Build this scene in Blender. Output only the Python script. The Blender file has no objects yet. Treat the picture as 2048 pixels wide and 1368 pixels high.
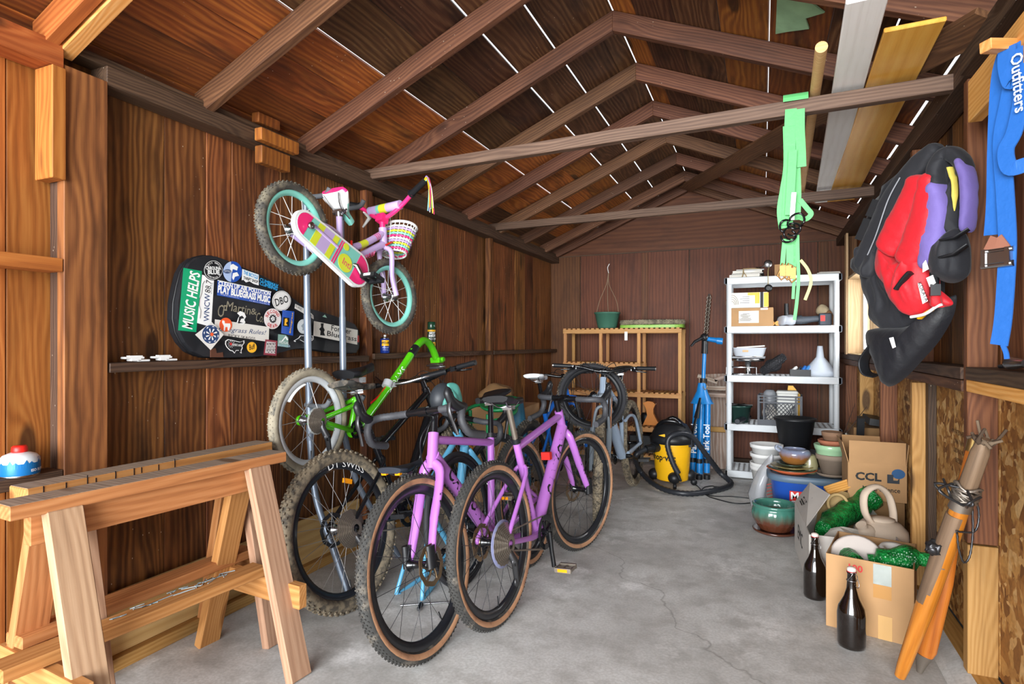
import bpy, math, random
import numpy as np
from mathutils import Vector as V, Matrix as Mx, noise as mnoise
random.seed(7)
S = bpy.context.scene
C = S.collection
PI = math.pi
R = math.radians
# ---------------------------------------------------------------- camera, sky, light, exposure
F, CX, CY, TH, H = 1160.0, 1024.0, 688.0, R(23.36), 1.24
cam_d = bpy.data.cameras.new('camera'); cam = bpy.data.objects.new('camera', cam_d); C.objects.link(cam)
cam.location = (0, 0, H); cam.rotation_euler = (PI/2, 0, TH)
cam_d.sensor_width = 36; cam_d.lens = F/2048*36; cam_d.shift_y = 4/2048; cam_d.clip_start = .02
S.camera = cam
S.view_settings.view_transform = 'Standard'; S.view_settings.look = 'None'
S.view_settings.gamma = 1; S.view_settings.use_curve_mapping = False
S.view_settings.exposure = 1.08
try:
    S.cycles.use_denoising = True
    S.cycles.max_bounces = 8; S.cycles.diffuse_bounces = 6
    S.cycles.sample_clamp_indirect = 6
except Exception: pass
W = bpy.data.worlds.new('sky'); S.world = W; W.use_nodes = True
bg = W.node_tree.nodes['Background']; bg.inputs[0].default_value = (.88, .94, 1.0, 1); bg.inputs[1].default_value = 1.0
# daylight through the wide open garage door behind the camera
ld = bpy.data.lights.new('door_daylight', 'AREA'); ld.shape = 'RECTANGLE'; ld.size = 6.0; ld.size_y = 3.4; ld.energy = 800; ld.color = (.95, .98, 1)
lo = bpy.data.objects.new('door_daylight', ld); C.objects.link(lo); lo.location = (-.3, -5.2, 1.75); lo.rotation_euler = (R(88), 0, R(2))
ld2 = bpy.data.lights.new('window_daylight', 'AREA'); ld2.shape = 'RECTANGLE'; ld2.size = .9; ld2.size_y = .65; ld2.energy = 13; ld2.color = (.93, .96, 1)
lo2 = bpy.data.objects.new('window_daylight', ld2); C.objects.link(lo2); lo2.location = (.98, 5.05, 1.5); lo2.rotation_euler = (0, R(90), 0)
# ---------------------------------------------------------------- measuring helpers: a pixel of the 2048x1368 photo to a point on a real plane
ct, sn = math.cos(TH), math.sin(TH); O = V((0, 0, H))
def ray(u, v):
    r = (u-CX)/F; return V((r*ct-sn, r*sn+ct, -(v-CY)/F))
def onX(u, v, X): d = ray(u, v); return O+d*(X/d.x)
def onY(u, v, Y): d = ray(u, v); return O+d*(Y/d.y)
def onZ(u, v, Z): d = ray(u, v); return O+d*((Z-H)/d.z)
def onP(u, v, n, p): d = ray(u, v); n = V(n); return O+d*((V(p)-O).dot(n)/d.dot(n))
def atD(u, v, dep): return O+ray(u, v)*dep
# ---------------------------------------------------------------- mesh builder
def frame_of(t, up=V((0, 0, 1))):
    t = t.normalized()
    if abs(t.dot(up)) > .98: up = V((1, 0, 0))
    a = up.cross(t).normalized(); b = t.cross(a).normalized(); return a, b
class MB:
    def __init__(s): s.v = []; s.f = []; s.m = []; s.s = []
    def add(s, vs, fs, mi=0, sm=False, M=None):
        b = len(s.v)
        if M is not None: vs = [M @ V(p) for p in vs]
        s.v += [tuple(p) for p in vs]
        for f in fs: s.f.append(tuple(i+b for i in f)); s.m.append(mi); s.s.append(sm)
        return s
    def box(s, c, z, M=None, mi=0, top=1.0):
        x, y, h = z[0]/2, z[1]/2, z[2]/2; cx, cy, cz = c
        vs = [(cx+sx*x*(top if sz > 0 else 1), cy+sy*y*(top if sz > 0 else 1), cz+sz*h) for sz in (-1, 1) for sy in (-1, 1) for sx in (-1, 1)]
        return s.add(vs, [(0, 2, 3, 1), (4, 5, 7, 6), (0, 1, 5, 4), (2, 6, 7, 3), (0, 4, 6, 2), (1, 3, 7, 5)], mi, False, M)
    def tube(s, pts, r, n=8, mi=0, closed=False, M=None, flat=None, up=V((0, 0, 1)), caps=True, fixed=False):
        pts = [V(p) for p in pts]; N = len(pts)
        rs = r if isinstance(r, (list, tuple)) else [r]*N
        vs = []; a = None
        for i, p in enumerate(pts):
            if closed: t = pts[(i+1) % N]-pts[i-1]
            else: t = pts[min(i+1, N-1)]-pts[max(i-1, 0)]
            if t.length < 1e-9: t = V((0, 0, 1))
            t.normalize()
            if a is None or fixed: a, b = frame_of(t, up)
            else:
                a = (a-t*a.dot(t))
                if a.length < 1e-6: a, b = frame_of(t, up)
                a.normalize(); b = t.cross(a)
            fa, fb = flat[i] if isinstance(flat, list) else (flat or (1, 1))
            for k in range(n):
                w = 2*PI*k/n; vs.append(p+a*(math.cos(w)*rs[i]*fa)+b*(math.sin(w)*rs[i]*fb))
        fs = []
        for i in range(N if closed else N-1):
            j = (i+1) % N
            for k in range(n): k2 = (k+1) % n; fs.append((i*n+k, i*n+k2, j*n+k2, j*n+k))
        s.add(vs, fs, mi, True, M)
        if caps and not closed:
            s.add(vs[:n], [tuple(range(n))[::-1]], mi, False, M); s.add(vs[-n:], [tuple(range(n))], mi, False, M)
        return s
    def lathe(s, prof, n=24, mi=0, M=None, sm=True, a0=0, a1=2*PI, mfn=None, rfn=None):
        full = abs(a1-a0-2*PI) < 1e-6; k = n if full else n+1; P = len(prof); vs = []
        for i in range(k):
            w = a0+(a1-a0)*i/n
            for (r, z) in prof:
                q = r*(rfn(w, z) if rfn else 1); vs.append((q*math.cos(w), q*math.sin(w), z))
        for j in range(P-1):
            fs = [(i*P+j, ((i+1) % k)*P+j, ((i+1) % k)*P+j+1, i*P+j+1) for i in range(n)]
            b = len(s.v)
            if j == 0: base = b; s.add(vs, [], 0, False, M)
            for f in fs: s.f.append(tuple(q+base for q in f)); s.m.append(mfn(j) if mfn else mi); s.s.append(sm)
        return s
    def prism(s, poly, z0, z1, M=None, mi=0, mi_side=None):
        n = len(poly); vs = [(x, y, z0) for x, y in poly]+[(x, y, z1) for x, y in poly]
        s.add(vs, [tuple(range(n))[::-1], tuple(range(n, 2*n))], mi, False, M)
        return s.add(vs, [(i, (i+1) % n, n+(i+1) % n, n+i) for i in range(n)], mi if mi_side is None else mi_side, False, M)
    def ball(s, c, r, n=12, m=8, mi=0, M=None):
        r = r if isinstance(r, (list, tuple)) else (r, r, r); c = V(c); vs = [c+V((0, 0, -r[2]))]; fs = []
        for j in range(1, m):
            t = PI*j/m
            for i in range(n): w = 2*PI*i/n; vs.append(c+V((r[0]*math.sin(t)*math.cos(w), r[1]*math.sin(t)*math.sin(w), -r[2]*math.cos(t))))
        vs.append(c+V((0, 0, r[2]))); L = len(vs)-1
        for i in range(n):
            k = (i+1) % n; fs.append((0, 1+k, 1+i)); fs.append((L, 1+(m-2)*n+i, 1+(m-2)*n+k))
            for j in range(m-2): a = 1+j*n; fs.append((a+i, a+k, a+n+k, a+n+i))
        return s.add(vs, fs, mi, True, M)
    def loft(s, rings, mi=0, M=None, sm=True, caps=True, closed_ring=True):
        n = len(rings[0]); vs = [p for r in rings for p in r]; fs = []
        for i in range(len(rings)-1):
            for k in range(n if closed_ring else n-1): k2 = (k+1) % n; fs.append((i*n+k, i*n+k2, (i+1)*n+k2, (i+1)*n+k))
        s.add(vs, fs, mi, sm, M)
        if caps: s.add(rings[0], [tuple(range(n))[::-1]], mi, False, M); s.add(rings[-1], [tuple(range(n))], mi, False, M)
        return s
    def jitter(s, amp, sc, seed=0):
        out = []
        for p in s.v:
            q = V(p); out.append(tuple(q+mnoise.noise_vector(q*sc+V((seed*7.3, seed*3.1, seed)))*amp))
        s.v = out; return s
    def build(s, name, mat, parent=None, M=None, bev=0, sub=0, kind=None, label=None):
        me = bpy.data.meshes.new(name); me.from_pydata(s.v, [], s.f)
        for m in (mat if isinstance(mat, (list, tuple)) else [mat]): me.materials.append(m)
        me.polygons.foreach_set('material_index', s.m); me.polygons.foreach_set('use_smooth', s.s); me.update()
        o = bpy.data.objects.new(name, me); C.objects.link(o)
        if parent: o.parent = parent
        if M is not None: o.matrix_basis = M
        if bev: b = o.modifiers.new('bevel', 'BEVEL'); b.width = bev; b.segments = 1; b.limit_method = 'ANGLE'
        if sub: b = o.modifiers.new('sub', 'SUBSURF'); b.levels = b.render_levels = sub
        if kind: o['kind'] = kind
        if label: o['label'] = label
        return o
def tag(o, label, cat, group=None):
    o['label'] = label; o['category'] = cat
    if group: o['group'] = group
    return o
def thing(name, label, cat, loc=(0, 0, 0), rz=0, group=None, M=None):
    o = bpy.data.objects.new(name, None); o.empty_display_size = .05; C.objects.link(o)
    if M is not None: o.matrix_basis = M
    else: o.location = loc; o.rotation_euler = (0, 0, rz)
    return tag(o, label, cat, group)
def structure(name):
    o = bpy.data.objects.new(name, None); C.objects.link(o); o['kind'] = 'structure'; return o
def copy_tree(o, parent=None):
    c = o.copy(); C.objects.link(c)
    if parent: c.parent = parent
    for ch in list(o.children): copy_tree(ch, c)
    return c
def axes(x, z, o):
    x = V(x).normalized(); z = V(z); y = z.cross(x).normalized(); z = x.cross(y)
    return Mx(((x.x, y.x, z.x, o[0]), (x.y, y.y, z.y, o[1]), (x.z, y.z, z.z, o[2]), (0, 0, 0, 1)))
def T(x, y=0, z=0): return Mx.Translation(V((x, y, z)) if not isinstance(x, (tuple, list, V)) else V(x))
def RX(a): return Mx.Rotation(a, 4, 'X')
def RY(a): return Mx.Rotation(a, 4, 'Y')
def RZ(a): return Mx.Rotation(a, 4, 'Z')
def plank(name, a, b, w, t, n, mat, parent, bev=.002, s0=0, s1=0, label=None, taper=1.0):
    """a board whose local X runs along its length from a to b, width w, thickness t along n; s0/s1 shear its ends"""
    a, b = V(a), V(b); L = (b-a).length; M = axes(b-a, n, (a+b)/2); m = MB(); vs = []
    for z in (-t/2, t/2):
        for y in (-w/2, w/2):
            vs += [(-L/2+s0*y, y, z), (L/2+s1*y, y*taper, z)]
    m.add(vs, [(0, 2, 3, 1), (4, 5, 7, 6), (0, 1, 5, 4), (2, 6, 7, 3), (0, 4, 6, 2), (1, 3, 7, 5)])
    return m.build(name, mat, parent, M, bev, label=label)
def text(name, body, size, M, mat, parent, align='CENTER', xs=1.0, wrap=0, bold=0, ext=0, shear=0, sp=1.0):
    cu = bpy.data.curves.new('t', 'FONT'); cu.body = body; cu.size = size; cu.align_x = align; cu.align_y = 'CENTER'; cu.offset = bold; cu.shear = shear; cu.space_character = sp
    cu.resolution_u = 2; cu.extrude = ext
    ob = bpy.data.objects.new('t', cu); C.objects.link(ob)
    dg = bpy.context.evaluated_depsgraph_get(); me = bpy.data.meshes.new_from_object(ob.evaluated_get(dg))
    bpy.data.objects.remove(ob); bpy.data.curves.remove(cu)
    me.transform(Mx.Diagonal((xs, 1, 1, 1)))
    if wrap:
        for v in me.vertices: a = v.co.x/wrap; v.co.x, v.co.z = wrap*math.sin(a), wrap*math.cos(a)-wrap
    me.materials.clear(); me.materials.append(mat)
    o = bpy.data.objects.new(name, me); C.objects.link(o); o.parent = parent; o.matrix_basis = M
    return o
# ---------------------------------------------------------------- materials
def lin(h):
    h = h.lstrip('#'); c = [int(h[i:i+2], 16)/255 for i in (0, 2, 4)]
    return tuple(x/12.92 if x <= .04045 else ((x+.055)/1.055)**2.4 for x in c)+(1,)
class NT:
    def __init__(s, name):
        s.mat = bpy.data.materials.new(name); s.mat.use_nodes = True; s.t = s.mat.node_tree; s.b = s.t.nodes['Principled BSDF']
    def n(s, typ, **kw):
        o = s.t.nodes.new(typ)
        for k, v in kw.items(): setattr(o, k, v)
        return o
    def put(s, sock, v):
        if hasattr(v, 'is_linked') or isinstance(v, bpy.types.NodeSocket): s.t.links.new(v, sock)
        else: sock.default_value = v
    def vmul(s, a, v): o = s.n('ShaderNodeVectorMath', operation='MULTIPLY'); s.put(o.inputs[0], a); s.put(o.inputs[1], v); return o.outputs[0]
    def vadd(s, a, v): o = s.n('ShaderNodeVectorMath', operation='ADD'); s.put(o.inputs[0], a); s.put(o.inputs[1], v); return o.outputs[0]
    def math(s, op, a, b=0.0): o = s.n('ShaderNodeMath', operation=op); s.put(o.inputs[0], a); s.put(o.inputs[1], b); return o.outputs[0]
    def noise(s, vec, sc=1, det=3, rough=.5, dist=0): o = s.n('ShaderNodeTexNoise'); s.put(o.inputs['Vector'], vec); o.inputs['Scale'].default_value = sc; o.inputs['Detail'].default_value = det; o.inputs['Roughness'].default_value = rough; o.inputs['Distortion'].default_value = dist; return o.outputs[0]
    def voro(s, vec, sc=1, feat='F1', out=0): o = s.n('ShaderNodeTexVoronoi', feature=feat); s.put(o.inputs['Vector'], vec); o.inputs['Scale'].default_value = sc; return o.outputs[out]
    def ramp(s, f, stops, interp='LINEAR'):
        o = s.n('ShaderNodeValToRGB'); s.put(o.inputs[0], f); e = o.color_ramp.elements; o.color_ramp.interpolation = interp
        while len(e) < len(stops): e.new(.5)
        for k, (p, c) in zip(e, stops): k.position = p; k.color = c if len(c) == 4 else tuple(c)+(1,)
        return o.outputs[0]
    def mix(s, f, a, b, mode='MIX'):
        o = s.n('ShaderNodeMix', data_type='RGBA', blend_type=mode); s.put(o.inputs[0], f); s.put(o.inputs[6], a); s.put(o.inputs[7], b); return o.outputs[2]
    def obj(s): return s.n('ShaderNodeTexCoord').outputs['Object']
    def rnd(s): return s.n('ShaderNodeObjectInfo').outputs['Random']
    def bump(s, h, st=.3, d=.002): o = s.n('ShaderNodeBump'); o.inputs[0].default_value = st; o.inputs[1].default_value = d; s.put(o.inputs['Height'], h); s.t.links.new(o.outputs[0], s.b.inputs['Normal'])
    def col(s, c): s.put(s.b.inputs['Base Color'], c)
def g(v): return (v, v, v, 1)
def mat(name, hx, rough=.5, metal=0, coat=0, var=0, trans=0, ior=1.45, alpha=1):
    m = NT(name); c = lin(hx) if isinstance(hx, str) else hx
    if var:
        n = m.noise(m.obj(), 9, 4); d = tuple(x*(1-var) for x in c[:3])+(1,); l = tuple(min(1, x*(1+var)) for x in c[:3])+(1,)
        m.col(m.ramp(n, [(.3, d), (.7, l)]))
    else: m.b.inputs['Base Color'].default_value = c
    m.b.inputs['Roughness'].default_value = rough; m.b.inputs['Metallic'].default_value = metal
    m.b.inputs['Coat Weight'].default_value = coat; m.b.inputs['Transmission Weight'].default_value = trans; m.b.inputs['IOR'].default_value = ior
    m.b.inputs['Alpha'].default_value = alpha
    return m.mat
def wood(name, dark, mid, light, ring=46, stain=.5, var=.35, rough=.6, knots=True, stain_c='#1d120d', gsc=1.0, kc='#2a150a', hv=.03, spec=.3, warp=5.0, specks=False, gw=.30):
    m = NT(name); co = m.obj(); rn = m.rnd(); ring *= 9; hv *= .3
    off = m.vmul((31.7, 17.3, 11.9), rn); vec = m.vadd(co, off)
    # cathedral grain: warped bands across the board
    wv = m.vmul(vec, (.9*gsc, 4.5*gsc, 4.5*gsc)); n1 = m.noise(wv, 1, 3, .5)
    y = m.n('ShaderNodeSeparateXYZ'); m.put(y.inputs[0], vec); yy = m.math('ADD', m.math('MULTIPLY', y.outputs[1], ring), m.math('MULTIPLY', y.outputs[2], ring*.7))
    ph = m.math('ADD', yy, m.math('MULTIPLY', n1, ring*.15*warp/5))
    if knots:
        k = m.voro(m.vmul(vec, (1.5, 4.6, 4.6)), 1); kn = m.math('SUBTRACT', .42, k); kn = m.math('MAXIMUM', kn, 0.0)
        ph = m.math('ADD', ph, m.math('MULTIPLY', m.math('MULTIPLY', kn, kn), ring*.45))
    gr = m.math('ADD', m.math('MULTIPLY', m.math('SINE', ph), .5), .5)
    fib = m.noise(m.vmul(vec, (7, 190, 190)), 1, 2, .6)
    sk = m.noise(m.vmul(vec, (1.1, 42, 42)), 1, 3, .6); ph2 = m.noise(m.vmul(vec, (2.2, 16, 16)), 1, 2); gr = m.math('MULTIPLY', gr, m.math('ADD', m.math('MULTIPLY', ph2, 1.1), .25)); gf = m.math('ADD', m.math('MULTIPLY', gr, gw), m.math('ADD', m.math('MULTIPLY', fib, .38), m.math('MULTIPLY', sk, .44-.3*(gw-.3))))
    c = m.ramp(gf, [(.12, lin(dark)), (.5, lin(mid)), (.92, lin(light))])
    if stain:
        st = m.noise(m.vmul(vec, (1.1, 3.6, 3.6)), 1.6, 4, .62)
        f = m.ramp(st, [(.5, g(0)), (.72, g(stain))]); c = m.mix(f, c, lin(stain_c))
    if knots:
        kf = m.ramp(k, [(.10, g(.8)), (.15, g(0))]); c = m.mix(kf, c, lin(kc))
    if specks:
        vs = m.voro(m.vmul(vec, (22, 40, 40)), 1, 'F1', 0); sp = m.noise(vec, 3, 2); c = m.mix(m.math('MULTIPLY', m.ramp(vs, [(.05, g(1)), (.075, g(0))]), m.ramp(sp, [(.52, g(0)), (.6, g(.8))])), c, lin('#d8cbb5'))
    hs = m.n('ShaderNodeHueSaturation'); m.put(hs.inputs['Color'], c)
    m.put(hs.inputs['Value'], m.math('ADD', m.math('MULTIPLY', rn, 2*var), 1-var))
    r2 = m.math('FRACT', m.math('MULTIPLY', rn, 13.37)); m.put(hs.inputs['Hue'], m.math('ADD', m.math('MULTIPLY', r2, 2*hv), .5-hv))
    m.col(hs.outputs[0]); m.b.inputs['Roughness'].default_value = rough; m.b.inputs['Specular IOR Level'].default_value = spec
    m.bump(gf, .35, .0015)
    return m.mat
WALL = wood('aged wall boards', '#301a0e', '#6c3f21', '#9c6536', 24, .8, .3, gsc=1.0, gw=.38, warp=6.5, specks=True)
WALLO = wood('fresh orange boards', '#6b3416', '#9c5827', '#b8763c', 34, .35, .16, stain_c='#5c2f14')  # near boards' lighter tone, with the close door daylight put into the colour
POST = wood('broad post', '#382013', '#7a4c2a', '#a06a3a', 22, .6, .08, gw=.42)
ROOF = wood('roof boards', '#472310', '#8a4a1e', '#b9742f', 24, .85, .42, spec=.4, warp=8, specks=True)
ROOFD = wood('dark roof boards', '#26170f', '#553521', '#84603f', 26, .9, .35, warp=7, specks=True)
RAFT = wood('rafters', '#331e15', '#5f3d2a', '#835a3e', 40, .35, .2, specks=True)
PLATE = wood('dark plate', '#231711', '#49362a', '#6b513e', 60, .5, .2, specks=True)
FRESH = wood('new lumber', '#b5752f', '#d99a50', '#e8b673', 44, .1, .12, kc='#7c4718')
HORSE = wood('sawhorse lumber', '#7c4a26', '#ab7040', '#c18a58', 32, .2, .06, stain_c='#4a3524', kc='#6a3a18', rough=.7)
HORSET = wood('weathered sawhorse top', '#5f4f42', '#8a7768', '#a79585', 40, .3, .08, stain_c='#5a4a40', kc='#5a3a20', rough=.8)
PALE = wood('pale leg lumber', '#7d5c46', '#a17e62', '#b8977a', 30, .25, .08, stain_c='#4c3527', kc='#7a4d2e', rough=.75)
PLY = wood('back plywood', '#3d2011', '#5f371f', '#734628', 20, .5, .12, knots=False, gsc=.6, stain_c='#2e1710')
PLYL = wood('pale plywood', '#b08850', '#cfaa6e', '#dcbc84', 16, .3, .08, knots=False, gsc=.6, stain_c='#8a6238')
SLAT = wood('pine slats', '#9c6a3a', '#b98650', '#cb9f6c', 60, .05, .08, kc='#8a5020')
JAMB = wood('pale jamb', '#a8855c', '#c2a078', '#cfb391', 40, .1, .08)
STUDY = wood('yellow stud', '#86602f', '#ae8548', '#c29c60', 50, .3, .15)
STUDD = wood('dark stud', '#3b2212', '#6a4326', '#8a5f3a', 44, .45, .1)
VARN = wood('varnished ash', '#7c4416', '#a8651f', '#c07f36', 20, .25, .1, knots=False, rough=.22, stain_c='#4a2608', spec=.6)
VARNW = wood('worn grey wood', '#4a3a2d', '#705a46', '#8d755e', 20, .4, .1, knots=False, rough=.6)
def osb():
    m = NT('strand board'); co = m.obj(); a = m.vadd(co, m.vmul(m.rnd(), (5, 9, 3)))
    d = m.noise(a, 5, 3); q = m.vadd(a, m.vmul((.12, .12, .12), d))
    v1 = m.voro(m.vmul(q, (16, 16, 40)), 1, 'F1', 1); v2 = m.voro(m.vmul(q, (38, 38, 18)), 1, 'F1', 1)
    mx = m.mix(m.ramp(m.noise(a, 11, 2), [(.45, g(0)), (.55, g(1))]), v1, v2)
    sx = m.n('ShaderNodeSeparateColor'); m.put(sx.inputs[0], mx)
    c = m.ramp(sx.outputs[0], [(0, lin('#6b4019')), (.35, lin('#9a672e')), (.7, lin('#b98a4a')), (1, lin('#d6b077'))])
    c = m.mix(m.ramp(m.noise(a, 2.2, 4), [(.55, g(0)), (.8, g(.5))]), c, lin('#6a421c'))
    c = m.mix(m.ramp(m.noise(a, 60, 2), [(.4, g(0)), (.8, g(.35))]), c, lin('#3d2510'))
    m.col(c); m.b.inputs['Roughness'].default_value = .65; m.bump(sx.outputs[0], .3, .002); return m.mat
OSB = osb()
def concrete():
    m = NT('concrete'); co = m.obj()
    n1 = m.noise(co, 1.3, 6, .6); n2 = m.noise(co, 7, 6, .65); n3 = m.noise(co, 90, 3)
    c = m.ramp(n1, [(.3, lin('#a5a4a1')), (.5, lin('#c4c3c0')), (.7, lin('#d9d9d7'))])
    c = m.mix(m.ramp(n2, [(.35, g(.55)), (.55, g(0))]), c, lin('#96938e'))
    sp = m.noise(m.vadd(co, (3.1, 9.7, 0)), 2.1, 5, .7); c = m.mix(m.ramp(sp, [(.56, g(0)), (.68, g(.75))]), c, lin('#ecebe9'))
    dk = m.noise(m.vadd(co, (13.1, 2.7, 0)), 1.7, 5, .62); c = m.mix(m.ramp(dk, [(.57, g(0)), (.72, g(.6))]), c, lin('#77726b'))
    c = m.mix(m.ramp(n3, [(.4, g(.25)), (.6, g(0))]), c, lin('#8a8680'))
    w = m.vadd(co, m.vmul((.5, .5, 0), m.noise(co, 2.5, 4))); cr = m.voro(w, .33, 'DISTANCE_TO_EDGE'); c = m.mix(m.ramp(cr, [(0, g(.4)), (.0022, g(0))]), c, lin('#4f4a44'))
    m.col(c); m.b.inputs['Roughness'].default_value = .62; m.bump(n2, .15, .004); return m.mat
CONC = concrete()
def mud(name, base, mudc, amt=.5, rough=.8, sc=14):
    m = NT(name); n = m.noise(m.obj(), sc, 5, .65); m.col(m.mix(m.ramp(n, [(.62-amt*.4, g(0)), (.78-amt*.4, g(.9))]), lin(base), lin(mudc))); m.b.inputs['Roughness'].default_value = rough; m.bump(n, .3, .003); return m.mat
RUB = mat('black rubber', '#26262a', .7, var=.25); MUDT = mud('muddy tyre', '#4c463d', '#857863', .55, sc=30); MUDT2 = mud('dusty tyre', '#33322f', '#75695a', .32)
TAN = mud('tan sidewall', '#ab7f5e', '#87614a', .35, .65); KNOB = mud('gravel tread', '#302f2d', '#6d655a', .22); GREYT = mud('grey kids tyre', '#403d38', '#79715f', .35)
BLK = mat('black plastic', '#17181b', .45); BLKG = mat('glossy black', '#0e0f12', .22, coat=.3); CARB = mat('black rim', '#1b1d22', .32, coat=.2); TAPE = mat('bar tape', '#3a3b3f', .6, var=.15)
STEEL = mat('polished metal', '#b8b9bb', .25, 1); GREYM = mat('grey painted tube', '#7c8796', .35, .4); DKMET = mat('dark metal', '#4b4b4d', .4, .8); BRASS = mat('bronze disc', '#9a8468', .35, .9); RUST = mat('old silver', '#8f857a', .45, .8)
WHITE = mat('white plastic', '#e4e4e2', .45); RACK = mat('shelf plastic', '#c9cdd0', .5, var=.03); SPK = mat('spokes', '#b5b5b5', .35, .8); SPKD = mat('dark spokes', '#3a3b3f', .4, .6)
PURP = mat('lilac paint', '#a868b8', .38, coat=.25, var=.04); PINKB = mat('pale lilac paint', '#c3abda', .3, coat=.4); HOT = mat('hot pink', '#ee2f76', .35, coat=.3); TEAL = mat('mint rim', '#7fcabb', .4); GRN = mat('lime paint', '#52b814', .25, coat=.5)
SKYB = mat('light blue paint', '#5aa0c4', .35, coat=.3); BLUEB = mat('bright blue paint', '#1766c4', .3, coat=.4); GREYB = mat('grey blue paint', '#93a3b6', .38, coat=.3); YEL = mat('yellow plastic', '#e6ad12', .45); RED = mat('red plastic', '#d02018', .4); ORG = mat('orange reflector', '#f0950c', .3); LIME = mat('lime print', '#d6de35', .5)
CARD = mat('cardboard', '#ab845a', .8, var=.06); CARDD = mat('dark cardboard', '#8d6b45', .85, var=.08); PAPER = mat('paper', '#dcd8cf', .8, var=.06); PRINTK = mat('black print', '#161616', .6); PRINTW = mat('white print', '#f0f0ee', .6); PRINTB = mat('blue print', '#1c3f86', .6); PRINTR = mat('red print', '#c43030', .6)
# ================================================================ the shell
ROOFB = ROOF
XL, XLp, XRt, XRs, YB, XRG, ZRG, KS = -2.30, -2.20, .77, .68, 6.5, -.72, 2.985, .422
floor = structure('floor')
m = MB(); m.box((-.75, 3.2, -.06), (3.5, 7.0, .12)); m.build('slab', CONC, floor)
apron = MB(); apron.box((-.75, -5.3, -.10), (14, 9.9, .1)); apron.build('driveway', mat('driveway', '#b0ada6', .8, var=.08), floor)  # unseen ground outside, added to bounce skylight up into the room
roofz = lambda x: ZRG-KS*abs(x-XRG)
# ---- left wall
wl = structure('wall_left')
y = -.12; k = 0; edges = [-.12, .06, .24, .42, .6, .78, .94, 1.10, 1.24]
yy = [1.24]
for u in (330, 413, 463, 513, 560, 606, 640, 672, 716, 750, 800, 850, 880, 905, 930, 955, 988, 1010, 1030, 1050, 1066, 1080, 1095):
    yy.append(onX(u, 600, XL).y)
yy = [q for q in yy if q < 6.35]+[6.5]
edges += yy[1:]
for a, b in zip(edges, edges[1:]):
    daylit = b <= 1.25
    dx = random.uniform(-.004, .004)
    plank('board', (XL-.012+dx, (a+b)/2, .06), (XL-.012+dx, (a+b)/2, 2.28), b-a-random.choice([.002, .003, .004]), .02, (1, 0, 0), WALLO if daylit else WALL, wl, .002)
plank('backing_board', (XL-.035, -.12, 1.14), (XL-.035, 6.6, 1.14), 2.3, .016, (1, 0, 0), PLATE, wl)
plank('top_plate', (-2.248, 1.36, 2.225), (-2.248, 6.5, 2.225), .095, .07, (0, 0, 1), PLATE, wl)
plank('top_plate', (-2.255, 1.2, 2.275), (-2.255, 6.5, 2.275), .085, .03, (0, 0, 1), PLATE, wl)
plank('top_plate', (-2.245, -.12, 2.225), (-2.245, 1.215, 2.225), .10, .085, (0, 0, 1), FRESH if 0 else WALLO, wl)
plank('post', (XLp-.02, 1.29, .04), (XLp-.02, 1.29, 2.2), .145, .04, (1, 0, 0), POST, wl)
plank('post', (-2.265, 1.25, .04), (-2.265, 1.25, 2.2), .05, .055, (0, 1, 0), PLATE, wl)
plank('stud', (-2.235, 1.195, 1.80), (-2.235, 1.195, 2.18), .10, .042, (0, 1, 0), WALLO, wl)
for q in (2.95, 4.72):
    plank('stud', (-2.262, q, .04), (-2.262, q, 2.19), .06, .05, (1, 0, 0), WALL, wl)
plank('wall_ledge', (-2.245, 1.37, 1.152), (-2.245, 2.90, 1.152), .09, .036, (0, 0, 1), PLATE, wl)
plank('wall_ledge', (-2.258, 2.98, 1.162), (-2.258, 4.69, 1.162), .075, .036, (0, 0, 1), PLATE, wl)
plank('wall_ledge', (-2.258, 4.75, 1.162), (-2.258, 6.47, 1.162), .075, .036, (0, 0, 1), PLATE, wl)
plank('wall_ledge', (-2.245, -.1, 1.51), (-2.245, 1.215, 1.51), .09, .045, (0, 0, 1), WALLO, wl)
plank('wall_ledge', (-2.245, -.1, .79), (-2.245, 1.215, .79), .09, .04, (0, 0, 1), PLATE, wl)
plank('sill_plate', (-2.27, -.12, .025), (-2.27, 6.5, .025), .06, .05, (0, 0, 1), STUDY, wl)
plank('base_panel', (-2.28, 1.4, .17), (-2.28, 2.9, .17), .24, .014, (1, 0, 0), PLYL, wl)
plank('base_panel', (-2.28, 3.0, .16), (-2.28, 4.6, .16), .22, .014, (1, 0, 0), STUDY, wl)
# blocks nailed up under the plate
blk = thing('nailed_block', 'short stacked offcuts of brown timber nailed up on the left wall plate', 'wood block', (-2.2, 2.33, 2.0))
for (u0, v0, u1, v1, dx) in ((516, 222, 560, 262, -.02), (506, 256, 583, 312, .03), (516, 290, 574, 346, .0)):
    a = onX(u0, v0, XLp); b = onX(u1, v1, XLp)
    plank('offcut', V((dx, (a.y+b.y)/2-2.33, a.z-2.0)), V((dx, (a.y+b.y)/2-2.33, b.z-2.0)), abs(b.y-a.y), .045, (1, 0, 0), ROOF, blk, .004)
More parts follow.
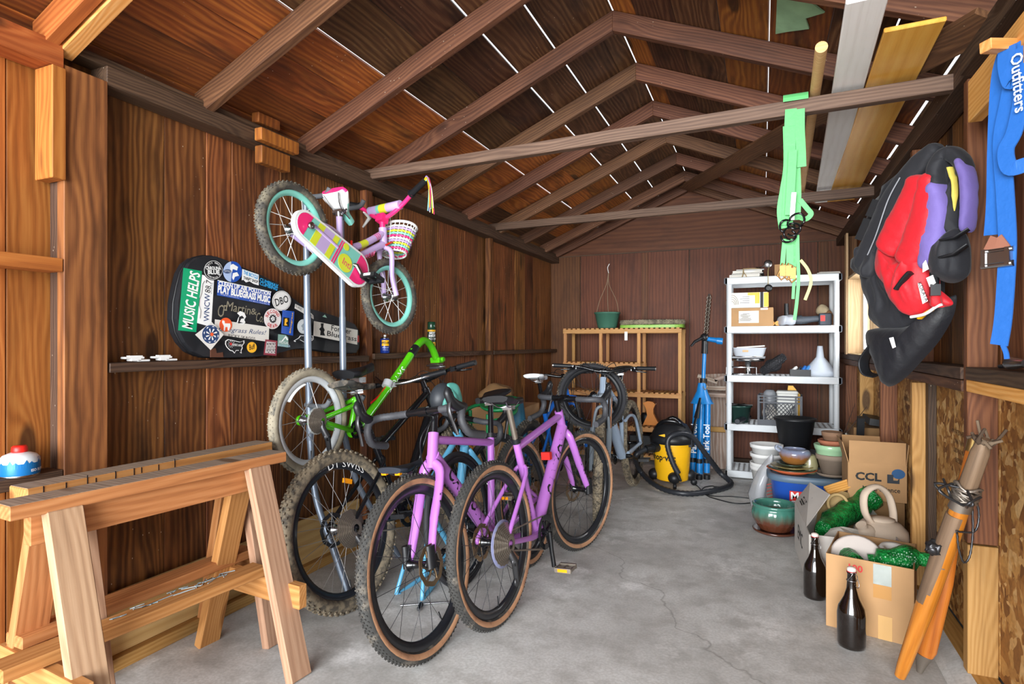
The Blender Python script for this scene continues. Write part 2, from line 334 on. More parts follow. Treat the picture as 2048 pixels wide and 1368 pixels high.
# ---- back wall
wb = structure('wall_back')
for a, b in ((-2.42, -1.95), (-1.94, -.73), (-.72, .50), (.51, .86)):
    plank('plywood_panel', ((a+b)/2, YB+.012, .03), ((a+b)/2, YB+.012, 2.26), b-a, .018, (0, -1, 0), PLY, wb, .001)
plank('backing_board', (-2.42, YB+.035, 1.14), (.86, YB+.035, 1.14), 2.28, .016, (0, -1, 0), PLATE, wb)  # unseen sheet added to stop light leaking through the panel seams
mm = MB(); mm.prism([(-2.4, 2.268), (.86, 2.268), (.86, 2.30), (XRG, 2.95), (-2.4, 2.27)], -.008, .008, RX(PI/2)); mm.build('gable_panel', PLY, wb, T(0, YB+.012, 0))
plank('gable_seam_strip', (-2.3, YB-.002, 2.262), (.76, YB-.002, 2.262), .012, .006, (0, -1, 0), PLATE, wb)
for q in (-1.2, .1, .56):
    plank('batten', (q, YB-.002, .03), (q, YB-.002, 2.25), .07, .006, (0, -1, 0), PLY, wb)
plank('sill_plate', (-2.25, YB-.03, .03), (.75, YB-.03, .03), .05, .05, (0, 0, 1), PLATE, wb)
# ---- right wall
wr = structure('wall_right')
WY0, WY1, WZ0, WZ1 = 4.62, 5.74, 1.15, 1.80
edges = [-.1+.19*i for i in range(36)]
for a in edges:
    b = a+.188; 
    if b > WY0 and a < WY1: segs = ((1.10, WZ0), (WZ1, 2.3))
    else: segs = ((1.08, 2.3),)
    for z0, z1 in segs:
        plank('board', (XRt+.012, (a+b)/2, z0), (XRt+.012, (a+b)/2, z1), .185, .02, (-1, 0, 0), STUDD if a < 2.4 else WALL, wr)
for a, b in ((-.1, 1.15), (1.155, 2.56), (2.565, 3.4), (3.405, 4.24), (4.245, 5.08), (5.085, 6.5)):
    plank('strand_board_panel', (XRt+.006, a, .58), (XRt+.006, b, .58), 1.04, .012, (-1, 0, 0), OSB, wr, .001)
for q, md, z0 in ((2.6, STUDD, .52), (3.44, STUDY, .04), (4.28, STUDD, .04), (5.12, STUDY, .04), (5.95, STUDD, .04)):
    if q == 2.6:
        plank('stud', (.725, q, .52), (.725, q, 2.2), .09, .042, (0, 1, 0), md, wr); plank('stud', (.725, q, .05), (.725, q, .515), .09, .05, (0, 1, 0), FRESH if 0 else STUDY, wr)
    else:
        plank('stud', (.725, q, .05), (.725, q, 1.05), .09, .042, (0, 1, 0), md, wr)
        if not (WY0 < q < WY1): plank('stud', (.725, q, 1.06), (.725, q, 2.2), .09, .042, (0, 1, 0), STUDD, wr)
plank('stud', (.725, 1.9, .05), (.725, 1.9, 2.1), .09, .042, (0, 1, 0), STUDY, wr)
plank('stud', (.752, 3.395, .05), (.752, 3.395, 1.05), .035, .05, (0, 1, 0), PLATE, wr)
plank('wall_ledge', (.722, 2.63, 1.132), (.722, 6.45, 1.132), .10, .045, (0, 0, 1), PLATE, wr)
plank('wall_ledge', (.722, 2.63, 1.085), (.722, 6.45, 1.085), .095, .042, (0, 0, 1), RAFT, wr)
plank('wall_ledge', (.722, -.1, 1.135), (.722, 2.57, 1.135), .10, .045, (0, 0, 1), PLATE, wr)
plank('wall_ledge', (.722, -.1, 1.09), (.722, 2.57, 1.09), .095, .042, (0, 0, 1), FRESH, wr)
plank('top_plate', (.715, 2.55, 2.24), (.715, 6.5, 2.24), .10, .075, (0, 0, 1), PLATE, wr)
plank('top_plate', (.70, .2, 2.24), (.70, 2.55, 2.24), .10, .075, (0, 0, 1), PLATE, wr)
plank('header', (.66, .2, 2.06), (.66, 2.42, 2.06), .14, .04, (1, 0, 0), FRESH, wr)
plank('header', (.71, .2, 2.05), (.71, 2.40, 2.05), .16, .04, (1, 0, 0), FRESH, wr)
plank('sill_plate', (.73, -.1, .025), (.73, 6.5, .025), .08, .05, (0, 0, 1), STUDY, wr)
mm = MB(); mm.add([(.60, -.1, .001), (.69, -.1, .05), (.69, 6.4, .05), (.645, 6.4, .001), (.69, -.1, .001), (.69, 6.4, .001)], [(0, 3, 2, 1), (0, 1, 4), (3, 5, 2)]); mm.build('sloped_curb', CONC, wr)
plank('backing_board', (XRt+.05, -.1, .55), (XRt+.05, 6.5, .55), 1.1, .016, (1, 0, 0), PLATE, wr)
# printing on the strand boards
osbp = [('LP', .105, 2.12, .80, 1.0), ('APA RATED SHEATHING', .028, 3.0, .86, .8), ('24/16  7/16 INCH', .028, 3.0, .82, .8), ('SIZED FOR SPACING', .026, 3.0, .78, .8), ('EXPOSURE 1', .03, 3.0, .74, .8), ('EXPOSURE 1', .03, 4.0, .92, .8), ('PS 2-92', .03, 4.0, .87, .8)]
for b_, s_, y_, z_, x_ in osbp:
    text('stamp', b_, s_, axes((0, -1, 0), (-1, 0, 0), (XRt-.003, y_, z_)), PRINTK, wr, xs=x_, bold=.002 if b_ == 'LP' else 0)
mm = MB()
for (p, q, r_, t_) in ((2.12, .86, .17, .003), (2.12, .735, .17, .003)): mm.box((XRt-.002, p, q), (.002, r_, t_))
for p in (2.035, 2.205): mm.box((XRt-.002, p, .797), (.002, .003, .125))
mm.build('stamp_frame', PRINTK, wr)
# ---- window in the right wall
w1 = structure('window_1')
for a, b, t_, n_ in (((.76, WY1+.005, WZ0), (.76, WY1+.005, WZ1), .17, (0, 1, 0)), ((.76, WY0-.005, WZ0), (.76, WY0-.005, WZ1), .17, (0, 1, 0)), ((.76, WY0, WZ1+.005), (.76, WY1, WZ1+.005), .17, (0, 0, 1)), ((.76, WY0, WZ0-.0), (.76, WY1, WZ0-.0), .17, (0, 0, 1))):
    plank('window_jamb', a, b, t_, .022, n_, JAMB, w1)
plank('window_trim', (.672, WY1+.06, WZ0), (.672, WY1+.06, 2.2), .10, .018, (1, 0, 0), JAMB, w1)
for a, b in (((.80, WY0+.02, WZ0+.03), (.80, WY1-.02, WZ0+.03)), ((.80, WY0+.02, WZ1-.03), (.80, WY1-.02, WZ1-.03)), ((.80, WY0+.03, WZ0+.02), (.80, WY0+.03, WZ1-.02)), ((.80, WY1-.03, WZ0+.02), (.80, WY1-.03, WZ1-.02))):
    plank('sash', a, b, .035, .03, (1, 0, 0), WHITE, w1)
mm = MB(); mm.box((.80, (WY0+WY1)/2, (WZ0+WZ1)/2), (.004, WY1-WY0-.06, WZ1-WZ0-.06)); mm.build('pane', mat('window glass', '#ffffff', .02, trans=1, ior=1.1), w1)
# ---- roof
TIE = wood('grey brown tie beam', '#3a2a23', '#5e473b', '#7c6353', 40, .35, .1)
ce = structure('ceiling')
th = math.atan(KS); cs_, ss_ = math.cos(th), math.sin(th)
def slope_pt(side, q, y_, up=0.0):                     # q: horizontal run from the ridge; up: above the rafter tops
    return V((XRG+side*(q)+side*up*ss_, y_, ZRG-KS*q+up*cs_))
def roof_boards(side, qs, gaps, mats):
    for i, (a, b) in enumerate(zip(qs, qs[1:])):
        ga0, gb0 = gaps.get(i, .002), gaps.get(i+1, .002)
        joints = sorted([-.3]+[2.41+.61*random.randint(-2, 5)]+[6.75]); joints = sorted(set([-.3, joints[1], 6.75]))
        for y0, y1 in zip(joints, joints[1:]):
            dz = random.uniform(0, .003); ga, gb = ga0*random.uniform(.6, 1.4), gb0*random.uniform(.6, 1.4); w_ = ((b-a)-ga/2-gb/2)/cs_
            plank('roof_board', slope_pt(side, (a+b)/2+(ga-gb)/4, y0+.002, .0115+dz), slope_pt(side, (a+b)/2+(ga-gb)/4, y1-.002, .0115+dz), w_, .02, slope_pt(side, .5, 0, 1)-slope_pt(side, .5, 0, 0), random.choice(mats), ce, .002)
roof_boards(-1, [0, .10, .32, .54, .77, 1.0, 1.18, 1.36, 1.54, 1.78], {2: .008, 3: .009, 5: .013, 1: .0}, [ROOF, ROOF, ROOF, ROOFD])
roof_boards(1, [0, .12, .32, .53, .745, .98, 1.2, 1.43, 1.68], {3: .005, 4: .009, 6: .006, 7: .012}, [ROOFD, ROOFD, ROOF])
pat = thing('board_patch', 'torn greenish shingle scrap seen above the right roof slope', 'shingle scrap', slope_pt(1, .86, 2.7, -.004))
pm = MB(); poly = [(-.09, -.2), (.02, -.22), (.05, -.1), (.10, -.05), (.03, .02), (.05, .1), (-.04, .16), (-.09, .2)]
pm.prism(poly, -.003, .003, axes(slope_pt(1, 1, 0)-slope_pt(1, 0, 0), (KS, 0, 1), (0, 0, 0))); pm.build('scrap', mat('green shingle', '#93b890', .8, var=.2), pat)
tan_ = KS
for i, y_ in enumerate([.57, 1.18, 1.79, 2.40, 3.01, 3.62, 4.23, 4.84, 5.45, 6.06, 6.44]):
    for side in (-1, 1):
        q1 = 1.55 if side < 0 else 1.46
        a = slope_pt(side, .0, y_, -.05); b = slope_pt(side, q1, y_, -.05)
        a = V((XRG, y_, ZRG-.054)); b = V((XRG+side*q1, y_, ZRG-.054-KS*q1))
        mt = RAFT if not (i == 1 and side < 0) else WALLO
        plank('rafter', a, b, .098, .042, (0, 1 if side > 0 else -1, 0), mt, ce, .002, s0=tan_ if side > 0 else tan_, s1=tan_)
plank('rafter', (XRG, 1.235, ZRG-.06), (XRG-1.53, 1.235, ZRG-.06-KS*1.53), .10, .05, (0, -1, 0), FRESH, ce, .002, s0=tan_)
plank('tie_beam', (-2.28, 2.955, 2.285), (.74, 2.70, 2.235), .062, .045, (0, 1, 0), TIE, ce)
plank('tie_beam', (-2.28, 4.78, 2.30), (.74, 4.40, 2.235), .062, .045, (0, 1, 0), TIE, ce)
n_ = slope_pt(1, .5, 0, 1)-slope_pt(1, .5, 0, 0)
plank('wind_brace', slope_pt(1, .02, 6.3, -.118), slope_pt(1, 1.44, 2.28, -.118), .13, .02, n_, RAFT, ce)
# ================================================================ bicycles
def arc(n, f): return [f(i/n) for i in range(n+1)]
def smooth(pts, n=6):
    """Catmull-Rom through pts"""
    P = [V(p) for p in pts]; out = []
    for i in range(len(P)-1):
        a, b, c, d = P[max(i-1, 0)], P[i], P[i+1], P[min(i+2, len(P)-1)]
        for k in range(n):
            t = k/n; out.append(.5*((2*b)+(c-a)*t+(2*a-5*b+4*c-d)*t*t+(3*b-a-3*c+d)*t**3))
    out.append(P[-1]); return out
def tyre_mesh(Rw, tw, knobs, n=56, side_w=.62):
    """mesh about the Y axis; material 0 tread, 1 sidewall"""
    m = MB(); r = tw/2; Rm = Rw-r; k = 14; vs = []; fs = []
    for i in range(n):
        a = 2*PI*i/n
        for j in range(k):
            b = 2*PI*j/k; q = Rm+r*math.cos(b)*1.0; vs.append((q*math.cos(a), r*math.sin(b), q*math.sin(a)))
    m.add(vs, [])
    for i in range(n):
        for j in range(k):
            b = 2*PI*(j+.5)/k; mi = 0 if math.cos(b) > side_w or (side_w < .2 and math.cos(b) < -.55) else 1
            m.f.append((i*k+j, i*k+(j+1) % k, ((i+1) % n)*k+(j+1) % k, ((i+1) % n)*k+j)); m.m.append(mi); m.s.append(True)
    if knobs:
        nk, sz, rows = knobs
        for i in range(nk):
            for jx, b in enumerate(rows):
                a = 2*PI*(i+(.5 if jx % 2 else 0))/nk; bb = b
                M = RY(-a) @ T(Rm, 0, 0) @ RZ(bb) @ T(r+sz*.25, 0, 0)
                m.box((0, 0, 0), (sz*.8, sz*1.0, sz*.9), M)
    return m
MESHES = {}
def wheel(parent, M, Rw, tw, mats, knobs=None, rimd=.03, rimw=.022, nsp=24, disc=0, cass=0, guard=False, hubw=.05, white=False, spr=.0012, disc_m=None, refl=None, side_w=.62):
    tread, side, rim, spk = mats
    m = MB(); ro = Rw-tw*.92; prof = [(ro+.004, -rimw/2), (ro+.004, rimw/2), (ro-rimd*.3, rimw/2), (ro-rimd, rimw*.25), (ro-rimd, -rimw*.25), (ro-rimd*.3, -rimw/2), (ro+.004, -rimw/2)]
    m.lathe(prof, 56, 0, RX(PI/2)); w = m.build('wheel', rim, parent, M)
    key = (Rw, tw, tuple(knobs[:2]) if knobs else 0, side_w)
    t = tyre_mesh(Rw, tw, knobs, side_w=side_w).build('tyre', [tread, side], w)
    h = MB(); h.lathe([(0, -hubw-.012), (.011, -hubw-.012), (.011, -hubw), (.027, -hubw), (.027, -hubw+.006), (.016, -hubw+.014), (.014, 0), (.016, hubw-.014), (.027, hubw-.006), (.027, hubw), (.011, hubw), (.011, hubw+.012), (0, hubw+.012)], 14, 0, RX(PI/2)); h.build('hub', BLKG if spk is SPKD else STEEL, w)
    s_ = MB(); ri = ro-rimd+.002
    for i in range(nsp):
        a = 2*PI*i/nsp; y = (hubw-.004)*(1 if i % 2 else -1); da = .9*(1 if (i//2) % 2 else -1); p = V((.024*math.cos(a+da), y, .024*math.sin(a+da))); q = V((ri*math.cos(a), 0, ri*math.sin(a)))
        s_.tube([p, q], spr, 4, 0, caps=False)
    s_.build('spokes', spk, w, kind='stuff')
    v = MB(); v.tube([(0, 0, -ri), (0, 0, -ri+.045)], .003, 6); v.build('valve', BLK, w)
    if disc:
        d = MB(); y = disc*(hubw+.006); n = 30
        ring = [(.081, -.001), (.081, .001), (.062, .001), (.062, -.001), (.081, -.001)]; d.lathe(ring, n, 0, T(0, y, 0) @ RX(PI/2), sm=False, rfn=lambda w_, z_: 1+.035*math.sin(9*w_))
        for i in range(6):
            a = 2*PI*i/6; d.tube([(.018*math.cos(a), y, .018*math.sin(a)), (.045*math.cos(a+.35), y, .045*math.sin(a+.35)), (.064*math.cos(a+.5), y, .064*math.sin(a+.5))], .0055, 4, flat=(1, .3))
        d.lathe([(.022, -.002), (.022, .004), (.0, .004)], 14, 0, T(0, y, 0) @ RX(PI/2)); d.build('brake_disc', disc_m or BRASS, w)
    if cass:
        d = MB(); n = 9
        for i in range(n):
            rr = cass*(1-.075*i); yy = -(hubw-.002)-.0042*i
            d.lathe([(rr*.55, yy-.0009), (rr, yy-.0009), (rr, yy+.0009), (rr*.55, yy+.0009)], 40, 0, RX(PI/2) @ Mx.Diagonal((1, 1, -1, 1)), sm=False, rfn=lambda w_, z_: 1+.02*(1 if int(w_/(2*PI)*40) % 2 else -1))
        d.build('cassette', RUST, w)
        if guard:
            d = MB(); d.lathe([(.03, 0), (.103, .002), (.103, .0035), (.03, .0015)], 36, 0, T(0, -(hubw-.012), 0) @ RX(PI/2)); d.build('spoke_guard', mat('smoky clear plastic', '#8f93b8', .2, alpha=.62), w)
    if white:
        d = MB()
        for y in (tw*.43, -tw*.43): d.lathe([(Rw-tw*.62, 0), (Rw-tw*.50, 0)], 48, 0, T(0, y*1.06, 0) @ RX(PI/2))
        d.build('reflective_stripe', PRINTW, w)
    if refl:
        d = MB(); d.box((0, 0, ri*.8), (.055, .012, .022)); d.build('spoke_reflector', refl, w, RY(R(20)))
    return w
def saddle_mesh(L=.27, wr=.14, h=.04):
    m = MB(); rings = []
    for i in range(11):
        t = i/10; x = -.13*L/.27+L*t
        w = (.5*wr*(1-min(1, t/.62))**.6*.75+.020+.022*max(0, 1-t*1.3)) if t < .62 else .020+.0*(t-.62)
        if t in (0, 1): w *= .72
        zt = .012*math.sin(PI*t*.9+2.2)+(.006 if t < .15 else 0)
        ring = []
        for k in range(14):
            a = 2*PI*k/14; yy = math.cos(a)*w; zz = math.sin(a)*(h*.28 if math.sin(a) > 0 else h*.75*(.35+.65*min(1, abs(math.cos(a))**.5)))
            ring.append((x, yy, zt+zz))
        rings.append(ring)
    m.loft(rings); return m
def crank(parent, BB, ang, ring_r, L=.17, col=BLKG, y0=-.055, pedm=BLK, ylab=None, side_both=True):
    c = MB(); pB = V((BB[0], 0, BB[1]))
    c.lathe([(ring_r*.70, y0-.002), (ring_r, y0-.002), (ring_r, y0+.002), (ring_r*.70, y0+.002), (ring_r*.70, y0-.002)], 44, 0, T(pB) @ RX(PI/2) @ Mx.Diagonal((1, 1, -1, 1)), sm=False, rfn=lambda w_, z_: 1+.015*(1 if int(w_/(2*PI)*44) % 2 else -1))
    for i in range(4):
        a = 2*PI*i/4+.4; c.tube([pB+V((0, y0, 0)), pB+V((ring_r*.75*math.cos(a), y0, ring_r*.75*math.sin(a)))], .009, 5, flat=(1, .5))
    c.tube([pB+V((0, y0-.02, 0)), pB+V((0, -y0+.02, 0))], .017, 10); k = c.build('crankset', col, parent)
    for sd in (-1, 1):
        a = ang+(PI if sd > 0 else 0); d = V((math.cos(a), 0, math.sin(a))); yb = sd*(abs(y0)+.02)
        r_ = MB(); r_.tube([pB+V((0, yb, 0)), pB+d*L*.5+V((0, yb+sd*.006, 0)), pB+d*L+V((0, yb+sd*.014, 0))], [.016, .012, .013], 8, flat=(1, .75)); arm = r_.build('crank_arm', col, k)
        e = pB+d*L; p_ = MB(); yc = yb+sd*.014
        p_.tube([e+V((0, yc, 0)), e+V((0, yc+sd*.1, 0))], .008, 8)
        for dx in (-.036, .036):
            p_.box(e+V((dx, yc+sd*.062, 0)), (.014, .085, .022))
        for dy in (.022, .062, .102): p_.box(e+V((0, yc+sd*dy, 0)), (.075, .008, .014))
        pd = p_.build('pedal', pedm, parent)
        if ylab:
            for dx in (-.044, .044): q = MB(); q.box(e+V((dx, yc+sd*.062, 0)), (.003, .05, .014)); q.build('pedal_reflector', ylab, pd)
    return k
def derailleur(parent, RH, col=DKMET, y=-.075):
    m = MB(); a = V((RH[0], y, RH[1]-.03)); b = a+V((.02, -.012, -.05)); c = b+V((.03, .012, -.10))
    m.tube([V((RH[0], y, RH[1])), a, b], [.008, .014, .018], 8); m.tube([b, c], [.015, .012], 6, flat=(1, .4))
    for q in (b, c): m.lathe([(0, -.005), (.021, -.005), (.021, .005), (0, .005)], 16, 0, T(q) @ RX(PI/2))
    m.build('derailleur', col, parent)
def chain(parent, RH, BB, rr, rc, y=-.05):
    m = MB(); p = []
    a = V((RH[0], y, RH[1])); b = V((BB[0], y, BB[1]))
    m.tube([a+V((0, 0, rr)), b+V((0, 0, rc))], .0045, 5, flat=(.7, 1)); m.tube([a+V((.03, 0, -rr*1.0)), b+V((-.02, 0, -rc))], .0045, 5, flat=(.7, 1)); m.build('chain', RUST, parent)
def drop_bar(parent, M, w=.22, tape=TAPE, lever=True):
    m = MB(); m.tube([(0, -.09, 0), (0, .09, 0)], .0155, 10); bar = m.build('handlebar', BLKG, parent, M)
    for s in (-1, 1):
        pts = smooth([(0, .085, 0), (0, w*.72, 0), (.028, w*.93, -.002), (.072, w, -.018), (.088, w*1.02, -.062), (.06, w*1.05, -.108), (.0, w*1.07, -.122), (-.045, w*1.08, -.128)], 7)
        rs = [.0168+.0011*(1 if i % 2 else -1) for i in range(len(pts))]
        t = MB(); t.tube([V((p.x, p.y*s, p.z)) for p in pts], rs, 10); t.build('bar_tape', tape, bar)
        if lever:
            h = MB(); hp = smooth([(.066, w*s, -.01), (.105, w*s*.985, .004), (.135, w*s*.98, .022), (.150, w*s*.975, .055), (.142, w*s*.975, .066)], 4); h.tube(hp, [.02]*5+[.021]*4+[.02]*4+[.017]*3+[.008], 10, flat=(.85, 1.1)); h.build('brake_hood', BLK, bar)
            l = MB(); l.tube(smooth([(.148, w*s*.98, .02), (.158, w*s*.98, -.02), (.140, w*s*1.0, -.075), (.128, w*s*1.02, -.115)], 5), [.009]*8+[.007]*8, 7, flat=(1.2, .6)); l.build('brake_lever', DKMET, bar)
    return bar
def flat_bar(parent, M, half=.36, back=.05, rise=.02, col=BLKG, gripc=BLK, endm=None, lever=True, gl=.13):
    m = MB(); pts = smooth([(-back, -half, rise), (-back*.5, -half*.5, rise*.9), (0, -.05, 0), (0, .05, 0), (-back*.5, half*.5, rise*.9), (-back, half, rise)], 5)
    m.tube(pts, .0115, 9); bar = m.build('handlebar', col, parent, M)
    for s in (-1, 1):
        e = V((-back, half*s, rise)); d = (V((-back*.5, half*.5*s, rise*.9))-e).normalized()
        q = MB(); q.tube([e, e+d*gl*.5, e+d*gl], [.0165, .0155, .0165], 10); gg = q.build('grip', gripc, bar)
        if endm: q = MB(); q.tube([e, e-d*.008], .018, 10); q.build('grip_end', endm, gg)
        if lever:
            q = MB(); b = e+d*(gl+.03); q.tube([b, b+V((.03, 0, -.012)), b+V((.045, s*.035, -.02)), b+V((.04, s*.10, -.026))], [.012, .011, .006, .005], 7); q.box(b+V((-.005, 0, -.006)), (.03, .03, .026)); q.build('brake_lever', BLKG, bar)
    return bar
def cable(parent, pts, r=.0025, m_=BLK, name='cable'):
    m = MB(); m.tube(smooth(pts, 6), r, 5); return m.build(name, m_, parent)
def bike(label, loc, heading, lean, steer, sp, group='bicycles parked in a row along the left wall'):
    g_ = lambda k, d=None: sp.get(k, d)
    M = T(loc) @ RZ(heading) @ RX(lean) @ RY(g_('pitch', 0))
    b = thing('bicycle', label, 'bicycle', group=group, M=M)
    Rw, tw, wb = sp['R'], sp['tw'], sp['wb']; cs = g_('cs', .43); BB = V((cs, 0, Rw-g_('drop', .07))); RH = V((0, 0, Rw)); FH = V((wb, 0, Rw))
    sta, ha = R(g_('sta', 73.5)), R(g_('ha', 71)); sd = V((-math.cos(sta), 0, math.sin(sta))); hd = V((-math.cos(ha), 0, math.sin(ha)))
    ST = BB+sd*g_('st', .49); off, fl, hl = g_('off', .05), g_('fl', .395), g_('hl', .15)
    A0 = FH-V((math.sin(ha), 0, math.cos(ha)))*off; CR = A0+hd*fl; HT = CR+hd*hl
    fm = sp['paint']; rt = g_('rt', 1.0)
    fr = MB()
    fr.tube([CR-hd*.0, HT], .024*g_('rh', 1), 14); fr.tube([BB, ST], .0165*rt, 12)
    tt1 = HT-hd*.03; tt0 = ST-sd*g_('ttd', .035)
    fr.tube(smooth([tt0, (tt0+tt1)/2+V((0, 0, g_('ttbend', 0))), tt1], 5), .0175*rt*g_('rtt', 1), 12)
    dt1 = CR+hd*.045
    fr.tube([BB, dt1], .026*rt*g_('rdt', 1), 14)
    fr.tube([BB+V((0, -.036, 0)), BB+V((0, .036, 0))], .024, 12)
    ssj = ST-sd*g_('ssd', .09); rw_ = g_('hubw', .07)
    for s in (-1, 1):
        fr.tube(smooth([BB+V((-.02, s*.03, 0)), BB+V((-.13, s*(tw/2+.018), .008)), RH+V((.02, s*(rw_+.004), 0)), RH+V((-.01, s*(rw_+.004), 0))], 4), [.013]*5+[.011]*8, 8, flat=(.85, 1.15))
        if not g_('full_sus'): fr.tube(smooth([ssj, ssj+V((-.03, s*(tw/2+.012), -.04)), RH+V((.005, s*(rw_+.004), .03)), RH+V((0, s*(rw_+.004), 0))], 4), [.0105]*13, 8)
        fr.lathe([(0, 0), (.016, 0), (.016, .008), (0, .008)], 12, 0, T(RH+V((0, s*rw_ - (.004 if s > 0 else .004), 0))) @ RX(PI/2))
    F_ = fr.build('frame', fm, b)
    if g_('full_sus'):
        r2 = MB(); pv = BB+sd*.26
        for s in (-1, 1): r2.tube(smooth([pv+V((.03, s*.04, .03)), pv+V((-.10, s*.055, .06)), RH+V((.12, s*.07, .22)), RH+V((.0, s*.074, .0))], 5), .013, 8); r2.tube([BB+V((-.02, s*.05, .02)), RH+V((0, s*.076, -.0))], .014, 8)
        r2.build('swingarm', fm, b)
        r3 = MB(); r3.tube([pv+V((.03, 0, .03)), (tt0+tt1)/2+V((.0, 0, -.05))], .02, 10); r3.tube([pv+V((.08, 0, .05)), (tt0+tt1)/2+V((.05, 0, -.05))], .027, 12); r3.build('rear_shock', BLKG, b)
    # front end turned about the steering axis
    Q = T(A0) @ Mx.Rotation(steer, 4, hd) @ T(-A0)
    fk = MB(); hw = g_('fhubw', .058)
    if g_('fork') == 'sus':
        stm = g_('stan', BLKG)
        for s in (-1, 1):
            lo_ = FH+V((0, s*hw, 0)); ax = CR+V((math.sin(ha), 0, math.cos(ha)))*off*.5+V((0, s*hw, 0)); mid = lo_.lerp(ax, .55)
            fk.tube([lo_-hd*.02, mid], [.016, .021], 10); fk.tube([mid-hd*.03, ax], .0155, 10, 1)
        fk.tube([CR+V((.02, -hw-.012, .0)), CR+V((.0, 0, .02)), CR+V((.02, hw+.012, .0))], .022, 10); a_ = FH.lerp(CR, .55)
        fk.tube(smooth([FH.lerp(CR, .5)+V((.02, -hw, 0)), FH.lerp(CR, .85)+V((.065, -hw*.6, 0)), FH.lerp(CR, .85)+V((.065, hw*.6, 0)), FH.lerp(CR, .5)+V((.02, hw, 0))], 5), .012, 8)
        fork = fk.build('fork', [g_('forkm', BLKG), stm], b, Q)
    else:
        for s in (-1, 1):
            e = FH+V((0, s*hw, 0)); fk.tube(smooth([CR+V((0, s*.012, .01)), CR-hd*.015+V((.0, s*(tw/2+.014), -.005)), CR-hd*.10+V((.008, s*(tw/2+.021), 0)), e.lerp(CR, .45)+V((.0, s*.012, 0)), e.lerp(CR, .12)+V((0, s*.0, 0)), e], 4), [.020]*5+[.019]*4+[.0185]*4+[.016]*4+[.013]*4, 10, flat=(.85, 1.25))
        fk.tube([CR-hd*.012, CR], .027, 12)
        fork = fk.build('fork', fm, b, Q)
        if g_('boots'):
            for s in (-1, 1): q = MB(); q.tube([FH+V((-.005, s*hw, .075)), FH+V((0, s*hw, -.012))], [.019, .021], 10, flat=(.85, 1.3)); q.build('axle_guard', BLK, fork)
    wargs = dict(rimd=g_('rimd', .03), nsp=g_('nsp', 24), knobs=g_('knobs'), white=g_('white', False), refl=g_('refl'), spr=g_('spr', .0012), side_w=g_('side_w', .62))
    if not g_('no_front'): wheel(b, Q @ T(FH) @ RY(g_('spin', .3)), Rw, tw, sp['wm'], disc=g_('fdisc', 0), hubw=.05, disc_m=g_('discm'), **wargs)
    if not g_('no_rear'): wheel(b, T(RH), Rw, tw, sp['wm'], disc=g_('rdisc', 0), cass=g_('cass', .075), guard=g_('guard', False), hubw=.055, disc_m=g_('discm'), **wargs)
    # cockpit
    stl = g_('stem', .08); sp_ = HT+hd*g_('spacer', .035); be = sp_+V((stl, 0, g_('stemrise', .02)))
    m = MB(); m.tube([HT, sp_+hd*.02], .017, 12); m.tube([sp_, be], .016, 10); m.tube([be+V((0, -.024, 0)), be+V((0, .024, 0))], .021, 12); m.build('stem', g_('stemm', BLKG), b, Q)
    BM = Q @ T(be) @ RY(g_('barrot', 0))
    if g_('bar') == 'drop': drop_bar(b, BM, g_('barw', .22))
    else: flat_bar(b, BM, g_('barw', .36), endm=g_('gripend'), rise=g_('rise', .02), col=g_('barm', BLKG), gripc=g_('gripm', BLK))
    # saddle
    se = ST+sd*g_('post', .22); m = MB(); m.tube([ST-sd*.03, se], g_('postr', .0145), 12); pst = m.build('seatpost', g_('postm', BLKG), b)
    m = MB(); m.tube([ST-sd*.012, ST+sd*.012], .0205*rt, 12); m.build('seat_clamp', BLK, pst)
    sm = saddle_mesh(); s_ = sm.build('saddle', g_('sadm', BLK), b, T(se+V((.0, 0, .045))) @ RY(g_('sadrot', 0)))
    m = MB()
    for s in (-1, 1): m.tube(smooth([(-.10, s*.04, -.005), (-.05, s*.025, -.034), (.03, s*.022, -.034), (.10, s*.012, -.008)], 4), .0035, 6)
    m.box((0, 0, -.04), (.04, .05, .02)); m.build('saddle_rails', STEEL, s_)
    if not g_('no_crank'):
        crank(b, (BB.x, BB.z), g_('ca', -PI/2), g_('ring', .085), pedm=g_('pedm', BLK), ylab=g_('ylab'))
        if g_('cass', .075) and not g_('no_rear'): derailleur(b, (0, Rw)); chain(b, (0, Rw), (BB.x, BB.z), .04, g_('ring', .085)*.95)
    return dict(o=b, BB=BB, ST=ST, CR=CR, HT=HT, Q=Q, be=be, hd=hd, sd=sd, FH=FH, RH=RH, dt=(BB, dt1), F=F_, fork=fork)
def side_text(par, body, p0, p1, rad, side, size, m_=PRINTK, **k):
    """lettering wrapped on a tube from p0 to p1, seen from side (+1 left, -1 right)"""
    p0, p1 = V(p0), V(p1); z = V((0, side, 0)); x = (p1-p0).normalized(); y = z.cross(x)
    Mb = axes(x, z, (p0+p1)/2+z*0); o = text('lettering', body, size, T(0, 0, 0), m_, par, **k)
    for v in o.data.vertices: a = v.co.y/rad; v.co.y, v.co.z = (rad+.0008)*math.sin(a), (rad+.0008)*math.cos(a)
    o.matrix_basis = Mb; return o
KG = (100, .0056, (-.62, -.32, 0, .32, .62)); KM = (64, .0105, (-.75, -.38, 0, .38, .75)); KK = (60, .0045, (-.6, -.2, .2, .6))
grav = dict(R=.358, tw=.05, wb=1.05, paint=PURP, wm=(KNOB, TAN, CARB, SPKD), knobs=KG, rimd=.036, bar='drop', barw=.215, boots=True, fl=.40, hl=.145, st=.50, rt=1.12, rdt=1.08, ssd=.13, fdisc=1, rdisc=1, cass=.092, ring=.085, nsp=24, stem=.08, barrot=R(-4), ylab=ORG, pedm=RUST, spacer=.05, off=.05, post=.17, side_w=.1)
HP = PI/2
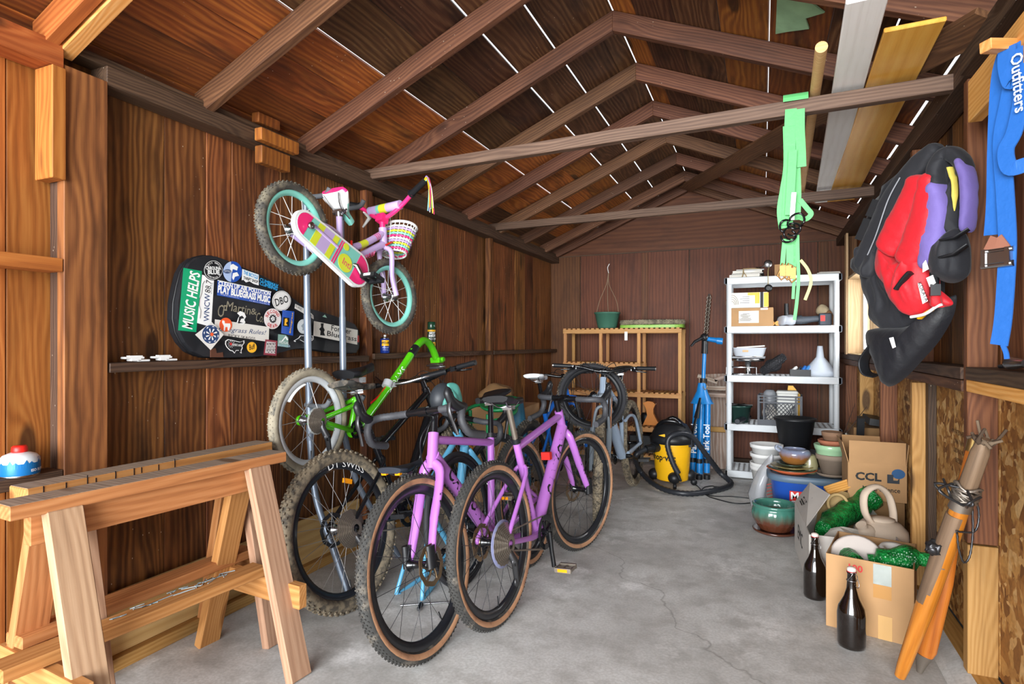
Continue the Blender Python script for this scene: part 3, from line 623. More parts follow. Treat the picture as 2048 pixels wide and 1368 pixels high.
# front lilac bike, its front wheel towards the camera
A = bike('lilac gravel bicycle facing the camera, its front wheel and disc nearest in the row', (-1.185, 3.04, 0), -HP-.02, R(9), R(-2), dict(grav, spacer=.085, barw=.24, guard=False, spin=.35, ca=R(200)))
side_text(A['F'], 'CANYON', A['dt'][0].lerp(A['dt'][1], .12), A['dt'][0].lerp(A['dt'][1], .97), .0315, 1, .078, sp=1.1, bold=.0016).rotation_euler.rotate_axis('Z', PI)
# back lilac bike, its rear wheel towards the camera
B = bike('lilac gravel bicycle facing away from the camera, cassette and right pedal in view', (-1.065, 2.33, 0), HP-.07, R(-5), R(-13), dict(grav, guard=True, postm=RUST, ca=R(-92), wb=1.07))
side_text(B['F'], 'CANYON', B['dt'][0].lerp(B['dt'][1], .25), B['dt'][0].lerp(B['dt'][1], .98), .0315, -1, .078, sp=1.25, bold=.0016)
m = MB(); m.box(B['BB'].lerp(B['CR'], .62)+V((-.085, .0, .08)), (.03, .05, .04)); m.build('tail_light', RED, B['o'])
for d_ in (A, B):
    q = MB()
    for i in range(26):
        s = random.choice((-1, 1)); t = random.uniform(.15, .8); e = d_['FH']+V((0, s*.058, 0)); c = e.lerp(d_['CR']+V((0, s*.045, 0)), t)+V((random.uniform(-.012, .012), s*.0175, 0))
        q.tube([c, c+V((random.uniform(-.004, .006), 0, random.uniform(.006, .016)))], .0022, 4)
    q.build('paint_fleck', PRINTK, d_['fork'])
    cable(d_['o'], [d_['Q'] @ (d_['be']+V((.03, .09, -.02))), d_['Q'] @ (d_['be']+V((.14, .07, -.10))), d_['Q'] @ (d_['CR']+V((.10, .03, .02))), d_['Q'] @ (d_['CR']+V((.03, .03, -.06)))])
# black mountain bike against the wall
mtb = dict(R=.37, tw=.062, wb=1.16, paint=BLKG, wm=(MUDT, MUDT, CARB, SPK), knobs=KM, rimd=.034, fork='sus', fl=.53, hl=.16, ha=67, off=.045, st=.43, drop=.04, rt=1.1, fdisc=1, rdisc=1, cass=.088, ring=.07, nsp=28, stem=.05, barw=.375, post=.27, sta=74, discm=DKMET, sadm=MUDT2, rise=.03, ttd=.05)
D = bike('black mountain bicycle with muddy knobbly tyres standing against the boards', (-1.755, 2.20, 0), HP-.05, R(-11), R(4), dict(mtb, refl=ORG, ca=R(170)))
o = text('lettering', 'DT SWISS', .046, T(0, 0, 0), PRINTW, D['o'].children[3] if 0 else D['F'], xs=1.3)
for v in o.data.vertices: a = v.co.x/.30+PI/2+.25; r_ = .302-0+v.co.y; v.co = (r_*math.cos(-a+PI), -.0135, r_*math.sin(a))
o.matrix_basis = T(D['RH'])
# grey full suspension bike at the back of the row
G = bike('grey full suspension mountain bicycle facing the camera beside the yellow vacuum', (-1.03, 5.12, 0), -HP+.0, R(4), R(14), dict(mtb, paint=GREYB, full_sus=True, forkm=mat('grey fork', '#6f7880', .4), stan=mat('gold stanchion', '#8a5a3c', .3, .6), wm=(MUDT, MUDT, BLK, SPKD), gripend=STEEL, ca=R(20), sadm=BLK, rdt=1.35, rtt=1.2, post=.26, st=.42))
# blue hardtail behind the lilac ones
E_ = bike('bright blue bicycle with a white and black saddle, mostly hidden behind the lilac ones', (-1.52, 3.92, 0), HP-.05, R(-4), R(8), dict(mtb, R=.345, tw=.05, wb=1.06, paint=BLUEB, forkm=BLUEB, stan=STEEL, sadm=mat('white saddle', '#d9dde0', .5), fl=.48, wm=(MUDT2, MUDT2, BLK, SPK), barw=.31, ca=R(45), gripend=STEEL, post=.24))
# light blue road bike, rear dropouts on the floor
L_ = bike('light blue road bicycle without its rear wheel, rear dropouts resting on the concrete', (-1.56, 2.54, -.325), HP-.02, R(-5), R(-16), dict(R=.34, tw=.03, wb=1.0, paint=SKYB, wm=(RUB, RUB, CARB, SPK), bar='drop', barw=.205, no_rear=True, rimd=.03, fl=.375, hl=.17, st=.50, white=True, cass=0, ring=.085, post=.14, sadrot=R(16), pitch=-R(20), sadm=mat('dark saddle', '#2b2f38', .5), ca=R(60), stem=.09, barrot=R(15), off=.045))
for s in (-1, 1):
    m = MB(); m.box((-.085, s*.04, .004), (.02, .028, .012)); m.build('saddle_bumper', ORG, [c for c in L_['o'].children if c.name.startswith('saddle')][0], T(-.03, 0, -.012))
for d_ in (D, G, E_):
    for k_, (y0, y1, z0) in enumerate(((.16, .03, .07), (-.18, -.03, .09), (.10, -.04, .11))):
        cable(d_['o'], [d_['Q'] @ (d_['be']+V((-.01, y0, .01))), d_['Q'] @ (d_['be']+V((.10, y0*.7, z0*.6))), d_['Q'] @ (d_['be']+V((.13, y1, -.04))), d_['Q'] @ (d_['CR']+V((.05, y1, .02)))])
# loose wheels
lw = thing('loose_wheel', 'loose road wheel, black tyre with a thin white stripe, between lilac and light blue bicycles', 'wheel', M=T(-1.40, 2.66, 0) @ RZ(HP) @ RX(R(-7)))
wheel(lw, T(0, 0, .34), .34, .03, (RUB, RUB, CARB, SPKD), white=True, nsp=20)
o = text('lettering', 'RHINOLITE', .024, T(0, 0, 0), PRINTW, lw, xs=1.2)
for v in o.data.vertices: a = -v.co.x/.28-PI/3.2; r_ = .283-v.co.y; v.co = (r_*math.cos(a), -.0125, r_*math.sin(a))
o.matrix_basis = T(0, 0, .34)
lw2 = thing('loose_wheel', 'loose knobbly wheel tipped over the handlebars of the grey bicycle', 'wheel', M=T(-1.19, 4.30, .84) @ RZ(R(25)) @ RX(R(-20)))
wheel(lw2, T(0, 0, 0), .265, .042, (MUDT2, RUB, BLK, SPKD), knobs=(44, .011, (-.7, -.25, .25, .7)), nsp=20)
# ---------------------------------------------------------------- gravity stand of two grey poles with padded arms
st = thing('bike_stand', 'two pole grey metal bicycle stand leaning on the left wall', 'bike stand', (-2.1, 2.43, 0))
def rel(p, o=(-2.1, 2.43, 0)): return V(p)-V(o)
p1t, p1b = V((-2.14, 2.30, 2.02)), V((-2.12, 2.31, .75)); p2t, p2b = V((-2.14, 2.57, 2.02)), V((-2.12, 2.57, .75))
for a, b, ft in ((p1t, p1b, V((-1.84, 2.27, .018))), (p2t, p2b, V((-1.92, 2.80, .018)))):
    m = MB(); m.tube([rel(a), rel(V((-2.13, a.y, 1.39)))], .0165, 12); m.tube([rel(V((-2.13, a.y, 1.39))), rel(b)], .0185, 12); m.build('pole', GREYM, st)
    m = MB(); m.tube(smooth([rel(b), rel(b.lerp(ft, .35)+V((-.05, 0, -.02))), rel(b.lerp(ft, .7)+V((-.03, 0, -.0))), rel(ft)], 6), .017, 12); m.build('leg', GREYM, st)
m = MB(); m.tube([rel((-2.12, 2.31, .8)), rel((-2.12, 2.57, .8))], .014, 10); m.build('cross_tube', GREYM, st)
for a in (p1t, p2t):
    for z in (1.99, .93):
        m = MB(); m.tube(smooth([rel((-2.14, a.y, z)), rel((-2.07, a.y, z-.005)), rel((-2.01, a.y, z)), rel((-1.985, a.y, z+.03))], 4), .013, 10); m.build('padded_arm', mat('grey rubber', '#55585c', .7), st)
# ---------------------------------------------------------------- small pink bike hanging on the stand
kp = thing('bicycle', 'small pale lilac and hot pink kids bicycle with basket, hung high on the wall', 'bicycle', M=T(-1.955, 2.03, 1.765) @ RZ(HP-.03) @ RX(R(-3)) @ RY(R(20)))
r16 = .212
def KW(M): return wheel(kp, M, r16, .046, (GREYT, GREYT, TEAL, WHITE), knobs=(52, .0055, (-.8, -.4, 0, .4, .8)), rimd=.022, rimw=.028, nsp=16, hubw=.038, spr=.0016, side_w=.45)
KW(T(0, 0, 0)); fh = V((.735, 0, -.008)); kst = R(6)
ha = R(69); hd = V((-math.cos(ha), 0, math.sin(ha))); A0 = fh-V((.03, 0, .01)); Qk = T(A0) @ Mx.Rotation(-kst, 4, hd) @ T(-A0)
KW(Qk @ T(fh))
bb = V((.325, 0, -.03)); hl_ = A0+hd*.27; hh = A0+hd*.38; sT = bb+V((-.085, 0, .25))
m = MB(); m.tube([hl_, hh], .022, 14); m.tube([bb, sT], .016, 12)
m.tube(smooth([sT-V((-.04, 0, .13)), sT+V((.08, 0, -.145)), sT+V((.2, 0, -.06)), hh-hd*.03], 6), .019, 12)
m.tube([bb, hl_+hd*.02], .021, 12); m.tube([bb+V((0, -.035, 0)), bb+V((0, .035, 0))], .021, 12)
for s in (-1, 1):
    m.tube(smooth([sT-V((-.03, 0, .10)), V((.14, s*.05, .085)), V((.03, s*.05, .045)), V((0, s*.05, 0))], 4), .0115, 8); m.tube([bb+V((-.02, s*.03, 0)), V((.1, s*.045, -.01)), V((0, s*.05, 0))], .012, 8)
fr_ = m.build('frame', PINKB, kp)
side_text(fr_, 'Islander', bb.lerp(hl_, .25), bb.lerp(hl_, .75), .0225, -1, .05, HOT, shear=.3)
m = MB()
for t_, c_ in ((.62, LIME), (.84, HOT), (.88, HOT)):
    pass
bt = [sT-V((-.04, 0, .13)), sT+V((.08, 0, -.145)), sT+V((.2, 0, -.06)), hh-hd*.03]; bp = smooth(bt, 6)
m.tube(bp[11:14], .0196, 12, caps=False); m.build('frame_band', LIME, fr_)
for a_ in ((15, 16), ):
    m = MB(); p_, q_ = bp[15], bp[16]
    for t_ in (.1, .5, .9): m.tube([p_.lerp(q_, t_), p_.lerp(q_, t_+.15)], .0197, 12, caps=False)
    m.build('frame_band', HOT, fr_)
m = MB()
for s in (-1, 1):
    e = fh+V((0, s*.048, 0)); m.tube(smooth([hl_+V((0, s*.01, 0)), hl_-hd*.03+V((.012, s*.045, 0)), e.lerp(hl_, .4)+V((.0, s*.005, 0)), e], 5), .0145, 10)
m.build('fork', PINKB, kp, Qk)
m = MB(); sd_ = (sT-bb).normalized(); sE = sT+sd_*.01; m.tube([sT, sE+sd_*.02], .012, 10); m.build('seatpost', STEEL, kp)
m = MB(); m.tube([sT-sd_*.012, sT+sd_*.012], .02, 12); m.tube([sT+V((.0, -.02, 0)), sT+V((-.02, -.06, .01))], .005, 6); m.build('seat_clamp', STEEL, kp)
sad = saddle_mesh(.19, .15, .05).build('saddle', [TEAL], kp, T(sE+V((.01, 0, .045))) @ RY(R(18)), sub=1)
sad.data.materials.append(HOT); sad.data.materials.append(WHITE)
for p_ in sad.data.polygons:
    if p_.center.x < .03 and p_.normal.z < -.35: p_.material_index = 2
    elif p_.center.x < -.03: p_.material_index = 1
m = MB(); m.tube([(0, -.03, -.04), (0, .03, -.04)], .018, 10)
for s in (-1, 1): m.tube(smooth([(-.09, s*.05, -.015), (-.03, s*.03, -.04), (.06, s*.02, -.03)], 4), .004, 6)
m.build('saddle_rails', STEEL, sad)
# handlebar
hb = hh+hd*.03
m = MB(); m.tube([hh, hb+hd*.02], .016, 10); m.box(hb+hd*.02, (.05, .05, .045)); m.build('stem', HOT, kp, Qk)
c_ = hb+hd*.03
pts = smooth([c_+V((-.05, -.31, .125)), c_+V((-.02, -.225, .108)), c_+V((.005, -.145, .07)), c_+V((.01, -.07, .02)), c_+V((.012, 0, 0)), c_+V((.01, .07, .02)), c_+V((.005, .145, .07)), c_+V((-.02, .225, .108)), c_+V((-.05, .31, .125))], 5)
m = MB(); m.tube(pts, .0125, 10); hbar = m.build('handlebar', HOT, kp, Qk)
m = MB(); m.tube([c_+V((.006, -.115, .06)), c_+V((.006, .115, .06))], .026, 14); pad_ = m.build('crossbar_pad', PINKB, hbar)
m = MB(); m.tube([c_+V((.006, -.02, .06)), c_+V((.006, .03, .06))], .0266, 14, caps=False); m.build('pad_stripe', LIME, pad_)
m = MB(); m.tube([c_+V((.006, .03, .06)), c_+V((.006, .05, .06))], .0266, 14, caps=False); m.build('pad_stripe', TEAL, pad_)
for s in (-1, 1):
    e, f_ = c_+V((-.05, s*.31, .125)), c_+V((-.02, s*.225, .108)); d = (e-f_).normalized()
    m = MB(); m.tube([f_-d*.03, e+d*.02], [.017, .0165], 10); m.tube([f_-d*.035, f_-d*.025], .023, 10); gr_ = m.build('grip', BLK, hbar)
    for ci, cm in enumerate((HOT, LIME, WHITE, mat('lilac tassel', '#9b86d8', .6), YEL, TEAL)):
        m = MB()
        for k in range(2):
            q = e+d*.02+V((random.uniform(-.012, .012), 0, random.uniform(-.006, .01))); dr = V((.055+random.uniform(-.03, .02), s*(.012+random.uniform(0, .02)), -.15-random.uniform(0, .04)))
            m.tube(smooth([q, q+d*.02+V((.0, 0, .0)), q+d*.03+dr*.45, q+d*.02+dr], 4), .0025, 4, flat=(1.4, .5))
        m.build('tassel', cm, gr_)
m = MB(); lv = c_+V((.0, .15, .065)); m.tube([lv, lv+V((.05, .01, -.01)), lv+V((.07, .07, -.05))], [.014, .012, .006], 8); m.build('brake_lever', WHITE, hbar)
m = MB(); m.ball(c_+V((.01, .12, .07)), .022); m.build('bell', mat('blue bell', '#5ab6d2', .3), hbar)
cable(kp, [Qk @ (c_+V((.03, .1, .042))), Qk @ (c_+V((.06, .03, .065))), Qk @ (c_+V((.07, .0, .0))), Qk @ (hl_+V((.04, .0, 0)))], .0028, WHITE)
cable(kp, [hl_+V((-.02, -.03, .0)), hl_+V((.02, -.035, .04)), hl_+V((.05, -.02, .05))], .006, RED, 'cable_clip'); cable(kp, [sT+V((.06, -.02, -.19)), sT+V((.1, -.026, -.15)), sT+V((.11, -.01, -.09))], .006, RED, 'cable_clip')
# basket
bm_, bw = MB(), []
bk0 = hh+V((.125, 0, .0)); colr = (HOT, TEAL, LIME, mat('lilac weave', '#b79ae0', .6), WHITE)
def ringp(t): hw_, d_ = .075+.03*t, .055+.025*t; zz = -.10+.17*t; return [bk0+V((d_*math.cos(a)*(1 if math.cos(a) > 0 else .9), hw_*math.sin(a)*1.05, zz)) for a in [2*PI*i/24 for i in range(24)]]
body = MB(); body.tube(ringp(1.0), .008, 6, closed=True); body.tube(ringp(0), .005, 6, closed=True)
r0, r1 = ringp(0), ringp(1)
for i in range(24): body.tube([r0[i], r1[i]], .0032, 4, caps=False)
for k in range(6): body.tube([ringp(0)[k], ringp(0)[(12-k) % 24]], .003, 4); body.tube([ringp(0)[(6-k) % 24], ringp(0)[(6+k) % 24]], .003, 4)
bas = body.build('basket', WHITE, kp, Qk)
for k in range(10):
    t = .08+.085*k; rg = ringp(t); rg2 = [p+(p-bk0-V((0, 0, p.z-bk0.z)))*(.05 if i % 2 else -.03) for i, p in enumerate(rg)]
    m = MB(); m.tube(rg2, .0062, 5, closed=True); m.build('woven_strand', colr[k % 5], bas)
# chain guard: a long rounded case with printed patches
def capsule(x0, z0, r0_, x1, z1, r1_, n=12):
    d = V((x1-x0, z1-z0)); a = math.atan2(d.y, d.x); p = []
    for i in range(n+1): t = a+PI/2+PI*i/n; p.append((x0+r0_*math.cos(t), z0+r0_*math.sin(t)))
    for i in range(n+1): t = a-PI/2+PI*i/n; p.append((x1+r1_*math.cos(t), z1+r1_*math.sin(t)))
    return p
MG = RX(PI/2)
m = MB(); m.prism(capsule(-.01, .0, .068, bb.x+.03, bb.z-.005, .092), .058, .082, MG); cg = m.build('chain_guard', WHITE, kp, bev=.004)
m = MB(); m.prism(capsule(-.01, .0, .056, bb.x+.03, bb.z-.005, .080), .082, .0835, MG); m.build('guard_print', TEAL, cg)
def clip(pl, a, b, c):
    out = []
    for i in range(len(pl)):
        p, q = pl[i-1], pl[i]; dp, dq = a*p[0]+b*p[1]+c, a*q[0]+b*q[1]+c
        if (dp > 0) != (dq > 0): t = dp/(dp-dq); out.append((p[0]+(q[0]-p[0])*t, p[1]+(q[1]-p[1])*t))
        if dq > 0: out.append(q)
    return out
def patch(c0, c1, mt, zz=.0835):
    pl = clip(clip(capsule(-.01, .0, .055, bb.x+.03, bb.z-.005, .079), 1, -.3, -c0), -1, .3, c1)
    if len(pl) > 2: m = MB(); m.prism(pl, zz, zz+.0012, MG); m.build('guard_print', mt, cg)
patch(-.08, .0, HOT); patch(.045, .085, LIME); patch(.085, .15, PINKB); patch(.15, .185, LIME, .0836); patch(.2, .208, HOT); patch(.214, .222, HOT); patch(bb.x+.02, bb.x+.14, HOT)
m = MB(); m.prism([(.265+.05*math.cos(2*PI*i/20), -.05+.045*math.sin(2*PI*i/20)) for i in range(20)], .0848, .0858, MG); m.build('guard_print', LIME, cg)
m = MB(); m.prism([(.25+.02*math.cos(2*PI*i/20), .03+.018*math.sin(2*PI*i/20)) for i in range(20)], .0848, .0858, MG); m.build('guard_print', LIME, cg)
text('lettering', 'Intl', .05, axes((.94, 0, -.12), (0, -1, 0), (.275, -.0865, -.05)), HOT, cg)
m = MB(); m.tube([(.03, -.0848, .02), (.2, -.0848, .0)], .009, 8, flat=(.3, 1)); m.build('guard_tube', PINKB, cg)
m = MB(); m.lathe([(0, 0), (.016, 0), (.016, .012), (0, .012)], 12, 0, T(0, -.095, 0) @ RX(-PI/2) @ T(0, 0, -.012)); m.build('axle_nut', STEEL, kp)
m = MB(); m.tube([bb+V((0, -.088, 0)), bb+V((.0, -.10, 0)), bb+V((.07, -.10, -.045))], .011, 8); ca_ = m.build('crank_arm', STEEL, kp)
m = MB(); e = bb+V((.07, -.11, -.045))
for dx in (-.034, .034): m.box(e+V((dx, -.045, 0)), (.016, .085, .022))
for dy in (.0, .045, .088): m.box(e+V((0, -dy, 0)), (.07, .01, .016))
pd_ = m.build('pedal', BLK, kp)
for dx in (-.044, .044): m = MB(); m.box(e+V((dx, -.045, 0)), (.003, .04, .012)); m.build('pedal_reflector', WHITE, pd_)
# ---------------------------------------------------------------- lime green one wheel trailer bike
tb = thing('trailer_bicycle', 'lime green one wheeled trailer bicycle hung on the grey stand, bent tube on top', 'trailer bicycle', M=T(-2.06, 2.245, .86) @ RZ(HP) @ RX(R(-2)))
wheel(tb, T(0, 0, 0), .262, .048, (mud('trailer tread', '#4c4a44', '#9a907c', .6), mud('trailer sidewall', '#8b8270', '#a39a86', .4), RACK, SPK), rimd=.026, rimw=.03, nsp=16, hubw=.05, cass=.062, spr=.0018, knobs=KK)
def on_t(u, v, dy=0):                                      # a pixel on the trailer bike's own plane, in its frame
    p = onX(u, v, -2.04+dy); return tb.matrix_basis.inverted() @ p
m = MB(); P1 = on_t(722, 850); P2 = on_t(838, 690); P0 = on_t(700, 868)
bend = [on_t(812, 725), on_t(833, 693), on_t(848, 681), on_t(862, 692), on_t(872, 716)]
m.tube([P0, P1, on_t(772, 782), on_t(812, 725)], [.022, .023, .024, .024], 14)
stj = on_t(712, 795); bbt = on_t(702, 858)
m.tube([bbt, stj], .016, 12); m.tube([bbt+V((0, -.03, 0)), bbt+V((0, .03, 0))], .022, 12)
for s in (-1, 1):
    m.tube(smooth([stj, stj+V((-.05, s*.04, -.03)), V((.02, s*.062, .01)), V((-.01, s*.062, 0))], 4), .0125, 8); m.tube([bbt, bbt+V((-.05, s*.045, 0)), V((0, s*.062, 0))], .0125, 8); m.lathe([(0, -.006), (.026, -.006), (.026, .006), (0, .006)], 14, 0, T(0, s*.064, 0) @ RX(PI/2))
tf = m.build('frame', GRN, tb)
m = MB(); m.tube(smooth(bend, 6), .0245, 14); hc = m.build('hitch_tube', GRN, tb)
m = MB(); m.tube([bend[0].lerp(bend[1], .45), bend[0].lerp(bend[1], .95)], .0265, 14); m.build('tube_collar', BLK, hc)
m = MB(); q = bend[-1]; m.box(q+V((.01, 0, -.015)), (.05, .07, .035)); m.tube([q+V((.02, -.05, -.01)), q+V((.02, .05, -.01))], .016, 10); m.build('hitch_yoke', GRN, hc)
m = MB(); m.box(q+V((.0, 0, -.055)), (.075, .06, .035)); m.tube([q+V((-.04, -.05, -.05)), q+V((-.04, .05, -.05))], .008, 8); m.tube([q+V((.03, -.05, -.06)), q+V((.03, .05, -.06))], .008, 8); m.build('hitch_clamp', STEEL, hc)
side_text(tf, 'ADAMS', on_t(770, 785), on_t(806, 733), .0245, -1, .06, PRINTW)
jb = on_t(775, 768)
m = MB(); m.tube([jb+V((-.012, 0, -.016)), jb+V((.012, 0, .016))], .029, 14); m.box(jb+V((.03, 0, -.005)), (.05, .05, .03)); m.build('stem', RACK, tb)
m = MB(); m.tube(smooth([jb+V((.16, -.24, .05)), jb+V((.1, -.18, .03)), jb+V((.05, -.06, -.0)), jb+V((.05, .06, -.0)), jb+V((.1, .16, .03))], 5), .012, 10); hb_ = m.build('handlebar', STEEL, tb)
m = MB(); m.tube([jb+V((.10, -.17, .03)), jb+V((.19, -.28, .06))], .018, 12); m.tube([jb+V((.186, -.275, .059)), jb+V((.193, -.284, .061))], .021, 12); m.build('grip', BLK, hb_)
sj = on_t(716, 760)
m = MB(); m.tube([stj, sj+V((0, 0, -.02))], .013, 10); m.box(sj+V((0, 0, -.0)), (.06, .06, .03)); m.build('seatpost', STEEL, tb)
saddle_mesh(.25, .16, .06).build('saddle', BLK, tb, T(sj+V((0, 0, .055))) @ RY(R(-14)))
crank(tb, (bbt.x, bbt.z), R(-30), .05, L=.13, col=BLKG, y0=-.055); derailleur(tb, (0, 0))
m = MB(); m.lathe([(.02, 0), (.068, .002), (.068, .003), (.02, .001)], 30, 0, T(0, -.04, 0) @ RX(PI/2)); m.build('spoke_guard', mat('clear plastic disc', '#d8dcd8', .2, alpha=.3), tb)
m = MB(); m.tube([(.188*math.cos(R(a)), -.016, .188*math.sin(R(a))) for a in range(105, 146, 5)], .011, 6, flat=(1, .5)); m.build('wheel_reflector', WHITE, tb)
cable(tb, [on_t(742, 806), on_t(760, 790), on_t(772, 774), on_t(790, 766)], .006, RED, 'lock_cable')
# ================================================================ helpers for loose things
def pot(name, label, cat, base, prof, mt, group=None, n=32, rfn=None, extra=None, mfn=None, soil=None):
    t = thing(name, label, cat, base, 0, group); m = MB(); m.lathe(prof, n, 0, rfn=rfn, mfn=mfn); o = m.build('body', mt, t)
    if soil: m = MB(); m.lathe([(0, soil[1]), (soil[0], soil[1])], n); m.build('soil', soil[2], t)
    return t
def pillow(outline, nrm, thick, rings=14, wr=.006, res=56, seed=0, mb=None, mi=0, flatten=2.2, back=.35):
    """an inflated, slightly wrinkled cushion over a 3D outline"""
    P = [V(p) for p in outline]; n_ = V(nrm).normalized(); L = [0]
    Q = []
    for i in range(len(P)):
        a, b, c, d = P[i-1], P[i], P[(i+1) % len(P)], P[(i+2) % len(P)]
        for k in range(7): t = k/7; Q.append(.5*((2*b)+(c-a)*t+(2*a-5*b+4*c-d)*t*t+(3*b-a-3*c+d)*t**3))
    c = sum(Q, V())/len(Q); mb = mb or MB(); N = len(Q); rows = []
    for side in (1, -1):
        for r in range(rings+1):
            t = r/rings; s = 1-t; h = thick*(1-s**flatten)**.5 if s < 1 else 0
            if side < 0:
                if r == 0: continue
                h *= back
            row = []
            for q in Q:
                p = c+(q-c)*s; w = (mnoise.noise(p*11+V((seed, seed*2, 0)))*wr*1.6+(1-2*abs(mnoise.noise(Mx.Diagonal((1, 1, .35)) @ p*26+V((seed, 0, seed)))))*wr*1.1) if r > 0 else 0
                row.append(p+n_*side*(h+w*(1 if side > 0 else .3)))
            rows.append((side, r, row))
    front = [x[2] for x in rows if x[0] > 0]; bk = [front[0]]+[x[2] for x in rows if x[0] < 0]
    for rw, flip in ((front, False), (bk, True)):
        vs = [p for r in rw for p in r]; fs = []
        for i in range(len(rw)-1):
            for k in range(N): f = (i*N+k, i*N+(k+1) % N, (i+1)*N+(k+1) % N, (i+1)*N+k); fs.append(f[::-1] if flip else f)
        mb.add(vs, fs, mi, True)
    return mb
def pad(mb, pts, widths, thick, nrm, mi=0, n=28, wr=.0016, seed=0):
    """a quilted strap: flat elliptic section along a path"""
    pts = [V(p) for p in pts]; N = V(nrm).normalized(); sp = smooth(pts, 12); ws = []
    for i in range(len(sp)):
        f = i/12; a = int(min(f, len(widths)-1)); b = min(a+1, len(widths)-1); ws.append(widths[a]+(widths[b]-widths[a])*(f-a))
    rings = []
    for i, p in enumerate(sp):
        t = (sp[min(i+1, len(sp)-1)]-sp[max(i-1, 0)]).normalized(); s_ = N.cross(t).normalized(); e = (.5, .8, .93)[min(i, len(sp)-1-i)] if min(i, len(sp)-1-i) < 3 else 1
        ring = []
        for k in range(n):
            a = 2*PI*k/n; ca, sa = math.cos(a), math.sin(a); w = (mnoise.noise((p+s_*(ws[i]*ca))*28+V((0, seed, 0)))*1.5+(1-2*abs(mnoise.noise((p+s_*(ws[i]*ca))*40+V((seed, 0, 0))))))*wr*1.6
            ring.append(p+s_*(ws[i]*e*abs(ca)**.7*(1 if ca > 0 else -1))+N*((thick*e+w)*abs(sa)**.8*(1 if sa > 0 else -1)))
        rings.append(ring)
    mb.loft(rings, mi); return mb
def strap(par, name, pts, w, th, mt, up=(0, 0, 1), fixed=False):
    m = MB(); m.tube(smooth(pts, 6), w, 6, flat=(1, th/w), up=V(up)); return m.build(name, mt, par)
def carton(name, label, base, rz, sx, sy, sz, mt, flaps=(), group=None, t=.005, cat='box', open_=True):
    """an open cardboard box: floor, four walls, flaps (side, length, angle)"""
    o = thing(name, label, cat, base, rz, group); m = MB(); m.box((0, 0, t/2), (sx, sy, t)); m.build('bottom', mt, o)
    for nm, c, z in (('side_panel', (0, -sy/2, sz/2), (sx, t, sz)), ('side_panel', (0, sy/2, sz/2), (sx, t, sz)), ('side_panel', (-sx/2, 0, sz/2), (t, sy, sz)), ('side_panel', (sx/2, 0, sz/2), (t, sy, sz))):
        m = MB(); m.box(c, z); m.build(nm, mt, o)
    for sd, ln, an in flaps:
        m = MB(); L = sx if sd in 'fb' else sy; m.box((0, ln/2, 0), (L-.006, ln, t*.8))
        Mx_ = {'f': T(0, -sy/2, sz) @ RX(PI), 'b': T(0, sy/2, sz), 'l': T(-sx/2, 0, sz) @ RZ(PI/2), 'r': T(sx/2, 0, sz) @ RZ(-PI/2)}[sd]
        if sd == 'f': Mx_ = T(0, -sy/2, sz) @ RZ(PI)
        m.build('flap', mt, o, Mx_ @ RX(an))
    if not open_: m = MB(); m.box((0, 0, sz), (sx, sy, t)); m.build('top', mt, o)
    return o
TERRA = mat('terracotta', '#a8674c', .8, var=.12); CLAY = mat('grey clay', '#8d7c6c', .85, var=.1); MINT = mat('mint glaze', '#9cc39a', .3, coat=.5); BISQ = mat('bisque clay', '#c3b09c', .75, var=.08); OLIVE = mat('olive glaze', '#8f8a66', .3, coat=.5)
def netmat():
    m = NT('green mesh wrap'); co = m.obj(); n = m.noise(co, 26, 4); m.col(m.ramp(n, [(.3, lin('#083f1a')), (.55, lin('#0f7a34')), (.75, lin('#2aa655'))])); m.b.inputs['Roughness'].default_value = .3; m.bump(m.voro(co, 95), .9, .006); return m.mat
NET = netmat()
def glaze(name, top, bot, z0, z1, rough=.18):
    m = NT(name); s = m.n('ShaderNodeSeparateXYZ'); co = m.obj(); m.put(s.inputs[0], co); n = m.noise(m.vmul(co, (30, 30, 4)), 1, 3)
    f = m.math('ADD', s.outputs[2], m.math('MULTIPLY', m.math('SUBTRACT', n, .5), (z1-z0)*1.2)); mr = m.n('ShaderNodeMapRange'); m.put(mr.inputs[0], f); mr.inputs[1].default_value = z0; mr.inputs[2].default_value = z1
    m.col(m.ramp(mr.outputs[0], [(0, lin(bot)), (1, lin(top))])); m.b.inputs['Roughness'].default_value = rough; m.b.inputs['Coat Weight'].default_value = .6; return m.mat
# ---------------------------------------------------------------- pine slat shelf on the back wall
sx0, sx1, syf, syb = -2.0, -.76, 6.06, 6.36
ps = thing('slatted_shelf', 'tall pine slat shelf unit standing against the back wall', 'shelf', (sx0, syf, 0))
def sr(x, y, z): return V((x-sx0, y-syf, z))
fx = [onY(u, 700, syf).x for u in (1131, 1202, 1278, 1360)]; shz = 1.405
for i, x in enumerate(fx):
    for y in (syf, syb): plank('upright', sr(x, y, 0), sr(x, y, shz-.01), .034, .03, (0, 1, 0), SLAT, ps)
for z, a, b in ((shz, 0, 3), (1.045, 0, 2), (.74, 0, 3), (.385, 0, 3), (.10, 0, 3)):
    for y in (syf-.017, syb+.017): plank('rail', sr(fx[a]-.02, y, z-.03), sr(fx[b]+.02, y, z-.03), .042, .018, (0, 1, 0), SLAT, ps)
    q = fx[a]-.0
    while q < fx[b]+.02:
        plank('slat', sr(q, syf-.03, z-.003), sr(q, syb+.03, z-.003), .03, .012, (0, 0, 1), SLAT, ps, 0); q += .052
m = MB(); c = onY(1252, 672, syf-.03); m.box((0, 0, 0), (.03, .003, .09)); m.build('price_tag', WHITE, ps, T(sr(c.x, c.y, c.z)))
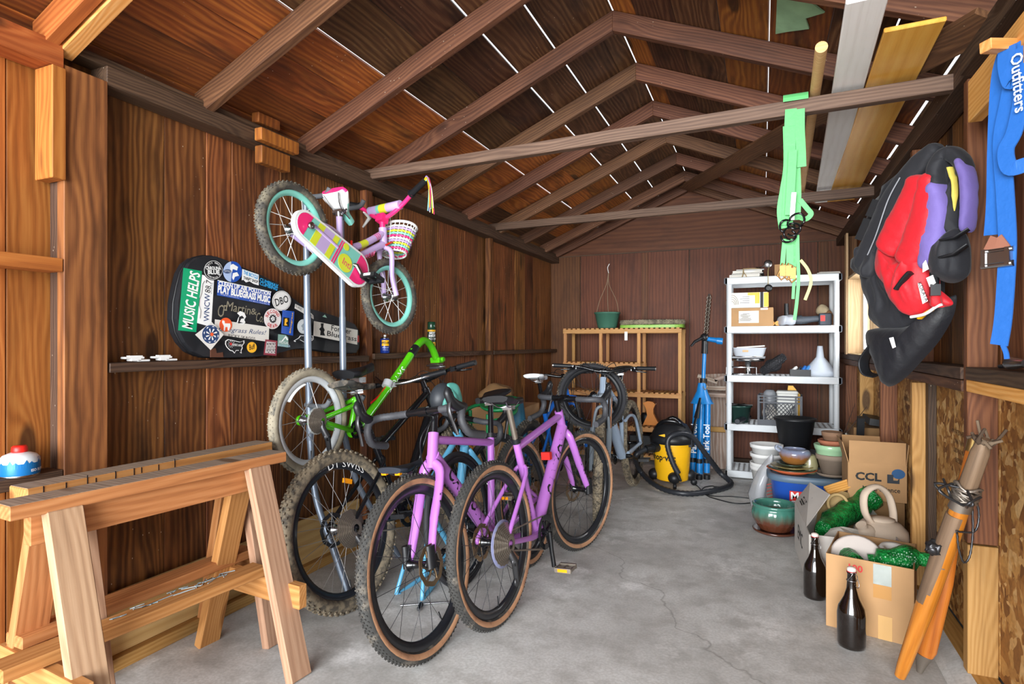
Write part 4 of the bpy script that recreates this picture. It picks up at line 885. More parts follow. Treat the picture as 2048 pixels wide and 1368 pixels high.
# things on it
GPOT = mat('dark green plastic', '#3f6a58', .4)
c = onY(1214, 654, 6.16); hp = thing('hanging_pot', 'dark green hanging flowerpot with its wire hanger on the pine shelf', 'flowerpot', (c.x, 6.17, shz+.004))
m = MB(); m.lathe([(0, 0), (.095, 0), (.10, .012), (.105, .02), (.132, .155), (.142, .158), (.142, .172), (.132, .172), (.10, .03), (0, .02)], 32); m.build('pot', GPOT, hp)
for a in (-.12, .125, 0):
    m = MB(); m.tube(smooth([(a, (.05 if a == 0 else 0), .16), (a*.75, .02, .30), (a*.12, .02, .48), (.01, .02, .62)], 5), .0028, 5); m.build('hanger_wire', mat('tan wire', '#8b765c', .5), hp)
m = MB(); m.tube(smooth([(.01, .02, .60), (.0, .02, .66), (.02, .02, .70)], 4), .004, 6); m.build('hook', WHITE, hp)
c0 = onY(1242, 650, 6.2); c1 = onY(1370, 650, 6.2)
tr = thing('tray', 'flat lime green plastic tray lying on the pine shelf under a tyre', 'tray', ((c0.x+c1.x)/2, 6.2, shz+.004))
m = MB(); L2 = (c1.x-c0.x)/2; m.prism([(L2*math.copysign(abs(math.cos(a))**.5, math.cos(a)), .15*math.copysign(abs(math.sin(a))**.5, math.sin(a))) for a in [2*PI*i/32 for i in range(32)]], 0, .03); m.build('body', mat('lime plastic', '#8bb84c', .45), tr, bev=.006)
m = MB(); m.tube([(L2*.98*math.cos(a), .148*math.sin(a), .03) for a in [2*PI*i/32 for i in range(32)]], .006, 6, closed=True); m.build('rim', mat('lime rim', '#7fae42', .45), tr)
ty = thing('spare_tyre', 'worn brown mountain tyre lying flat on the lime tray', 'tyre', ((c0.x+c1.x)/2, 6.19, shz+.062))
tyre_mesh(.335, .055, (60, .012, (-.6, 0, .6))).build('casing', [mud('brown tyre', '#5f5747', '#8f846c', .5), MUDT2], ty, T(0, 0, 0) @ Mx.Diagonal((1, .5, 1, 1)) @ RX(PI/2))
gt = thing('wooden_stool', 'orange varnished curved wooden piece with black base on the lower pine shelf', 'wooden stand', (onY(1302, 850, 6.18).x, 6.18, .39))
m = MB(); m.prism([(-.08, .0), (.09, .0), (.065, .05), (.03, .12), (.028, .17), (.05, .22), (.02, .245), (-.03, .25), (-.08, .23), (-.05, .18), (-.035, .1)], -.03, .03, RX(PI/2)); m.build('body', mat('orange varnish', '#c8781f', .3, coat=.4, var=.1), gt, bev=.006)
m = MB(); m.lathe([(0, 0), (.07, 0), (.07, .10), (.05, .12), (0, .12)], 16); m.build('base', BLK, gt, T(-.05, .05, 0))
carton('cardboard_box', 'small printed white carton on the lowest pine shelf behind the vacuum', (onY(1318, 900, 6.2).x, 6.2, .11), 0, .22, .2, .16, PAPER, open_=False)
bkb = thing('black_case', 'low dark case lying on the lowest pine shelf at the left of the vacuum', 'case', (-1.12, 6.2, .11)); m = MB(); m.box((0, 0, .09), (.34, .22, .18)); m.build('body', BLK, bkb, bev=.01)
m = MB(); m.tube(smooth([(-.06, -.11, .15), (-.04, -.13, .17), (.04, -.13, .17), (.06, -.11, .15)], 4), .006, 6); m.build('handle', DKMET, bkb)
# ---------------------------------------------------------------- chain hanging above the repair stand
cz0, cz1 = onY(1418, 592, 6.44), onY(1410, 680, 6.42)
chn = thing('hanging_chain', 'steel chain hanging on the back wall above the blue repair stand', 'chain', (cz0.x, 6.478, cz0.z))
m = MB(); m.tube([(0, .03, .016), (0, -.03, .018)], .003, 6); m.build('nail', DKMET, chn)
for i in range(24):
    t = i/23; p = cz0.lerp(cz1, t)-cz0; m = MB(); aa = 0 if i % 2 else PI/2
    m.tube([p+V((.024*math.cos(a)*math.cos(aa+.6), -.014+.016*math.cos(a)*math.sin(aa+.6), .021*math.sin(a))) for a in [2*PI*k/10 for k in range(10)]], .006, 5, closed=True); m.build('link', RUST, chn)
# ---------------------------------------------------------------- boards leaning behind the repair stand
lb = thing('leaning_board', 'weathered white painted board leaning on the back wall beside the shelf', 'board', (-.46, 6.2, 0))
WPNT = wood('flaking white paint', '#6b4a38', '#a08a7a', '#c9c1b8', 20, .5, .05, knots=False)
plank('board', (0.03, -.12, .0), (-.03, .26, .92), .27, .022, (0, -1, .35), WPNT, lb)
plank('cleat', (-.14, -.03, .38), (.16, -.03, .38), .05, .03, (0, -1, .35), STUDY, lb)
for q in (.1, .72): plank('batten', (-.14, .1+.38*(q-.2)*.9-.12, q), (.16, .1+.38*(q-.2)*.9-.12, q), .06, .025, (0, -1, .35), WPNT, lb)
lb2 = thing('bracket', 'pale folding trestle bracket leaning behind the blue repair stand', 'bracket', (-.46, 5.98, 0))
for a, b in (((-.14, .14, .92), (.05, .14, .86)), ((.02, .14, .88), (.17, .14, .94)), ((-.12, .14, .80), (.17, .14, .80)), ((-.12, .14, .73), (.17, .14, .73))): plank('arm', a, b, .04, .03, (0, -1, 0), WPNT, lb2)
for x in (-.1, .14): plank('leg', (x, .05, 0), (x, .14, .84), .04, .03, (1, 0, 0), WPNT, lb2)
# ---------------------------------------------------------------- blue folded repair stand
RB = mat('tool blue', '#1273b8', .4, coat=.2)
rs = thing('repair_stand', 'bright blue folded bicycle repair stand with black clamp at the back wall', 'repair stand', (-.535, 5.62, 0))
ax = V((0, 0, 0)); top = V((.035, .06, 1.34))
m = MB(); m.tube([(.01, .0, .04), (.03, .03, .9)], .022, 12); m.tube([(.03, .03, .88), (.04, .045, 1.18)], .018, 12); m.build('mast', RB, rs)
for i, (dx, dy) in enumerate(((-.052, -.02), (.002, -.05), (.058, -.015))):
    m = MB(); m.tube([(dx*1.15, dy-.01, .06), (dx*.9+.02, dy*.8+.02, .74)], .027, 10); lg = m.build('leg', RB, rs)
    m = MB(); m.tube([(dx*1.15, dy-.01, .0), (dx*1.15, dy-.01, .04)], .03, 10); m.build('foot', BLK, lg)
    m = MB(); m.tube([(dx*1.12, dy-.01, .15), (dx*1.12, dy-.01, .19)], .030, 10); m.build('band', BLK, lg)
    if i != 1:
        tx = text('lettering', 'Park Tool', .075, axes((0.02, .03, 1), (0, -1, 0), (dx*1.0+.008, dy-.034, .37)), PRINTW, rs, xs=.9, bold=.001)
m = MB(); m.loft([[(.02+r_*math.cos(a)*1.0, .01+r_*.8*math.sin(a), z) for a in [2*PI*i/12 for i in range(12)]] for r_, z in ((.105, .69), (.098, .70), (.05, .80), (.034, .88))]); m.build('collar', RB, rs)
m = MB(); m.tube([(.03, .03, .87), (.033, .035, .92)], .032, 12); m.tube([(.04, .045, 1.15), (.045, .05, 1.32)], .03, 12); m.ball((.04, .04, 1.30), .04); m.tube([(.03, .0, 1.30), (-.04, -.03, 1.26), (-.07, -.05, 1.22)], [.016, .014, .01], 8); m.build('clamp_head', BLK, rs)
m = MB(); m.tube([(.05, .04, 1.29), (.17, .03, 1.27)], [.02, .026], 12); m.tube([(.15, .03, 1.27), (.2, .03, 1.265)], .032, 10); m.build('clamp_arm', RB, rs)
cable(rs, [(.03, -.01, .90), (.07, -.03, .86), (.05, -.03, .82), (.03, -.02, .85)], .004, BRASS, 'wire_loop')
# ---------------------------------------------------------------- shop vacuum
vc = thing('shop_vacuum', 'yellow and black wet dry shop vacuum with its hose looped on the floor', 'vacuum', (-.735, 5.27, 0))
m = MB(); m.lathe([(0, .05), (.135, .05), (.142, .06), (.165, .36), (.168, .38), (0, .38)], 36); tk = m.build('tank', YEL, vc)
m = MB(); m.lathe([(.170, .37), (.188, .375), (.190, .42), (.178, .435), (.165, .47), (.13, .53), (.09, .55), (0, .555)], 36); hd_ = m.build('motor_head', BLK, vc)
m = MB(); m.tube(smooth([(-.12, -.06, .50), (-.06, -.10, .565), (.05, -.1, .565), (.11, -.06, .51)], 5), .018, 10); m.tube(smooth([(-.1, .05, .51), (0, .06, .58), (.1, .05, .51)], 5), .02, 10); m.build('handle', BLKG, hd_)
for a in (R(-15), R(165)): m = MB(); m.box((0, 0, .385), (.03, .06, .07), RZ(a) @ T(.178, 0, 0)); m.build('latch', mat('dark latch', '#2b2d33', .4), vc)
m = MB(); m.prism([(-.03, 0), (.02, .012), (.04, 0), (.02, -.014)], 0, .002, axes((1, .25, 0), (-.25*.9, -.9, .35), (-.06, -.172, .452))); m.build('badge', YEL, hd_)
tx = text('lettering', 'shop·vac', .075, axes((1, 0, 0), (0, -1, .07), (0, 0, 0)), PRINTK, tk, bold=.0022, xs=.95)
for v in tx.data.vertices: a = v.co.x/.157-R(26); v.co.x, v.co.z = .1585*math.sin(a), .1585*math.cos(a)+v.co.y*.07
tx.matrix_basis = Mx(((1, 0, 0, 0), (0, 0, -1, 0), (0, 1, 0, .255), (0, 0, 0, 1)))
for a in (R(-75), R(10), R(100), R(195)):
    m = MB(); m.ball((.15*math.cos(a), .15*math.sin(a), .09), (.055, .055, .05)); w_ = m.build('caster_mount', BLK, vc)
    m = MB(); m.lathe([(0, -.012), (.026, -.012), (.028, 0), (.026, .012), (0, .012)], 14, 0, T(.185*math.cos(a), .185*math.sin(a), .028) @ RZ(a) @ RX(PI/2)); m.build('caster', BLK, w_)
m = MB(); q = onY(1300, 893, 5.17)-V(vc.location); m.tube([(-.10, -.11, .34), (-.14, -.16, .34)], .042, 14); m.tube([(-.13, -.15, .34), (-.19, -.2, .33)], .034, 14); m.build('hose_port', BLK, vc)
def vfl(u, v, z): p = onZ(u, v, z); return p-V(vc.location)
hs = smooth([(-.19, -.2, .33), (-.27, -.26, .27), vfl(1283, 945, .10)+V((0, 0, 0)), vfl(1320, 975, .035), vfl(1370, 987, .024), vfl(1425, 982, .024), vfl(1462, 968, .03), vfl(1440, 945, .10), (.30, .02, .26), (.17, -.08, .45), (.05, -.17, .47), (-.01, -.2, .40), (.03, -.2, .24), (.08, -.19, .14)], 12)
m = MB(); m.tube(hs, [.023+.0022*(1 if i % 2 else -1) for i in range(len(hs))], 10); m.build('hose', mat('black hose', '#26282d', .4), vc)
m = MB(); m.tube([(.03, -.2, .24), (.06, -.197, .16), (.10, -.185, .075)], [.022, .017, .010], 10); m.build('nozzle', BLK, vc)
m = MB(); m.tube([(.16, .09, .42), (.215, .14, .70)], [.014, .011], 8, flat=(1.6, .6)); m.tube([(.195, .12, .58), (.225, .15, .76)], [.02, .008], 6, flat=(1.8, .5)); m.build('crevice_tool', BLK, vc)
cd = thing('extension_lead', 'black electric lead trailing across the floor from the vacuum to the glazed pot', 'lead', (-.3, 4.9, 0))
cl = V(cd.location); pts = [(-.57, 5.3, .40)]+[tuple(onZ(u, v, .008)) for u, v in ((1372, 955), (1395, 972), (1412, 990), (1440, 1000), (1475, 1007), (1512, 1004), (1500, 997), (1462, 993), (1425, 992), (1405, 984), (1408, 975), (1425, 972), (1434, 976))]
m = MB(); m.tube([V(p)-cl for p in smooth(pts, 6)], .0045, 6); m.build('cord', BLK, cd)
m = MB(); e = onZ(1434, 976, .014)-cl; m.box(e, (.05, .02, .024)); m.build('plug', BLK, cd)
# ---------------------------------------------------------------- grey plastic shelving unit
RX0, RX1, RY0, RY1 = -.32, .625, 5.71, 6.14
rk = thing('plastic_shelving', 'light grey five tier plastic shelving unit at the right of the back wall', 'shelf', (RX0, RY0, 0))
TZ = [.075, .505, .952, 1.402, 1.852]; W_, D_ = RX1-RX0, RY1-RY0
for i, z in enumerate(TZ):
    m = MB(); t = .062
    for c, s in (((W_/2, .012, z-t/2), (W_, .024, t)), ((W_/2, D_-.012, z-t/2), (W_, .024, t)), ((.012, D_/2, z-t/2), (.024, D_, t)), ((W_-.012, D_/2, z-t/2), (.024, D_, t))): m.box(c, s)
    m.build('shelf_frame', RACK, rk, bev=.004)
    m = MB()
    for k in range(21): x = .024+(W_-.048)*k/20; m.box((x, D_/2, z-.006), (.017, D_-.04, .007))
    for k in range(9): y = .024+(D_-.048)*k/8; m.box((W_/2, y, z-.007), (W_-.04, .017, .007))
    m.build('shelf_lattice', RACK, rk, kind='stuff')
    for x in (.0, W_):
        m = MB(); m.box((x, .03, z-.03), (.014, .06, .05)); m.build('corner_cap', mat('navy cap', '#2b2f3b', .5), rk) if i else None
for x in (.035, W_-.035):
    for y in (.035, D_-.035):
        for a, b in zip(TZ, TZ[1:]):
            m = MB(); m.tube([(x, y, a), (x, y, b-.055)], .0235, 14); m.build('post', RACK, rk)
def shelf_at(u, i, y): p = onY(u, 700, y); return V((p.x, y, TZ[i]+.0005))
# top tier
p = shelf_at(1492, 4, 5.86)
for k, (dx, dz, w, d, h, mt, lab) in enumerate(((0, 0, .26, .22, .03, PAPER, 'thick white binder at the bottom of the stack on the top shelf'), (.02, .031, .27, .21, .012, BLK, 'black folder in the tied stack on the top shelf'), (.01, .044, .25, .2, .02, PAPER, 'white ring binder in the middle of the tied stack on the top shelf'), (.03, .065, .24, .2, .010, mat('grey folder', '#57585c', .6), 'grey folder on top of the tied paper stack'))):
    t = thing('binder', lab, 'binder', p+V((dx, 0, dz+.0)), R(4*k-6), 'binders tied together on the top shelf'); m = MB(); m.box((0, 0, h/2), (w, d, h)); cv = m.build('cover', mt, t, bev=.002)
    m = MB(); m.box((-.004, -.0, h/2), (w-.006, d+.002, h*.6)); m.build('pages', PAPER, t)
tw_ = thing('twine', 'tan twine tied round the stack of binders', 'twine', p+V((.0, 0, .0)))
m = MB(); m.tube([(-.03, -.125, .0), (-.02, -.13, .04), (-.02, -.122, .078), (-.02, .12, .08), (-.02, .125, .0)], .005, 6); m.tube([(-.02, -.13, .05), (.0, -.14, .02), (.01, -.135, -.01)], .004, 5); m.tube(smooth([(-.02, -.12, .079), (.06, -.1, .081), (.12, -.05, .081)], 4), .004, 5); m.build('loops', mat('twine', '#a08a62', .8), tw_)
p = shelf_at(1536, 4, 5.78); t = thing('desk_lamp', 'small chrome lamp with round head and black disc hanging over the top shelf edge', 'lamp', p)
m = MB(); m.lathe([(0, -.012), (.03, -.01), (.036, 0), (.03, .004), (0, .008)], 20, 0, T(0, -.03, .115) @ RX(PI/2)); m.build('head', STEEL, t)
m = MB(); m.tube(smooth([(0, -.02, .115), (-.06, 0, .09), (-.1, .03, .095)], 4), .005, 6); m.build('arm', STEEL, t)
m = MB(); m.tube(smooth([(.01, -.02, .09), (0, -.06, .05), (0, -.078, -.02), (0, -.08, -.08)], 4), .0035, 6); m.build('cord', mat('tan cord', '#9a8a5c', .6), t)
m = MB(); m.lathe([(0, -.014), (.03, -.012), (.034, 0), (.03, .012), (.012, .014), (0, .012)], 22, 0, T(0.003, -.085, -.11) @ RX(PI/2)); m.build('disc', BLK, t)
p = shelf_at(1572, 4, 5.90); cb = carton('cardboard_box', 'small cardboard carton with orange contents on the top shelf', p, R(-8), .17, .15, .115, CARD); m = MB(); m.ball((0, 0, .1), (.065, .055, .035)); m.build('orange_bundle', mat('orange cloth', '#d9541e', .8, var=.2), cb); m = MB(); m.box((-.005, -.077, .06), (.05, .002, .07)); m.build('label', PAPER, cb)
p = shelf_at(1655, 4, 5.85); t = thing('paper_stack', 'few thin white boards lying on the top shelf right end', 'papers', p)
for k in range(3): m = MB(); m.box((0, 0, .004+.007*k), (.2-.02*k, .18, .005), RZ(R(5*k-4))); m.build('sheet', PAPER, t)
# tier four
p = shelf_at(1501, 3, 5.83); cb = carton('cardboard_box', 'brown cardboard carton with a white shipping label on the second highest shelf', p, R(-2), .385, .2, .165, CARD, open_=False)
m = MB(); m.box((-.01, -.1035, .085), (.17, .001, .11)); lb_ = m.build('label', PAPER, cb)
m = MB()
for k in range(9): m.box((-.06+.1*random.random()*.3, -.1045, .05+.008*k), (.05+.06*random.random(), .0008, .003))
m.build('label_print', PRINTK, cb, kind='stuff'); m = MB(); m.box((.12, -.1035, .155), (.06, .001, .014)); m.build('tape', WHITE, cb)
yb_ = thing('printed_carton', 'yellow and white printed carton lying on the labelled cardboard carton', 'box', p+V((-.0, 0, .1695)), R(-1)); m = MB(); m.box((-.02, 0, .07), (.33, .19, .14)); m.build('body', PAPER, yb_, bev=.002)
for c, s, mt in (((.03, -.0955, .088), (.1, .001, .10), YEL), ((.098, -.0957, .07), (.025, .001, .14), PRINTK), ((-.02, -.0962, .07), (.12, .001, .085), WHITE)): m = MB(); m.box(c, s); m.build('print_panel', mt, yb_)
m = MB(); m.box((.135, -.0957, .07), (.04, .001, .13)); m.build('print_panel', YEL, yb_)
for k in range(4): m = MB(); a0 = .02+.012*k; m.tube([(-.155+a0*math.cos(a), -.0965, .03+a0*1.6*math.sin(a)) for a in [PI*i/10 for i in range(11)]], .0015, 4); m.build('printed_arch', mat('printed brown', '#6a5a40', .7), yb_)
for k in range(4): m = MB(); m.box((-.035-.01*(k % 2), -.0969, .1-.018*k), (.06+.02*(k % 2), .0008, .004)); m.build('printed_line', PRINTK, yb_)
def lump(par, name, c, r, mt, seed=0, amp=.012, n=14, mm_=9): m = MB(); m.ball(c, r, n, mm_); m.jitter(amp, 16, seed); return m.build(name, mt, par)
p = shelf_at(1572, 3, 5.79); t = thing('plastic_bag', 'crumpled clear bag of parts hanging over the second highest shelf edge', 'bag', p); lump(t, 'bag', (.0, .0, .05), (.08, .06, .05), mat('clear bag', '#b9bcc4', .2, alpha=.75), 3, .03); lump(t, 'contents', (-.0, .02, .04), (.06, .04, .035), mat('grey parts', '#7c7f88', .5), 5, .02)
for k, x in enumerate((-.115, -.07)): m = MB(); m.tube([(x, -.02, .024), (x+.01, .1, .024)], .022, 12); tg = thing('wooden_roller', ('short wooden dowel piece, left of two beside the bag on the shelf', 'short wooden dowel piece, right of two beside the bag on the shelf')[k], 'dowel', p+V((0, 0, 0))); m.build('body', FRESH, tg)
p = shelf_at(1578, 3, 5.92); t = thing('power_tool', 'dark grey angle grinder with an upright side handle on the second highest shelf', 'grinder', p)
m = MB(); m.tube([(-.1, 0, .06), (.02, 0, .06), (.11, 0, .07)], [.03, .038, .03], 12); m.build('body', mat('tool grey', '#3d434c', .5), t); m = MB(); m.tube([(-.02, 0, .08), (-.022, 0, .21)], [.022, .019], 10); m.build('side_handle', BLK, t)
m = MB(); m.lathe([(0, 0), (.06, 0), (.06, .004), (0, .004)], 24, 0, T(.09, -.02, .02)); m.build('guard_disc', DKMET, t)
p = shelf_at(1612, 3, 5.85); t = thing('cordless_drill', 'grey cordless drill lying down with a red and black battery on the shelf', 'drill', p)
m = MB(); m.tube([(-.11, 0, .05), (-.03, 0, .052)], [.032, .04], 14); m.tube([(-.03, 0, .052), (.05, 0, .06), (.11, -.01, .065)], [.036, .028, .028], 12); m.build('body', mat('drill grey', '#4a5058', .5), t); m = MB(); m.box((.15, -.01, .055), (.10, .08, .11)); bt_ = m.build('battery', mat('battery', '#343a45', .5), t, bev=.008); m = MB(); m.box((.13, -.052, .065), (.035, .004, .05)); m.build('battery_latch', RED, bt_)
p = shelf_at(1652, 3, 5.98); t = thing('work_glove', 'dusty tan work glove slumped against the shelf post', 'glove', p); lump(t, 'palm', (0, 0, .07), (.07, .05, .075), mat('tan leather', '#7d5a3c', .9, var=.15), 2, .02); lump(t, 'cuff', (-.02, 0, .15), (.055, .04, .045), mat('cream cuff', '#b6a585', .9, var=.1), 4, .02)
for k in range(4): m = MB(); m.tube([(-.05+.03*k, -.03, .05), (-.06+.035*k, -.06, .02), (-.06+.036*k, -.08, .014)], [.014, .013, .009], 8); m.build('finger', mat('tan finger', '#77553a', .9), t)
# tier three
p = shelf_at(1496, 2, 5.86); t = thing('cake_stand', 'round silver pedestal stand carrying stacked pans on the middle shelf', 'stand', p)
m = MB(); m.lathe([(0, 0), (.05, 0), (.05, .006), (.027, .012), (.027, .125), (.14, .128), (.145, .15), (.14, .152), (0, .152)], 32); m.build('pedestal', STEEL, t); 
tp = thing('baking_pan', 'flat grey baking pan lying on the silver pedestal stand', 'pan', p+V((.0, 0, .1525))); m = MB(); m.box((0, 0, .009), (.30, .22, .018)); m.build('body', DKMET, tp, bev=.004); m = MB(); m.tube([(.15*sx, .11*sy, .019) for sx, sy in ((1, 1), (-1, 1), (-1, -1), (1, -1))], .004, 6, closed=True); m.build('rim', STEEL, tp)
tp = thing('plastic_tub', 'shallow white plastic tub on the flat baking pan', 'tub', p+V((.01, 0, .1725)))
m = MB(); rr = lambda s_, z: [(.15*s_*math.copysign(abs(math.cos(a))**.5, math.cos(a)), .11*s_*math.copysign(abs(math.sin(a))**.5, math.sin(a)), z) for a in [2*PI*i/28 for i in range(28)]]
m.loft([rr(.78, 0), rr(.86, .012), rr(.97, .075), rr(1.03, .08), rr(.95, .08), rr(.82, .018)], caps=True); m.build('body', mat('milky plastic', '#c9ced6', .4), tp); m = MB(); m.box((.02, 0, .088), (.24, .15, .012)); m.build('lid', PAPER, tp, RY(R(-4)))
m = MB(); m.box((-.03, -.113, .05), (.05, .002, .018)); m.build('label', mat('tan tape', '#c9a87c', .7), tp)
p = shelf_at(1478, 2, 5.80); t = thing('wire_rack', 'small chrome wire rack lying flat on the middle shelf', 'rack', p+V((.02, 0, 0)))
m = MB(); 
for z in (.006, .07): m.tube([(.13*sx, .08*sy+.06, z) for sx, sy in ((1, 1), (-1, 1), (-1, -1), (1, -1))], .004, 6, closed=True)
for k in range(7): m.tube([(-.12+.04*k, -.02, .006), (-.12+.04*k, .14, .006)], .0025, 5)
for sx in (-1, 1): m.tube([(.13*sx, -.02, .006), (.13*sx, -.02, .07)], .004, 6); m.tube([(.13*sx, .14, .006), (.13*sx, .14, .07)], .004, 6)
m.build('wires', STEEL, t)
p = shelf_at(1546, 2, 5.84); t = thing('folded_tyre', 'black folded bicycle tyres bundled on the middle shelf', 'tyre', p)
m = MB()
for k, (a, tz) in enumerate(((R(25), .10), (R(25), .075))):
    Mx_ = T(.0+.012*k, .02, tz) @ RY(R(-38)) @ Mx.Diagonal((1, .75, 1, 1)); tm = tyre_mesh(.125, .085, (30, .014, (-.6, -.2, .2, .6)) , n=36); vs = [Mx_ @ RX(PI/2) @ V(v) for v in tm.v]; o = MB(); o.add(vs, []); o.f = tm.f; o.m = tm.m; o.s = tm.s
    if k == 0: o.build('tyre_roll', [RUB, RUB], t)
m = MB(); m.ball((.0, .03, .09), (.075, .07, .06)); m.build('inner_tyre', RUB, t)
p = shelf_at(1600, 2, 5.79); t = thing('parts_tray', 'small black tray holding blue and silver parts on the middle shelf', 'tray', p)
m = MB(); m.box((0, 0, .004), (.16, .11, .008)); [m.box(c, s) for c, s in (((0, -.055, .03), (.16, .006, .06)), ((0, .055, .03), (.16, .006, .06)), ((-.08, 0, .03), (.006, .11, .06)), ((.08, 0, .03), (.006, .11, .06)))]; m.build('body', BLK, t)
for k, (x, mt) in enumerate(((-.055, WHITE), (-.02, STEEL), (.02, mat('blue part', '#2c68b4', .4)), (.05, mat('blue part two', '#3f83c6', .4)))): m = MB(); m.tube([(x, -.02, .05), (x+.02, .02, .072+.012*(k > 1)), (x+.03, .03, .08)], [.016, .014, .01], 8); m.build('part', mt, t)
p = shelf_at(1640, 2, 5.87); t = thing('funnel', 'large white plastic funnel standing mouth down on the middle shelf', 'funnel', p)
m = MB(); m.lathe([(.134, .0), (.138, 0), (.138, .035), (.13, .05), (.045, .155), (.033, .17), (.022, .27), (.018, .27), (.028, .165), (.13, .03)], 36); m.build('body', mat('milky white', '#c6ced9', .4), t)
# tier two
p = shelf_at(1478, 1, 5.88); t = thing('plastic_pot', 'dark green plastic pot on the lower shelf behind the black pipe', 'pot', p); m = MB(); m.lathe([(0, 0), (.085, 0), (.105, .14), (.115, .14), (.115, .16), (.1, .16), (.08, .02), (0, .02)], 28); m.build('pot', mat('deep green plastic', '#25403a', .3), t)
m = MB(); [m.box((.0, 0, .162), (.24, .012, .008), RZ(a)) for a in (0, 1.2, 2.2)]; m.build('cross_bars', BLK, t)
p = shelf_at(1485, 1, 5.72); t = thing('pipe', 'black plastic pipe sticking out over the lower shelf edge', 'pipe', p+V((0, 0, .026)))
m = MB(); a, b = V((.045, .30, .01)), V((-.04, -.13, .012)); m.tube([a, b], .026, 14, caps=False); m.tube([a, b], .022, 14); m.build('tube', mat('black pipe', '#2a2e35', .35), t)
p = shelf_at(1560, 1, 5.86); mc = thing('milk_crate', 'grey black plastic milk crate full of odds and ends on the lower shelf', 'crate', p, R(-3)); CR_ = mat('crate plastic', '#3a3d45', .5)
cw, cd_, ch = .36, .26, .27
m = MB(); m.box((0, 0, .005), (cw, cd_, .01)); m.build('bottom', CR_, mc)
for nm, fx_ in (('front', (0, -cd_/2, 0)), ('back', (0, cd_/2, PI)), ('left', (-cw/2, 0, -PI/2)), ('right', (cw/2, 0, PI/2))):
    L = cw if nm in ('front', 'back') else cd_; m = MB()
    for z, h in ((.025, .05), (.262, .012), (.235, .008), (.205, .012)): m.box((0, 0, z), (L, .007, h))
    for x in [-L/2+.01, L/2-.01, -L/2+.05, L/2-.05]: m.box((x, 0, ch/2), (.012, .008, ch))
    x = -L/2
    while x < L/2: 
        for s in (-1, 1): m.tube([(max(-L/2+.05, min(L/2-.05, x-s*.07)), 0, .05), (max(-L/2+.05, min(L/2-.05, x+s*.07)), 0, .2)], .0028, 4)
        x += .035
    m.build('side_grid', CR_, mc, T(fx_[0], fx_[1], 0) @ RZ(fx_[2]))
t = thing('white_bin', 'white lidded container inside the milk crate', 'container', p+V((.06, -.02, .011)), R(-3)); m = MB(); m.box((0, 0, .14), (.17, .15, .28)); m.box((0, 0, .285), (.18, .16, .03)); m.build('body', mat('off white', '#c9c9c4', .5), t, bev=.01)
t = thing('yellow_guard', 'yellow triangular part sticking out of the milk crate', 'tool', p+V((.09, .06, .012)), R(-3)); m = MB(); m.prism([(-.06, .0), (.08, .0), (.08, .26), (.02, .34), (-.02, .34)], -.02, .02, RX(PI/2)); m.build('body', YEL, t, bev=.004)
t = thing('grey_bottle', 'grey ribbed jug standing inside the milk crate', 'jug', p+V((-.085, .02, .011)), 0); m = MB(); m.lathe([(0, 0), (.06, 0), (.06, .25), (.05, .28), (.03, .3), (0, .3)], 18); m.build('body', mat('grey jug', '#8d9096', .4), t)
t = thing('parts_bag', 'bag of white scraps packed in the milk crate', 'bag', p+V((-.09, -.075, .011))); lump(t, 'bag', (0, 0, .09), (.06, .035, .085), mat('scrap bag', '#a7a29a', .7, var=.3), 7, .015)
# ---------------------------------------------------------------- floor and pots in front of the shelving
for k in range(4):
    t = thing('nursery_pot', ['lowest', 'second lowest', 'second highest', 'topmost'][k]+' of the nested white plastic pots left of the black pot', 'flowerpot', (.03, 5.2, .03+.075*k) if k else (.03, 5.2, .0), 0, 'nested white pots')
    h = .24 if k == 0 else .165; m = MB(); m.lathe([(0, .004), (.085, 0), (.115, h-.03), (.125, h-.03), (.128, h), (.115, h), (.08, .012), (0, .012)], 26); m.build('pot', WHITE, t)
t = thing('storage_tote', 'grey plastic tote hidden behind the blue tub, carrying the black pot', 'tote', (.25, 5.36, 0)); m = MB(); m.loft([[(.15*s_*math.copysign(abs(math.cos(a))**.35, math.cos(a)), .13*s_*math.copysign(abs(math.sin(a))**.35, math.sin(a)), z) for a in [2*PI*i/24 for i in range(24)]] for s_, z in ((.9, 0), (1, .33), (1.04, .33), (1.04, .355))]); m.build('body', mat('dark grey tote', '#4c4f55', .5), t)
t = thing('black_pot', 'big black plastic plant pot with rolled rim in front of the shelving', 'flowerpot', (.245, 5.32, .356)); m = MB(); m.lathe([(0, 0), (.10, 0), (.112, .02), (.148, .25), (.160, .255), (.162, .275), (.148, .278), (.105, .03), (0, .02)], 36); m.build('pot', BLK, t)
TUB = (.315, 4.66); t = thing('storage_tub', 'rounded blue plastic storage tub with a grey lid, red label on the front', 'tub', (TUB[0], TUB[1], 0))
rr = lambda s_, z: [(.275*s_*math.copysign(abs(math.cos(a))**.62, math.cos(a)), .20*s_*math.copysign(abs(math.sin(a))**.62, math.sin(a)), z) for a in [2*PI*i/40 for i in range(40)]]
m = MB(); m.loft([rr(.82, 0), rr(.86, .01), rr(.95, .27), rr(.97, .29)]); tbd = m.build('body', mat('royal blue plastic', '#1c4aa0', .35), t)
m = MB(); m.loft([rr(1.03, .275), rr(1.05, .28), rr(1.05, .31), rr(1.0, .322), rr(.94, .322), rr(.92, .312)]); m.build('lid', mat('grey blue lid', '#596e80', .45), t)
m = MB(); m.box((-.095, -.195, .18), (.095, .004, .08), Mx.Identity(4)); lbq = m.build('label', RED, t); text('lettering', 'M', .07, axes((1, 0, 0), (0, -1, 0), (-.11, -.1975, .185)), PRINTW, lbq, bold=.002); m = MB(); m.box((-.095, -.1972, .15), (.07, .001, .008)); m.build('label_line', PRINTW, lbq)
LZ = .3225
